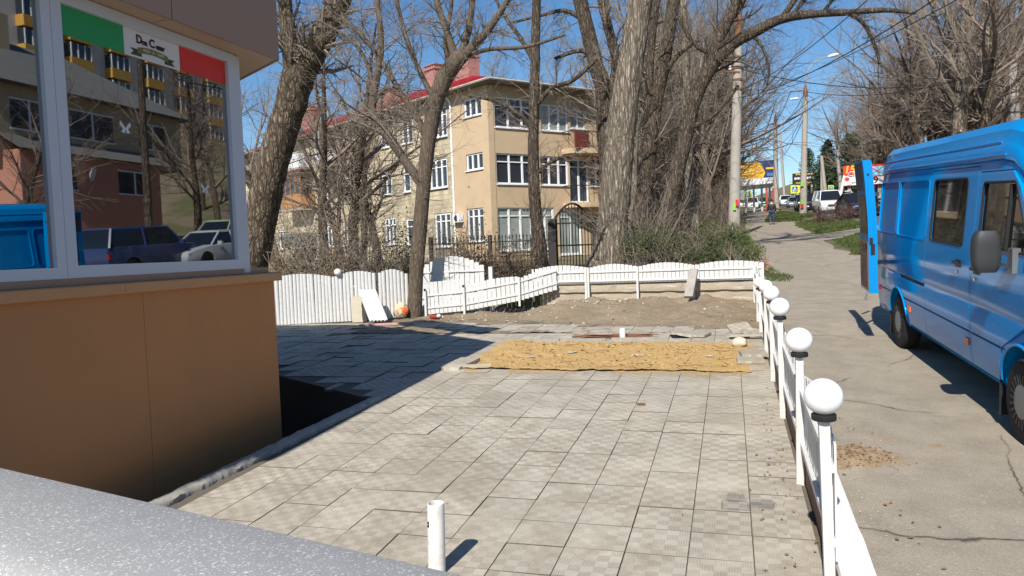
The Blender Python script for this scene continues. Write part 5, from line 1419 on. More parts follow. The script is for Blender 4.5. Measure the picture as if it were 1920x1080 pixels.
leaf_bush('juniper_bush','dark green bush in the middle of the evergreens behind the fence',bush_at(1290,470,22.5),(.75,.6,.75),1700,jun,.065,52,9)
leaf_bush('juniper_bush','fresh green rounded bush beside the foot of the concrete pole',bush_at(1352,458,26),(.75,.5,1.15),2300,jun2,.065,53,10)
leaf_bush('juniper_bush','low yellowish green bush at the edge of the pavement',bush_at(1392,478,25),(.55,.5,.45),900,jun2,.055,54,6)
leaf_bush('juniper_bush','pale olive feathery bush behind the others near the pole',bush_at(1340,440,30),(.9,.5,1.1),1300,olv,.08,55,8)
rust_leaf = plain('rusty_leaves', (0.26,0.115,0.05), .85, .4, 2)
leaf_bush('dry_shrub','small rust brown dry shrub behind the rightmost white panel',bush_at(1305,488,20),(.28,.2,.32),420,rust_leaf,.05,56,4)
leaf_bush('dry_shrub','rust brown dry leaf pile at the pavement edge behind the fence',bush_at(1410,487,20.5),(.35,.25,.25),420,plain('pinkish_leaves',(0.36,0.22,0.15),.85,.3,2),.05,57,4)
pur = plain('barberry_twig', (0.085,0.040,0.042), .85, .4, 2)
leaf_bush('barberry_shrub','dark purple leafless shrub on the grass verge by the road',bush_at(1566,412,48.5),(1.0,.5,.85),2600,pur,.07,58,16)
# bare brown undergrowth
def bare_bush(label, cx, cy, W, H, n, seed, group, mat='twig', leafn=0, leafmat=None, lean=0):
    r_ = random.Random(seed); z0 = G(cx,cy) if cy > 18.2 else T(cy); th = thing('bare_shrub', label, 'shrub', (cx,cy,z0), group); tw = Twigs(seed)
    sp = [dict(n=6,lr=.55,ang=.6,segs=5,sides=4,up=.02,wig=.16,t0=.2,rr=.6,rmin=.008),dict(n=5,lr=.6,ang=.7,segs=4,sides=3,up=.0,wig=.2,t0=.15,rr=.6,rmin=.006),dict(n=0,lr=.5,ang=.7,segs=3,sides=3,up=0,wig=.22,rmin=.0045)]
    for k in range(n): tw.limb(Vector((cx+r_.uniform(-1,1)*W,cy+r_.uniform(-.6,.6),z0-.05)), Vector((r_.gauss(lean,.45),r_.gauss(0,.35),1)), H*r_.uniform(.6,1.15), .016*H/2, 0, sp)
    tw.mb.build('stems', MT[mat], th)
    if leafn:
        mb = MB()
        for k in range(leafn):
            p = Vector((cx+r_.gauss(0,.6)*W, cy+r_.gauss(0,.4), z0+abs(r_.gauss(0,.45))*H)); u = Vector((r_.gauss(0,1),r_.gauss(0,1),r_.gauss(0,1))).normalized()*r_.uniform(.03,.06); v_ = u.orthogonal().normalized()*.03; mb.quad(p-u,p-v_,p+u,p+v_)
        mb.build('dry_leaves', leafmat, th)
dryl = plain('dead_leaves', (0.17,0.115,0.06), .9, .4, 2); dgl = plain('dull_green_leaves', (0.05,0.065,0.03), .9, .4, 2)
UG = 'bare undergrowth behind the plank fence'
for k, (px, Y, W, H, n, lf, lm_) in enumerate(((515,21,.9,2.6,10,260,dryl),(560,22,1.0,3.0,10,300,dryl),(605,21,.9,2.4,10,260,dryl),(650,23,1.0,3.0,10,320,dryl),(690,24,.9,3.4,9,320,dryl),(728,22,.7,2.2,12,300,dgl),(540,25,1.2,4.0,8,260,dryl),(620,26,1.2,4.0,8,260,dryl),(675,27,.8,5.0,8,320,dryl))):
    p = at(px,470,Y); bare_bush('tangled leafless shrub behind the plank fence, '+['nearest the eatery corner','second from the eatery','below the orange balcony','left of the white leaning panel','tall and thin, behind the leaning panel','short and greenish, just left of the slender trunk','tall, rising behind the one nearest the eatery','tall, rising below the pink chimney','tallest, reaching the second floor windows'][k], p.x, Y, W, H, n, 60+k, UG, 'twig_red' if k % 2 else 'twig', lf, lm_)
UH = 'brown shrubs along the iron fence'
for k, (px, Y, W, H, n, lf, lm_) in enumerate(((870,24,.5,1.6,12,700,dryl),(905,23,.6,1.5,14,900,dryl),(945,22.5,.6,1.4,14,900,dryl),(975,23.5,.5,1.3,10,500,dryl),(855,25,.4,1.6,8,600,dgl),(745,24,.4,1.7,8,700,dgl),(765,25,.4,2.0,8,700,dgl))):
    p = at(px,490,Y); bare_bush('brown half bare shrub before the iron fence, '+['behind the tall arched panel','right of the tall arched panel','behind the slumped panels','left of the dark upright tree','greenish, left end of the fence','greenish, left of the slender trunk','tall and green, touching the slender trunk'][k], p.x, Y, W, H, n, 80+k, UH, 'twig_red', lf, lm_)
p = at(1195,440,24); bare_bush('spiky bare shrub with long pale shoots beside the massive poplar', p.x, 24.5, .5, 3.2, 26, 95, None, 'twig', 0, None, .25)
p = at(1240,430,27); bare_bush('bare brown shrub under the arching tree', p.x, 27.5, 1.0, 2.6, 22, 96, None, 'twig_red')
for k, (px, Y) in enumerate(((1320,44),(1345,48),(1362,55),(1335,60),(1310,52))):
    p = at(px,420,Y); bare_bush('thin brown saplings at the foot of the thicket', p.x, Y, 1.3, 4.0, 16, 100+k, 'saplings left of the pavement', 'twig_red', 300, dryl)

# ------------------------------------------------------------------ grass
gm = plain('grass_blades', (0.075,0.098,0.030), .8, .5, .9, spec=.2, kind='World')
def grass(poly, n, label, seed, h=(.06,.16), soil=True):
    r_ = random.Random(seed); mb = MB(); xs_ = [p[0] for p in poly]; ys_ = [p[1] for p in poly]
    def inside(x, y):
        c_ = False; j = len(poly)-1
        for i in range(len(poly)):
            (xi,yi),(xj,yj) = poly[i],poly[j]
            if (yi > y) != (yj > y) and x < (xj-xi)*(y-yi)/(yj-yi)+xi: c_ = not c_
            j = i
        return c_
    k = 0; g0 = 0
    while k < n and g0 < n*20:
        g0 += 1; x, y = r_.uniform(min(xs_),max(xs_)), r_.uniform(min(ys_),max(ys_))
        if not inside(x+.15*noise.noise((x*2,y*2,0)),y+.3*noise.noise((x*2,y*2,4))) or noise.noise((x*1.1,y*1.1,seed)) < -.35: continue
        k += 1; z = G(x,y)+.012; H = r_.uniform(*h)*(1+.5*noise.noise((x*.8,y*.8,1))); a = r_.uniform(0,6.28); w_ = .012+.003*(y-20)*.3; lx, ly = r_.gauss(0,.4)*H, r_.gauss(0,.4)*H
        dx, dy = math.cos(a)*w_, math.sin(a)*w_; q = len(mb.v); mb.v += [(x-dx,y-dy,z),(x+dx,y+dy,z),(x+lx,y+ly,z+H)]; mb.f.append((q,q+1,q+2)); mb.m.append(0)
    o = stuff(mb.build('grass', gm), label)
    m2 = MB(); m2.poly([(x,y,G(x,y)+.016) for x,y in poly]); 
    return o
grass([(3.75,25.2),(4.6,25.2),(6.8,30),(7,36),(5.6,35.5),(4.0,32.6)], 9000, 'short green grass on the verge beside the van', 1)
grass([(3.95,50),(4.15,38.2),(6.6,40.5),(7.0,47),(6.9,56),(5.0,54)], 12000, 'green grass of the verge around the purple shrub', 2, (.08,.2))
grass([(2.6,60),(4.7,57),(6.9,66),(7.2,74),(5,92),(4.0,82)], 9000, 'green grass of the verge around the lamp pole', 3, (.08,.2))
grass([(16,60),(22,60),(34,100),(26,130),(15,130),(15,80)], 7000, 'green grass on the slope under the billboard', 4, (.15,.35))
grass([(.78,18.6),(1.35,18.3),(1.5,19.4),(1.0,22),(.75,24)], 900, 'a few grass tufts at the pavement edge by the fence corner', 5, (.04,.10))
grass([(.85,24),(1.0,30),(.9,40),(.2,44),(-.6,40),(.1,30),(.3,24)], 3000, 'grass along the left edge of the pavement', 6, (.05,.14))
# ------------------------------------------------------------------ the three storey house behind the trees
HC = Vector((-12.27,38.11,0)); HV = Vector((-.843,.537,0)).normalized(); HU = Vector((.639,.769,0)).normalized()
def HP(a, b, z): return HC+HV*a+HU*b+Vector((0,0,z))
def hbox(mb, a0, a1, b0, b1, z0, z1, mi=0):
    mb.hexa([HP(a0,b0,z0),HP(a1,b0,z0),HP(a1,b1,z0),HP(a0,b1,z0),HP(a0,b0,z1),HP(a1,b0,z1),HP(a1,b1,z1),HP(a0,b1,z1)], mi)
hs = thing('apartment_house', 'three storey beige and stone house with red metal roof and pink chimneys', 'house', tuple(HP(0,0,1.4)))
MT['peach'] = plain('peach_render', (0.53,0.395,0.255), .85, .06, .6, .15, 20, kind='World', dirt=.38, dirtcol=(.36,.28,.19))
t = NT('limestone_block'); g_i = t.n('NewGeometry'); c = t.coord('World')
col = t.mix(g_i.outputs['Random Per Island'], (0.46,0.385,0.26), (0.66,0.575,0.41))
stn = t.ramp(t.noise(t.coord('World',(1,1,.35)), .55, 6, .65), [(.45,0.0),(.68,.75)])
col = t.mix(stn, col, (0.22,0.19,0.145)); col = t.mix(t.ramp(t.noise(c, 6, 5), [(.5,0.0),(.75,.4)]), col, (.30,.24,.16))
MT['limestone'] = t.done(col, .92, t.bump(t.noise(c, 14, 5), .4, .02), .1)
MT['mortar'] = plain('grey_mortar', (0.34,0.29,0.21), .95, .2, 3, kind='World')
MT['red_roof'] = plain('red_metal_roof', (0.36,0.020,0.035), .45, .12, 1.2, kind='World', dirt=.15)
MT['pink_brick'] = plain('pink_chimney', (0.36,0.175,0.15), .85, .15, 4, .4, 30, kind='World')
Z0, ZE = 1.0, 10.95
mb = MB(); mb.loft([[HP(0,0,z),HP(3.3,0,z),HP(3.3,.04,z),HP(34,.04,z),HP(34,11,z),HP(0,11,z)] for z in (Z0,ZE)])
core = mb.build('wall', [MT['peach'],MT['mortar']], hs, None, fix=True)
for pol in core.data.polygons:
    cc_ = pol.center+Vector(ROOT[hs.name]); q = cc_-HC
    if q.dot(HV) > 8 and abs(pol.normal.z) < .5: pol.material_index = 1
LW = [(.55,2.08,9.47,10.47,3),(.57,2.05,6.55,7.45,3),(.70,2.16,2.60,4.46,3),
      (3.75,5.2,8.75,10.45,3),(3.9,5.6,5.85,7.5,3),(3.75,5.3,2.4,4.35,3),
      (7.25,8.45,8.85,10.3,2),(7.75,8.5,5.9,7.45,1),(7.5,8.4,2.6,4.2,1),
      (9.9,11.1,5.9,7.6,2),(9.6,10.9,2.7,4.4,3),(10.0,11.0,8.9,10.3,2),
      (15.3,16.4,5.9,7.5,2),(15.4,16.4,8.9,10.3,2),(15.5,16.5,2.8,4.4,2),(18.2,19.3,5.9,7.4,2),(18.2,19.3,8.9,10.3,2),(17.8,18.9,2.8,4.3,2),
      (26,27.2,5.9,7.4,2),(26,27.2,8.9,10.3,2),(26,27.2,2.8,4.3,2),(29.5,30.7,5.9,7.4,2),(29.5,30.7,8.9,10.3,2)]
RW = [(.42,3.15,8.72,10.36,3),(3.5,5.45,8.72,10.2,3),(5.6,6.75,8.95,10.05,2),(.42,3.05,5.68,7.34,3),(3.35,5.35,5.66,7.3,3),(6.95,8.0,5.66,7.3,2),(.4,2.7,2.05,4.40,3),(3.0,4.2,2.05,4.4,2),(8.9,10.2,5.7,7.2,2),(8.9,10.2,8.7,10.2,2),(4.6,6.2,1.7,4.3,2)]
DOOR = (5.45,6.85,4.70,7.2)
cuts = []
def hcut(f, *a):
    m = MB(); f(m, *a); me = m.mesh('c', MT['mortar']); b = bmesh.new(); b.from_mesh(me); bmesh.ops.recalc_face_normals(b, faces=b.faces[:]); b.to_mesh(me); b.free(); return me
for a0,a1,z0,z1,n in LW: cuts.append(hcut(hbox, a0,a1,-.5,.16,z0,z1))
for b0,b1,z0,z1,n in RW+[DOOR+(2,)]: cuts.append(hcut(hbox, -.5,.16,b0,b1,z0,z1))
for me in cuts: me.transform(Matrix.Translation(-Vector(ROOT[hs.name])))
apply_bool(core, cuts)
def hwin(face, s0, s1, z0, z1, n, name='window', trans=True):
    bx = (lambda m,p0,p1,d0,d1,q0,q1: hbox(m,p0,p1,d0,d1,q0,q1)) if face == 'L' else (lambda m,p0,p1,d0,d1,q0,q1: hbox(m,d0,d1,p0,p1,q0,q1))
    m = MB(); bx(m,s0+.02,s1-.02,.12,.13,z0+.02,z1-.02); w_ = m.build(name, MT['curtain_glass' if (face == 'R' and (z0 < 3 or (s0 > 3.2 and z0 > 8))) else 'house_glass'], hs)
    m = MB(); f = .085
    bx(m,s0,s1,.06,.115,z0,z0+f); bx(m,s0,s1,.06,.115,z1-f,z1); bx(m,s0,s0+f,.06,.115,z0+f,z1-f); bx(m,s1-f,s1,.06,.115,z0+f,z1-f)
    for k in range(1,n): x = lerp(s0,s1,k/n); bx(m,x-f*.6,x+f*.6,.06,.115,z0+f,z1-f)
    if trans and z1-z0 > 1.5: bx(m,s0+f,s1-f,.062,.112,z1-.48,z1-.42)
    m.build('frame', MT['upvc_h'], w_)
    m = MB(); bx(m,s0-.05,s1+.05,-.08,.06,z0-.05,z0-.002); m.build('sill', MT['upvc_h'], w_)
    return w_
MT['upvc_h'] = plain('house_window_white', (0.78,0.79,0.80), .4, .04, 3)
for q in LW: hwin('L', *q)
for q in RW: hwin('R', *q)
hwin('R', *DOOR, 2, 'balcony_door')
# limestone facing
m = MB(); rw = .26; k = 0; rr_ = random.Random(3); z = Z0
while z < ZE-.02:
    a = 3.36+(0 if k % 2 else -.22)
    while a < 33.9:
        L_ = .46*rr_.uniform(.85,1.15); a0, a1 = max(a,3.34), min(a+L_,33.98); zc = min(z+rw-.012, ZE-.004)
        if not any(w0_-.03 < a1 and a0 < w1_+.03 and q0-.06 < zc and z < q1+.02 for w0_,w1_,q0,q1,_ in LW) and a1-a0 > .05:
            p_ = rr_.uniform(.002,.022); hbox(m,a0,a1-.012,.036-p_,.05,z,zc)
        a += L_
    z += rw; k += 1
o = m.build('stone_block', MT['limestone'], hs); o['kind'] = 'stuff'
# corner band, drain pipe, eaves, roof
m = MB(); hbox(m,-.03,.34,-.03,.33,Z0,ZE-.02); m.build('corner_pillar', MT['peach'], hs)
m = MB(); m.tube([HP(3.25,-.05,1.2),HP(3.25,-.05,10.5),HP(3.22,-.35,10.85)], .06, 8); m.build('drain_pipe', MT['white_plastic'], hs)
def roof_pt(a,b,z): return HP(a,b,z)
E_ = [(-.95,-.6),(34.6,-.6),(34.6,11.7),(-.95,11.7)]
m = MB(); m.loft([[HP(a,b,z) for a,b in E_] for z in (ZE+.0,ZE+.12)]); m.build('eaves', plain('dark_eaves', (0.15,0.125,0.10), .8, .2, 2), hs, fix=True)
m = MB(); r0, r1 = HP(9.5,5.5,13.85), HP(28,5.5,13.85); e = [HP(a*1.0,b,ZE+.13) for a,b in E_]
m.poly([e[0],e[1],r1,r0]); m.poly([e[1],e[2],r1]); m.poly([e[2],e[3],r0,r1]); m.poly([e[3],e[0],r0]); rf = m.build('roof', MT['red_roof'], hs, fix=True)
m = MB()
for k in range(64):
    f = (k+.5)/64; a = lerp(-.9,34.5,f); top = min(5.5-.6+6.1-5.5+.0, 6.1); bt_ = min(1,max(0,(a+.95)/10.4),max(0,(34.6-a)/6.6))
    pa, pb = HP(a,-.6,ZE+.15), HP(a,-.6+6.1*bt_,ZE+.15+2.72*bt_); m.bar(pa,pb,.03,.05)
m.build('roof_seam', MT['red_roof'], rf)['kind'] = 'stuff'
m = MB(); m.tube([HP(-1.0,-.66,ZE+.08),HP(34.6,-.66,ZE+.08)], .07, 6); m.tube([HP(-1.0,-.66,ZE+.08),HP(-1.0,11.7,ZE+.08)], .07, 6); m.build('gutter', MT['wood_grey'], hs)
for a0,a1,b0,zt in ((26.9,28.8,3.0,14.6),(14.7,16.2,3.0,13.9),(9.8,11.0,3.4,14.5),(6.2,7.6,3.4,14.5)):
    m = MB(); hbox(m,a0,a1,b0,b0+.8,11.8,zt-.35); ch = m.build('chimney', MT['pink_brick'], rf)
    m = MB(); hbox(m,a0-.08,a1+.08,b0-.08,b0+.88,zt-.35,zt-.22); hbox(m,a0-.05,a1+.05,b0-.05,b0+.85,zt-.06,zt)
    for k in range(5): x = lerp(a0+.05,a1-.15,k/4); hbox(m,x,x+.12,b0,b0+.8,zt-.22,zt-.06)
    m.build('chimney_cap', MT['pink_brick'], ch)
# balconies of the sunny front
def balcony(b0, b1, z, label):
    m = MB(); pts = []
    N_ = 10; ring0 = [(0,b0)]+[(-1.15*math.sin(math.pi*(.12+.76*k/N_))**.6, lerp(b0,b1,k/N_)) for k in range(N_+1)]+[(0,b1)]
    m.loft([[HP(a,b,zz) for a,b in ring0] for zz in (z-.28,z)]); s_ = m.build('balcony_slab', MT['peach'], hs, fix=True)
    m = MB(); rp = [HP(a*.95,b,z+.95) for a,b in ring0]; m.tube(rp,.025,5)
    for a,b in ring0[1:-1]: m.tube([HP(a*.95,b,z),HP(a*.95,b,z+.95)],.014,4)
    m.build('railing', MT['black_iron'], s_)
    return s_
b1_ = balcony(4.9,8.1,4.66,'')
b2_ = balcony(4.9,8.1,7.72,'')
m = MB(); hbox(m,-1.02,-.92,5.0,6.0,7.75,8.6); m.build('parapet_board', plain('maroon_board', (0.14,0.03,0.025), .7, .2, 3), b2_)
# side balconies on the stone wing
wc = plain('white_corrugated', (0.72,0.73,0.74), .5, .05, 3); mar = plain('maroon_sheet', (0.17,0.035,0.03), .6, .15, 2); orw = plain('orange_wood', (0.42,0.20,0.07), .6, .15, 4); gry = plain('grey_sheet', (0.17,0.165,0.155), .7, .2, 3); tanb = plain('tan_board', (0.36,0.27,0.15), .8, .2, 3)
def side_balcony(a0, a1, z, mat, glaze, frame_mat):
    m = MB(); hbox(m,a0,a1,-1.1,.03,z-.16,z); s_ = m.build('balcony_slab', MT['concrete'], hs)
    m = MB(); hbox(m,a0,a1,-1.1,-1.04,z,z+1.0); hbox(m,a0,a0+.06,-1.04,.03,z,z+1.0); hbox(m,a1-.06,a1,-1.04,.03,z,z+1.0); m.build('balcony_front', mat, s_)
    if glaze:
        m = MB(); hbox(m,a0+.04,a1-.04,-1.06,-1.05,z+1.0,z+2.4); m.build('balcony_glass', MT['house_glass'], s_)
        m = MB()
        for k in range(5): x = lerp(a0,a1-.08,k/4); hbox(m,x,x+.08,-1.1,-1.02,z+1.0,z+2.4)
        hbox(m,a0,a1,-1.1,-1.02,z+2.4,z+2.5); hbox(m,a0,a1,-1.1,-1.02,z+1.0,z+1.06); m.build('balcony_frame', frame_mat, s_)
        m = MB(); hbox(m,a0-.1,a1+.1,-1.25,.03,z+2.52,z+2.58); m.build('balcony_roof', gry, s_)
side_balcony(20.5,23.9,8.75,wc,False,wc); side_balcony(20.5,23.9,5.75,orw,True,orw); side_balcony(20.5,23.9,2.9,gry,False,gry)
m = MB(); hbox(m,20.5,23.9,-1.08,-1.0,8.0,8.6); m.build('awning', mar, hs)
side_balcony(12.3,14.6,8.55,tanb,False,tanb); side_balcony(12.3,14.6,5.7,gry,False,gry)
side_balcony(16.6,17.9,8.6,wc,True,wc)
m = MB(); hbox(m,2.45,3.05,-.32,-.04,3.75,4.2); ac = tag(m.build('air_conditioner', MT['white_plastic']), 'white air conditioner box on the house wall beside the drain pipe', 'air conditioner')
m = MB(); q = HP(2.66,-.33,3.97); m.lathe((0,0,0),[(.17,0),(.17,.01),(.12,.012)],14,axis='Y'); o = m.build('fan_grille', MT['black_plastic'], ac, local=True); o.location = q
# ------------------------------------------------------------------ black iron fence with an arched gate
fA, fB = Vector((-11.9,28.6,0)), Vector((-7.05,29.55,0)); fz = lambda p: G(p.x,p.y)
iron = thing('iron_fence', 'black iron fence of spiked bars in front of the house', 'fence', (fA.x,fA.y,1.2))
n = 34; d = fB-fA
for i in range(n):
    p = fA+d*((i+.5)/n); m = MB(); m.bar((p.x,p.y,fz(p)),(p.x,p.y,2.62),.028,.028); m.lathe((p.x,p.y,2.62),[(.02,0),(.03,.04),(.002,.14)],4); m.build('bar', MT['black_iron'], iron)
for zz in (1.35,1.85,2.45):
    m = MB(); m.bar(fA+Vector((0,0,zz)),fB+Vector((0,0,zz)),.04,.05); m.build('rail', MT['black_iron'], iron)
for f in (0,.5,1):
    p = fA+d*f; m = MB(); m.box(p.x-.07,p.x+.07,p.y-.07,p.y+.07,1.0,2.75); m.build('post', MT['black_iron'], iron)
gA, gB = Vector((-6.95,29.6,0)), Vector((-5.35,29.9,0)); gt = thing('iron_gate', 'tall black iron gate with an arched top left of the massive poplar', 'gate', (gA.x,gA.y,1.2)); d = gB-gA
for i in range(13):
    f = (i+.5)/13; p = gA+d*f; zt = 3.15+.75*math.sin(math.pi*f); m = MB(); m.bar((p.x,p.y,1.15),(p.x,p.y,zt),.032,.032); m.build('bar', MT['black_iron'], gt)
m = MB(); m.tube([gA+d*(k/12)+Vector((0,0,3.15+.75*math.sin(math.pi*k/12))) for k in range(13)], .05, 6); m.build('arch', MT['black_iron'], gt)
for zz in (1.3,2.2,3.1): m = MB(); m.bar(gA+Vector((0,0,zz)),gB+Vector((0,0,zz)),.05,.06); m.build('rail', MT['black_iron'], gt)
for f in (-.09,1.0): p = gA+d*f; m = MB(); m.box(p.x,p.x+.32,p.y-.16,p.y+.16,.9,3.3); m.build('pillar', plain('dark_pillar', (0.035,0.03,0.028), .8, .2, 4), gt)

# ------------------------------------------------------------------ poles, lamps and wires
def pole(label, pts, Y, n=14, group=None, mat='pole', name='utility_pole'):
    pp = [(at(x,y,Y), rad(r_,Y)) for x,y,r_ in pts]; b = pp[0][0]; g_ = G(b.x,b.y); th = thing(name, label, 'pole', (b.x,Y,g_), group)
    P_, R2 = [p for p,_ in pp], [r_ for _,r_ in pp]; P_ = [Vector((b.x,Y,g_-.3))]+P_; R2 = [R2[0]]+R2
    m = MB(); m.tube(P_, R2, n); m.build('shaft', MT[mat], th, 60); return th
def arm(th, name, a, b, Y, w_, mat, r=None): A_, B_ = at(*a,Y), at(*b,Y); m = MB(); m.bar(A_,B_,w_,w_); return m.build(name, MT[mat], th)
p1_ = pole('thick leaning concrete pole at the left edge of the pavement', [(1376,446,10.5),(1379,300,9),(1382,180,8),(1384,78,7)], 39.8)
m = MB(); m.tube([at(1384,80,39.8),at(1385,60,39.8),at(1387,-60,39.8)], [.21,.17,.14], 10); m.build('steel_top', MT['rust'], p1_)
arm(p1_,'crossarm',(1327,105),(1389,106),39.6,.09,'rust'); arm(p1_,'crossarm',(1327,132),(1387,135),39.6,.09,'rust')
for x,y in ((1349,99),(1347,126),(1369,127)): q = at(x,y,39.6); m = MB(); m.lathe(tuple(q),[(.02,-.14),(.07,-.1),(.08,.0),(.05,.06),(.06,.1),(.01,.14)],10); m.build('insulator', MT['white_plastic'], p1_)
for y in (150,168,128): q = at(1383,y,39.8); m = MB(); m.lathe(tuple(q),[(.245,-.05),(.255,-.05),(.255,.05),(.245,.05)],14); m.build('band', MT['rust'], p1_)
gst, rst = plain('green_sticker', (0.20,0.55,0.03), .6, .1, 4), plain('red_sticker', (0.60,0.02,0.02), .6, .1, 4)
for (x,y,m_) in ((1382,380,rst),(1377,388,gst)): q = at(x,y,39.45); m = MB(); m.box(q.x-.07,q.x+.07,q.y-.03,q.y+.0,q.z-.16,q.z+.16); m.build('sticker', m_, p1_)
p2_ = pole('tall concrete street lamp pole on the grass verge', [(1506,404,6.4),(1507,330,5.2),(1509,240,4.4),(1510,180,3.8)], 70.7, name='street_lamp')
m = MB(); m.tube([at(1510,182,70.7),at(1510,170,70.7),at(1510.5,158,70.7)], [.22,.19,.09], 10); m.build('steel_cap', MT['rust'], p2_)
lp_, lr_ = spline([(at(x,y,70.7),.055) for x,y in ((1510.5,160),(1513,138),(1523,122),(1538,110),(1554,106))], 4); m = MB(); m.tube(lp_, lr_, 7); m.build('arm', MT['pole'], p2_)
def head(th, a, b, Y):
    A_, B_ = at(*a,Y), at(*b,Y); m = MB(); d_ = (B_-A_); m.tube([A_,A_+d_*.25,A_+d_*.7,B_],[.05,.14,.15,.05],10); m.build('lamp_head', MT['white_plastic'], th, 60)
head(p2_,(1552,106.5),(1573,101),70.7)
arm(p2_,'crossarm',(1481,172),(1509,170),70.6,.10,'rust')
for y,m_ in ((378,gst),(386,rst),(345,gst)): q = at(1504,y,70.3); m = MB(); m.box(q.x-.12,q.x+.12,q.y-.03,q.y+.0,q.z-.2,q.z+.2); m.build('sticker', m_, p2_)
p3_ = pole('farther concrete street lamp pole beside the walking person', [(1456,397,5),(1455,340,4.2),(1454,280,3.6),(1454,228,3)], 96, name='street_lamp')
m = MB(); m.tube([at(1454,232,96),at(1454,220,96),at(1454,214,96)], [.21,.17,.08], 8); m.build('steel_cap', MT['rust'], p3_)
lp_, lr_ = spline([(at(x,y,96),.06) for x,y in ((1454,216),(1457,200),(1465,190),(1482,186))], 4); m = MB(); m.tube(lp_, lr_, 6); m.build('arm', MT['pole'], p3_)
head(p3_,(1480,186.5),(1499,184),96); arm(p3_,'crossarm',(1441,234),(1454,233),96,.1,'rust')
p4_ = pole('distant lamp pole between the two near street lamps', [(1472,385,2.6),(1466,300,2),(1463,252,1.5)], 150, name='street_lamp'); head(p4_,(1462,251),(1471,249),150)
PL = ['short concrete pole right of the tall street lamp','slim concrete pole by the dark pines','slim leaning concrete pole left of the red and white billboard','thin pole on the slope above the van roof','pale pole with a crossarm on the slope at the right edge']
for k,(pts,Y) in enumerate((([(1541,390,2.6),(1541,300,2.2)],105),([(1548,365,3.4),(1544,330,3),(1540,292,2.6)],95),([(1576,350,3.2),(1572,310,2.8),(1569,280,2.4)],85),([(1731,300,3.2),(1729,228,2.6)],75),([(1905,260,7.5),(1901,170,6.5),(1898,116,6)],55))):
    th = pole(PL[k], pts, Y)
    if k == 4: arm(th,'crossarm',(1880,123),(1905,123),55,.08,'rust')
    if k == 2: arm(th,'crossarm',(1564,285),(1575,284),85,.08,'rust')
def wire(a, b, sag, r, label, grp='overhead wires'):
    a, b = Vector(a), Vector(b); m = MB(); m.tube([a.lerp(b,k/14)-Vector((0,0,sag*4*(k/14)*(1-k/14))) for k in range(15)], r, 4, False)
    tag(m.build('overhead_wire', MT['black_plastic']), label, 'wire', grp)
wl_ = 'thin dark overhead wire running up to the right from the thick concrete pole'
wire(at(1383,170,39.6), at(1640,-12,20), .3, .016, wl_); wire(at(1383,183,39.6), at(1770,-12,18), .4, .016, wl_); wire(at(1420,170,60), at(1920,-70,22), .4, .018, wl_)
wl2 = 'thin overhead wire strung between the street lamp poles and the slope'
wire(at(1510,172,70), at(1454,234,96), .8, .03, wl2); wire(at(1482,172,70), at(1441,234,96), .8, .03, wl2); wire(at(1510,200,70), at(1466,275,150), 1.0, .03, wl2); wire(at(1510,246,70.5), at(1730,235,75), 1.4, .03, wl2); wire(at(1510,172,70), at(1900,118,55), 1.0, .025, wl2); wire(at(1060,176,33), at(1383,165,39.6), .5, .014, 'thin level wire passing behind the massive poplar'); wire(at(1383,128,39.6), at(1900,122,55), 1.2, .02, wl2); wire(at(1509,215,70.5), at(1456,300,96), .8, .03, wl2)

# ------------------------------------------------------------------ billboards, station roof, signs
def flat(c_, ux, w_, h_, th_, name, mat, par):
    m = MB(); c_ = Vector(c_); ux = Vector(ux).normalized(); m.obox(c_, ux*w_/2, Vector((-ux.y,ux.x,0))*th_/2, (0,0,h_/2)); return m.build(name, mat, par)
def print_poly(par, c_, ux, pts, mat, off, name='print'):
    ux = Vector(ux).normalized(); nn = Vector((ux.y,-ux.x,0)); m = MB(); P_ = [Vector(c_)+ux*x+Vector((0,0,z))+nn*off for x,z in pts]; m.prism(P_, nn*.01); return m.build(name, mat, par, fix=True)
def print_text(par, c_, ux, s, size, x, z, mat, off, bold=.0, slant=0.0, name='lettering'):
    ux = Vector(ux).normalized(); nn = Vector((ux.y,-ux.x,0)); me = text_mesh(s, size, mat, .006, bold)
    if slant: me.transform(Matrix(((1,slant,0,0),(0,1,0,0),(0,0,1,0),(0,0,0,1))))
    me.transform(Matrix(((ux.x,0,nn.x,0),(ux.y,0,nn.y,0),(0,1,0,0),(0,0,0,1))))
    o = link(name, me, par); o.location = Vector(c_)+ux*x+Vector((0,0,z))+nn*off-Vector(ROOT[par.name]); return o
inkY, inkB, inkK, inkR, inkW, inkC = [plain('ink_'+n_, c_, .5, .05, 2) for n_, c_ in (('yellow',(.80,.42,.02)),('navy',(.015,.03,.10)),('black',(.015,.015,.018)),('red',(.62,.035,.03)),('white',(.72,.73,.74)),('cyan',(.25,.52,.68)))]
Y = 112; ux = Vector((1,.12,0)); a_, b_ = at(1383,342,Y), at(1457,299,Y); cc_ = (a_+b_)/2; W_, H_ = (b_.x-a_.x)*1.0, b_.z-a_.z
bb_ = thing('billboard', 'large yellow and navy billboard beyond the bare trees on the left', 'billboard', (cc_.x,Y,G(cc_.x,Y)))
flat(cc_,ux,W_,H_,.3,'panel',inkB,bb_)
t = NT('golden_photo_print'); c = t.coord('World'); t.done(t.mix(t.ramp(t.noise(c,1.1,5,.6,1.2),[(.35,0.0),(.6,1.0)]), (.32,.13,.02), (.85,.50,.03)), .5); MT['gold_print'] = t.mat
print_poly(bb_,cc_,ux,[(-W_/2,-H_/2),(W_*.10,-H_/2),(W_*.20,-H_*.1),(W_*.08,H_*.38),(-W_*.1,H_/2),(-W_/2,H_/2)],MT['gold_print'],.16)
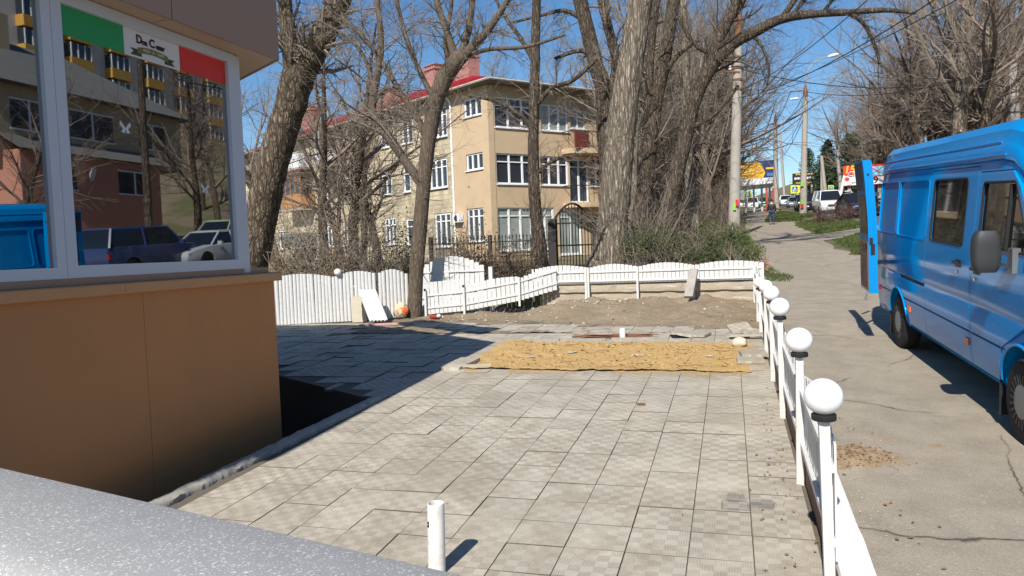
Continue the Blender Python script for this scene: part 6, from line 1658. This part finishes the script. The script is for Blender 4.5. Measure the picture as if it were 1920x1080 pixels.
print_poly(bb_,cc_,ux,[(W_*.22,.18),(W_*.48,.18),(W_*.48,.42),(W_*.22,.42)],inkY,.17); print_poly(bb_,cc_,ux,[(W_*.24,-.8),(W_*.46,-.8),(W_*.46,-.35),(W_*.24,-.35)],plain('ink_blue',(.05,.16,.38),.5,.1,2),.17)
for x in (-.3,.3): q = cc_+ux.normalized()*W_*x; m = MB(); m.tube([(q.x,Y+.3,G(q.x,Y)-.2),(q.x,Y+.3,cc_.z)],.16,8); m.build('leg', MT['pole'], bb_)
Y = 104; a_, b_ = at(1376,353,Y), at(1452,335,Y); cn = thing('station_canopy', 'white flat canopy roof on thin columns below the yellow billboard', 'canopy', (a_.x,Y,G(a_.x,Y)))
m = MB(); m.hexa([(a_.x,Y-3,a_.z),(b_.x,Y-3,b_.z-.75),(b_.x,Y+6,b_.z-.75),(a_.x,Y+6,a_.z),(a_.x,Y-3,a_.z+.8),(b_.x,Y-3,b_.z),(b_.x,Y+6,b_.z),(a_.x,Y+6,a_.z+.8)]); m.build('roof', MT['white_plastic'], cn)
for k in range(5):
    x = lerp(a_.x+.5,b_.x-.6,k/4); m = MB(); m.box(x-.13,x+.13,Y+.0,Y+.26,G(x,Y)-.2,b_.z-.5); m.build('column', MT['white_plastic'], cn)
for k,(px,lab_) in enumerate(((1438,'left red post beside the station canopy'),(1450,'right red post beside the station canopy'))):
    q = at(px,390,92); m = MB(); m.box(q.x-.13,q.x+.13,91.9,92.15,G(q.x,92)-.1,at(px,352,92).z); tag(m.build('red_post', plain('red_post',(.42,.09,.06),.6,.1,2)), lab_, 'post')
Y = 135; a_, b_ = at(1486,346,Y), at(1531,323,Y); cc_ = (a_+b_)/2; W_, H_ = b_.x-a_.x, b_.z-a_.z; bb_ = thing('billboard', 'black billboard with yellow and white lines above the traffic', 'billboard', (cc_.x,Y,G(cc_.x,Y)))
flat(cc_,(1,0,0),W_,H_,.3,'panel',inkK,bb_)
for z,h_,w0,w1,m_ in ((.72,.22,-.36,.36,plain('ink_gold',(.55,.36,.08),.5,.1,2)),(.05,.34,-.42,.42,inkW),(-.72,.20,-.36,.30,plain('ink_amber',(.60,.38,.06),.5,.1,2))):
    for k in range(7): x = lerp(w0,w1,k/7)*W_; print_poly(bb_,cc_,(1,0,0),[(x,z-h_/2),(x+W_*.085*(w1-w0)/.7*.9,z-h_/2),(x+W_*.085*(w1-w0)/.7*.9,z+h_/2),(x,z+h_/2)],m_,.16)
for x in (-.3,.3): m = MB(); m.box(cc_.x+W_*x-.15,cc_.x+W_*x+.15,Y+.0,Y+.3,G(cc_.x,Y)-.3,cc_.z-H_/2+.01); m.build('leg', MT['pole'], bb_)
Y = 76; a_, b_ = at(1581,349,Y), at(1662,307,Y); cc_ = (a_+b_)/2; W_, H_ = b_.x-a_.x, b_.z-a_.z; ux = (1,-.03,0)
bb_ = thing('billboard', 'red and white billboard with big yellow digits partly hidden by the open van door', 'billboard', (cc_.x,Y,G(cc_.x,Y)))
flat(cc_,ux,W_,H_,.3,'panel',inkR,bb_)
print_poly(bb_,cc_,ux,[(-W_*.49,-H_*.48),(W_*.02,-H_*.48),(W_*.02,H_*.05),(-W_*.12,H_*.05),(-W_*.40,0.0),(-W_*.49,-H_*.05)],inkW,.155); print_poly(bb_,cc_,ux,[(W_*.03,-H_*.48),(W_*.49,-H_*.48),(W_*.49,-H_*.12),(W_*.03,-H_*.12)],inkW,.155); print_poly(bb_,cc_,ux,[(W_*.03,-H_*.06),(W_*.49,-H_*.06),(W_*.49,H_*.40),(W_*.03,H_*.40)],inkC,.155)
print_text(bb_,cc_,ux,'15.0',.95,-W_*.25,H_*.30,inkY,.16,.03,.15); print_text(bb_,cc_,ux,'CISTI',.62,-W_*.20,H_*.05,inkW,.175,.035,.1); print_text(bb_,cc_,ux,'CISTI',.60,-W_*.205,H_*.045,inkK,.19,.005,.1)
print_text(bb_,cc_,ux,'99',.85,W_*.19,-H_*.30,inkK,.17,.02)
N_ = 12; print_poly(bb_,cc_,ux,[(-W_*.41+.2*math.cos(2*math.pi*k/N_),-H_*.17+.2*math.sin(2*math.pi*k/N_)) for k in range(N_)],inkR,.17)
print_poly(bb_,cc_,ux,[(-W_*.47,-H_*.36),(-W_*.03,-H_*.36),(-W_*.02,-H_*.345),(-W_*.46,-H_*.345)],inkK,.17); print_poly(bb_,cc_,ux,[(W_*.15,H_*.30),(W_*.33,H_*.05),(W_*.37,H_*.08),(W_*.2,H_*.33)],plain('ink_pink',(.45,.08,.12),.5,.1,2),.17)
for x in (-.35,.35): m = MB(); m.box(cc_.x+W_*x-.15,cc_.x+W_*x+.15,Y+.18,Y+.45,G(cc_.x,Y)-.3,cc_.z+.2); m.build('leg', MT['pole'], bb_)
a_, b_ = at(1575,372,72), at(1583,329,72); m = MB(); m.tube([Vector((a_.x,72,G(a_.x,72)-.2)),a_,b_],[.14,.13,.11],8); tag(m.build('leaning_post', MT['white_plastic']), 'white leaning post in front of the red and white billboard', 'post')
def road_sign(px, py, Y, s, label, kind):
    q = at(px,py,Y); th = thing('road_sign', label, 'road sign', (q.x,Y,G(q.x,Y))); m = MB(); m.tube([(q.x,Y+.04,G(q.x,Y)-.2),(q.x,Y+.04,q.z+s*.4)],.035,6); m.build('post', MT['pole'], th)
    yel = plain('sign_yellow_green',(.62,.80,.03),.5,.03,2)
    if kind == 'diamond': print_poly(th,q,(1,0,0),[(-s*.6,0),(0,-s*.6),(s*.6,0),(0,s*.6)],inkW,.0,'plate'); print_poly(th,q,(1,0,0),[(-s*.4,0),(0,-s*.4),(s*.4,0),(0,s*.4)],inkY,.02); return
    flat(q,(1,0,0),s,s,.02,'plate',yel,th); print_poly(th,q,(1,0,0),[(-s*.33,-s*.33),(s*.33,-s*.33),(s*.33,s*.33),(-s*.33,s*.33)],plain('ink_sign_blue',(.03,.12,.45),.5,.05,2),.012); print_poly(th,q,(1,0,0),[(-s*.27,-s*.25),(s*.27,-s*.25),(0,s*.28)],inkW,.024)
    print_poly(th,q,(1,0,0),[(-.02*s,s*.08),(.07*s,-s*.05),(.12*s,-s*.22),(.05*s,-s*.22),(0,-s*.08),(-.1*s,-s*.22),(-.15*s,-s*.22),(-.05*s,0)],inkK,.036)
road_sign(1490.5,355,100,1.0,'yellow bordered pedestrian crossing sign left of the tall lamp pole','ped'); road_sign(1402,365,98,.9,'yellow bordered pedestrian crossing sign by the station canopy','ped'); road_sign(1500,354,101,.75,'small yellow and white diamond sign beside the crossing sign','diamond'); road_sign(1558,352,88,.55,'narrow yellow green sign on the slope right of the white van','ped')

# ------------------------------------------------------------------ cars
def car(name, cat, label, loc, rz, col, kind='sedan', group=None, lit=False, sc=1.0):
    th = thing(name, label, cat, loc, group, (math.atan(.056)*math.cos(rz),0,rz)); ROOT[th.name] = (0,0,0); th.scale = (sc,)*3
    body_m = paint('paint_%d' % len(bpy.data.materials), col, .22)
    if kind == 'sedan': L, W, hb, H = 4.7, 1.8, .92, 1.45; gs = [(-1.05,.0),(-.35,1),(.95,1),(1.75,.0)]; prof_ = [(-2.35,.42,.62),(-2.28,.30,.72),(-1.9,.22,.82),(-1.05,.20,.93),(1.6,.20,.96),(2.2,.25,.93),(2.33,.35,.80)]
    elif kind == 'suv': L, W, hb, H = 4.6, 1.85, 1.05, 1.72; gs = [(-1.15,.0),(-.55,1),(1.9,1),(2.2,.0)]; prof_ = [(-2.3,.48,.75),(-2.22,.34,.92),(-1.9,.26,1.0),(-1.15,.24,1.07),(1.9,.24,1.10),(2.25,.30,1.06),(2.3,.4,.9)]
    else: L, W, hb, H = 4.9, 1.9, 1.12, 1.95; gs = [(-1.75,.0),(-1.1,1),(2.25,1),(2.42,.0)]; prof_ = [(-2.45,.45,.75),(-2.38,.32,.92),(-2.1,.24,1.02),(-1.75,.22,1.12),(2.2,.22,1.15),(2.42,.28,1.12),(2.45,.4,1.0)]
    m = MB(); rings = []
    for y,zl,zh in prof_:
        k = 1-.10*max(0,abs(y)-L*.36)/(L*.14)
        rings.append([(x*W/2*k,y,z) for x,z in ((-.90,zl),(-.98,zl+.12),(-1.0,lerp(zl,zh,.55)),(-.95,zh-.03),(-.86,zh),(.86,zh),(.95,zh-.03),(1.0,lerp(zl,zh,.55)),(.98,zl+.12),(.90,zl))])
    m.loft(rings); bo = m.build('body', body_m, th, 35, local=True, fix=True)
    apply_bool(bo, [disc_cut(y,.33,.38,-1.2,1.2) for y in (-L*.30,L*.29)])
    for pol in bo.data.polygons: pol.use_smooth = True
    bo.data.set_sharp_from_angle(angle=R_(35))
    m = MB(); rings = []
    for y,f in gs:
        zt = lerp(hb-.02,H-.05,f); rings.append([(x*W/2,y,z) for x,z in ((-.90,hb-.04),(-.88,hb+.0),(-lerp(.88,.70,f),zt),(lerp(.88,.70,f),zt),(.88,hb+.0),(.90,hb-.04))])
    m.loft(rings); m.build('glasshouse', MT['car_glass'], th, 30, local=True, fix=True)
    m = MB(); ya, yb = gs[1][0], gs[2][0]; m.loft([[(x*W/2,y,z) for x,z in ((-.72,H-.08),(-.68,H-.03),(-.4,H),(.4,H),(.68,H-.03),(.72,H-.08))] for y in (ya-.03,ya+.15,yb-.1,yb+.03)]); m.build('roof', body_m, th, 40, local=True, fix=True)
    for sx in (-1,1):
        for (yA,zA,yB,zB) in ((gs[0][0],hb,ya,H-.05),(yb,H-.05,gs[3][0],hb),(lerp(ya,yb,.47),H-.06,lerp(ya,yb,.5),hb)):
            xx = lambda z: sx*W/2*(lerp(.885,.705,(z-hb)/(H-.05-hb))+.006); m = MB(); m.bar((xx(zA),yA,zA),(xx(zB),yB,zB),.06,.07); m.build('pillar', body_m, th, local=True)
        for y in (-L*.30,L*.29):
            m = MB(); m.lathe((sx*(W/2-.12),y,.33),[(.20,-.10),(.31,-.10),(.33,-.06),(.33,.06),(.31,.10),(.20,.10)],22,axis='X'); wh = m.build('wheel', MT['rubber'], th, 40, local=True)
            m = MB(); m.lathe((sx*(W/2-.12),y,.33),[(.21,-.08),(.12,-.09),(.001,-.09)] if sx < 0 else [(.001,.09),(.12,.09),(.21,.08)],16,axis='X'); m.build('rim', MT['hub'], wh, 40, local=True)
        m = MB(); m.obox((sx*W*.355,-L/2+.10,lerp(prof_[1][1],prof_[1][2],.72)),(W*.10,0,0),(0,.07,0),(0,0,.085)); m.build('headlight', MT['head_lens'], th, local=True)
        m = MB(); m.obox((sx*W*.38,L/2-.06,.78),(W*.08,0,0),(0,.05,0),(0,0,.09)); m.build('tail_light', MT['red_lens'], th, local=True)
        m = MB(); m.obox((sx*(W/2+.08),gs[0][0]+.28,hb+.06),(.09,0,0),(0,.05,0),(0,0,.07)); m.build('mirror', body_m, th, local=True)
    m = MB(); m.obox((0,-L/2+.03,.62 if kind=='sedan' else .70),(W*.18,0,0),(0,.05,0),(0,0,.09)); gr = m.build('grille', MT['chrome'] if kind == 'sedan' else MT['black_plastic'], th, local=True)
    m = MB(); m.obox((0,-L/2-.035,.45),(.26,0,0),(0,.01,0),(0,0,.056)); m.build('number_plate', MT['plate'], th, local=True)
    m = MB(); m.box(-W*.40,W*.40,-L/2+.02,L/2-.05,.20,.32); m.build('underbody', MT['black_plastic'], th, local=True)
    return th
def on_road(x, y): return (x, y, G(x,y)+.008)
TR = 'cars coming down the road'
car('parked_car','car','dark maroon sedan with chrome grille waiting beside the red and white billboard',on_road(8.35,55),.10,(.016,.010,.016),'sedan',TR,sc=1.12)
car('white_van','van','white minivan driving behind the purple shrub',on_road(7.95,68),.04,(.70,.71,.72),'van',TR)
car('white_car','car','white car to the right of the white minivan',on_road(9.9,74),.05,(.70,.71,.72),'suv',TR)
car('dark_car','car','black off road car just left of the tall lamp pole',on_road(7.75,86),.0,(.008,.009,.012),'suv',TR)
car('dark_car','car','dark car just right of the tall lamp pole',on_road(8.95,88),.0,(.010,.011,.016),'suv',TR)
car('silver_car','car','silver grey car behind the black off road car',on_road(8.1,103),.0,(.22,.24,.27),'sedan',TR)
car('white_car','car','white car far up the road left of the silver one',on_road(8.3,122),.0,(.70,.71,.72),'suv',TR)
car('blue_car','car','dark blue car farthest up the road',on_road(9.1,150),.0,(.03,.05,.10),'suv',TR)
ST_ = 'cars at the station'
car('white_car','car','white car parked at the station left of the red posts',on_road(3.6,128),.0,(.70,.71,.72),'van',ST_)
car('white_car','car','white car parked behind the red posts at the station',on_road(2.5,140),.0,(.70,.71,.72),'suv',ST_)
car('green_car','car','small green car between the red posts',on_road(5.6,132),.0,(.02,.22,.10),'suv',ST_)
RF = 'cars seen only as reflections in the shop window'
car('blue_car','car','dark blue car parked along the road behind the van, seen in the shop window',on_road(9.4,21.2),math.pi,(.03,.05,.13),'suv',RF)
car('silver_car','car','silver car facing down the road, seen in the shop window',on_road(9.0,24.4),.0,(.45,.47,.48),'sedan',RF)
car('green_car','car','pale green car behind the silver one, seen in the shop window',on_road(11.4,28.5),.0,(.30,.36,.25),'suv',RF)

# ------------------------------------------------------------------ houses across the street, which the shop window mirrors
ph = thing('street_house', 'brick and pink house across the street with a grey hipped roof', 'house', (22,33.5,2.4))
pink = plain('salmon_render',(0.55,0.25,0.175),.85,.08,.8,.2,20,kind='World'); sil = plain('pale_brick',(0.46,0.36,0.22),.9,.12,1.2,.5,12,kind='World'); slate = plain('grey_slate',(0.15,0.15,0.14),.8,.15,1,.3,10,kind='World')
m = MB(); m.box(22,30,27.5,36.5,1.5,7.75); m.build('lower_wall', pink, ph)
m = MB(); m.prism([(21.6,27.2,7.76),(21.6,37.2,7.76),(23.2,37.2,8.7),(23.2,27.2,8.7)],(.12,0,.05)); m.build('ledge_roof', slate, ph, fix=True)
m = MB(); m.box(23,32,26.5,39.6,7.75,11.0); m.build('upper_wall', sil, ph)
m = MB(); e = [(22.3,25.8,11.0),(22.3,40.4,11.0),(32.6,40.4,11.0),(32.6,25.8,11.0)]; a_, b_ = (27.5,31.5,14.4),(27.5,35.5,14.4)
m.poly([e[0],e[1],b_,a_]); m.poly([e[1],e[2],b_]); m.poly([e[2],e[3],a_,b_]); m.poly([e[3],e[0],a_]); m.poly(e); m.build('roof', slate, ph, fix=True)
m = MB(); m.box(26.5,27.6,30.2,31.2,13,15.6); m.build('chimney', sil, ph)
for y0,y1,z0,z1,x in ((33.4,35.6,6.0,7.2,22),(29.0,30.6,6.0,7.2,22),(31.4,34.2,8.9,10.3,23),(36.2,38.2,8.9,10.3,23),(28.0,30.0,8.9,10.3,23)):
    m = MB(); m.box(x-.04,x+.02,y0,y1,z0,z1); w_ = m.build('window', MT['house_glass'], ph)
    m = MB(); m.box(x-.07,x-.041,y0-.08,y1+.08,z0-.08,z0); m.box(x-.07,x-.041,y0-.08,y1+.08,z1,z1+.08); m.box(x-.07,x-.041,(y0+y1)/2-.05,(y0+y1)/2+.05,z0,z1); m.build('frame', MT['upvc_h'], w_)
m = MB(); m.lathe((0,0,0),[(.02,0),(.25,.03),(.42,.12),(.40,.13),(.2,.06),(.01,.04)],16,axis='X'); o = m.build('satellite_dish', MT['white_plastic'], None, local=True, fix=True); o.location = (21.75,31.3,6.9); o.rotation_euler = (0,.3,2.6); tag(o,'white satellite dish on the pink wall across the street','satellite dish')
ab = thing('apartment_block', 'tall white apartment block with orange balcony bands across the street', 'building', (60,80,10))
m = MB(); m.box(60,72,58,104,4,40); m.build('wall', plain('white_panels',(0.62,0.60,0.56),.85,.08,.3,kind='World'), ab)
org = plain('orange_panels',(0.62,0.34,0.07),.8,.08,.4,kind='World')
for k in range(8):
    y0 = 60.5+k*5.6
    for f in range(11):
        z = 6+f*3.0; m = MB(); m.box(58.9,60.0,y0,y0+3.0,z,z+1.15); m.build('balcony', org, ab)
        m = MB(); m.box(59.1,60.0,y0+.1,y0+2.9,z+1.16,z+2.75); m.build('window', MT['house_glass'], ab)
        m = MB(); 
        for q_ in (0,.34,.68,1): m.box(59.0,59.1,lerp(y0+.1,y0+2.8,q_),lerp(y0+.1,y0+2.8,q_)+.1,z+1.15,z+2.76)
        m.build('frame', MT['upvc_h'], ab)
po = thing('utility_pole','dark wooden pole across the road before the pink house','pole',(14,26.6,G(14,26.6))); m = MB(); m.tube([(14,26.6,1.5),(14,26.7,11.5)],[.18,.13],10); m.build('shaft', MT['bark_dark'], po)
for k,(x,y,s) in enumerate(((15.5,31.5,.75),(17,41,.8),(27,48,.9),(19,24.5,.6),(34,55,.9),(16,46,.7))):
    plant('broad', k, x, y, s, k*1.7, 'bare tree in front of the houses across the street', 'trees across the street')

# ------------------------------------------------------------------ the person on the pavement
px_, py_ = 2.86, 55.6; pz = G(px_,py_)+.012
pn = thing('person', 'person in a black jacket and blue jeans walking away up the pavement', 'person', (px_,py_,pz))
def skin_mesh(name, verts, edges, radii, mat, sub=2):
    me = bpy.data.meshes.new(name); me.from_pydata(verts, edges, []); o = bpy.data.objects.new(name, me); COL.objects.link(o)
    md = o.modifiers.new('s','SKIN'); md.use_smooth_shade = True
    for i,r_ in enumerate(radii): me.skin_vertices[0].data[i].radius = r_ if isinstance(r_, tuple) else (r_,r_)
    me.skin_vertices[0].data[0].use_root = True
    o.modifiers.new('u','SUBSURF').levels = sub; o.modifiers['u'].render_levels = sub
    dg = bpy.context.evaluated_depsgraph_get(); m2 = bpy.data.meshes.new_from_object(o.evaluated_get(dg)); bpy.data.objects.remove(o)
    m2.materials.clear(); m2.materials.append(MT[mat])
    for p in m2.polygons: p.use_smooth = True
    return m2
H_ = [(0,0,.98),(0,.01,1.15),(0,.02,1.38),(0,.03,1.48),(0,.03,1.56),(0,.045,1.66),(0,.03,1.74),
      (.10,0,.93),(.11,-.06,.52),(.11,.02,.10),(.11,.12,.04),(-.10,0,.93),(-.11,.10,.52),(-.11,-.12,.12),(-.11,-.02,.04),
      (.19,.02,1.40),(.26,-.02,1.14),(.27,.06,.90),(.275,.10,.80),(-.19,.02,1.40),(-.26,.05,1.14),(-.27,.14,.92),(-.275,.17,.83)]
E_b = [(0,1),(1,2),(2,3),(3,4),(4,5),(5,6),(0,7),(7,8),(8,9),(9,10),(0,11),(11,12),(12,13),(13,14),(2,15),(15,16),(16,17),(17,18),(2,19),(19,20),(20,21),(21,22)]
Rb = [(.15,.10),(.14,.10),(.17,.11),.07,.06,(.085,.10),.06,.085,.06,.045,.04,.085,.06,.045,.04,.06,.05,.04,.035,.06,.05,.04,.035]
link('body', skin_mesh('body', H_, E_b, Rb, 'skin'), pn)
Jv = [(0,0,.90),(0,.01,1.15),(0,.02,1.38),(0,.03,1.47),(.19,.02,1.39),(.26,-.02,1.14),(.27,.06,.90),(-.19,.02,1.39),(-.26,.05,1.14),(-.27,.14,.92)]
link('jacket', skin_mesh('jacket', Jv, [(0,1),(1,2),(2,3),(2,4),(4,5),(5,6),(2,7),(7,8),(8,9)], [(.20,.14),(.185,.135),(.20,.135),.095,.085,.07,.06,.085,.07,.06], 'jacket'), pn)
Tv = [(0,0,.97),(.10,0,.90),(.11,-.06,.52),(.11,.02,.12),(-.10,0,.90),(-.11,.10,.52),(-.11,-.12,.14)]
link('jeans', skin_mesh('jeans', Tv, [(0,1),(1,2),(2,3),(0,4),(4,5),(5,6)], [(.165,.12),.105,.078,.062,.105,.078,.062], 'jeans'), pn)
for sx,y in ((.11,.07),(-.11,-.07)):
    m = MB(); m.tube([(sx,y-.12,.05),(sx,y,.05),(sx,y+.14,.035)],[.045,.05,.04],10); m.build('shoe', MT['black_plastic'], pn, 180, local=True)
m = MB(); m.ball((0,.015,1.70), .098, 14, 10, sq=1.0); m.build('hair', MT['hair'], pn, 180, local=True)
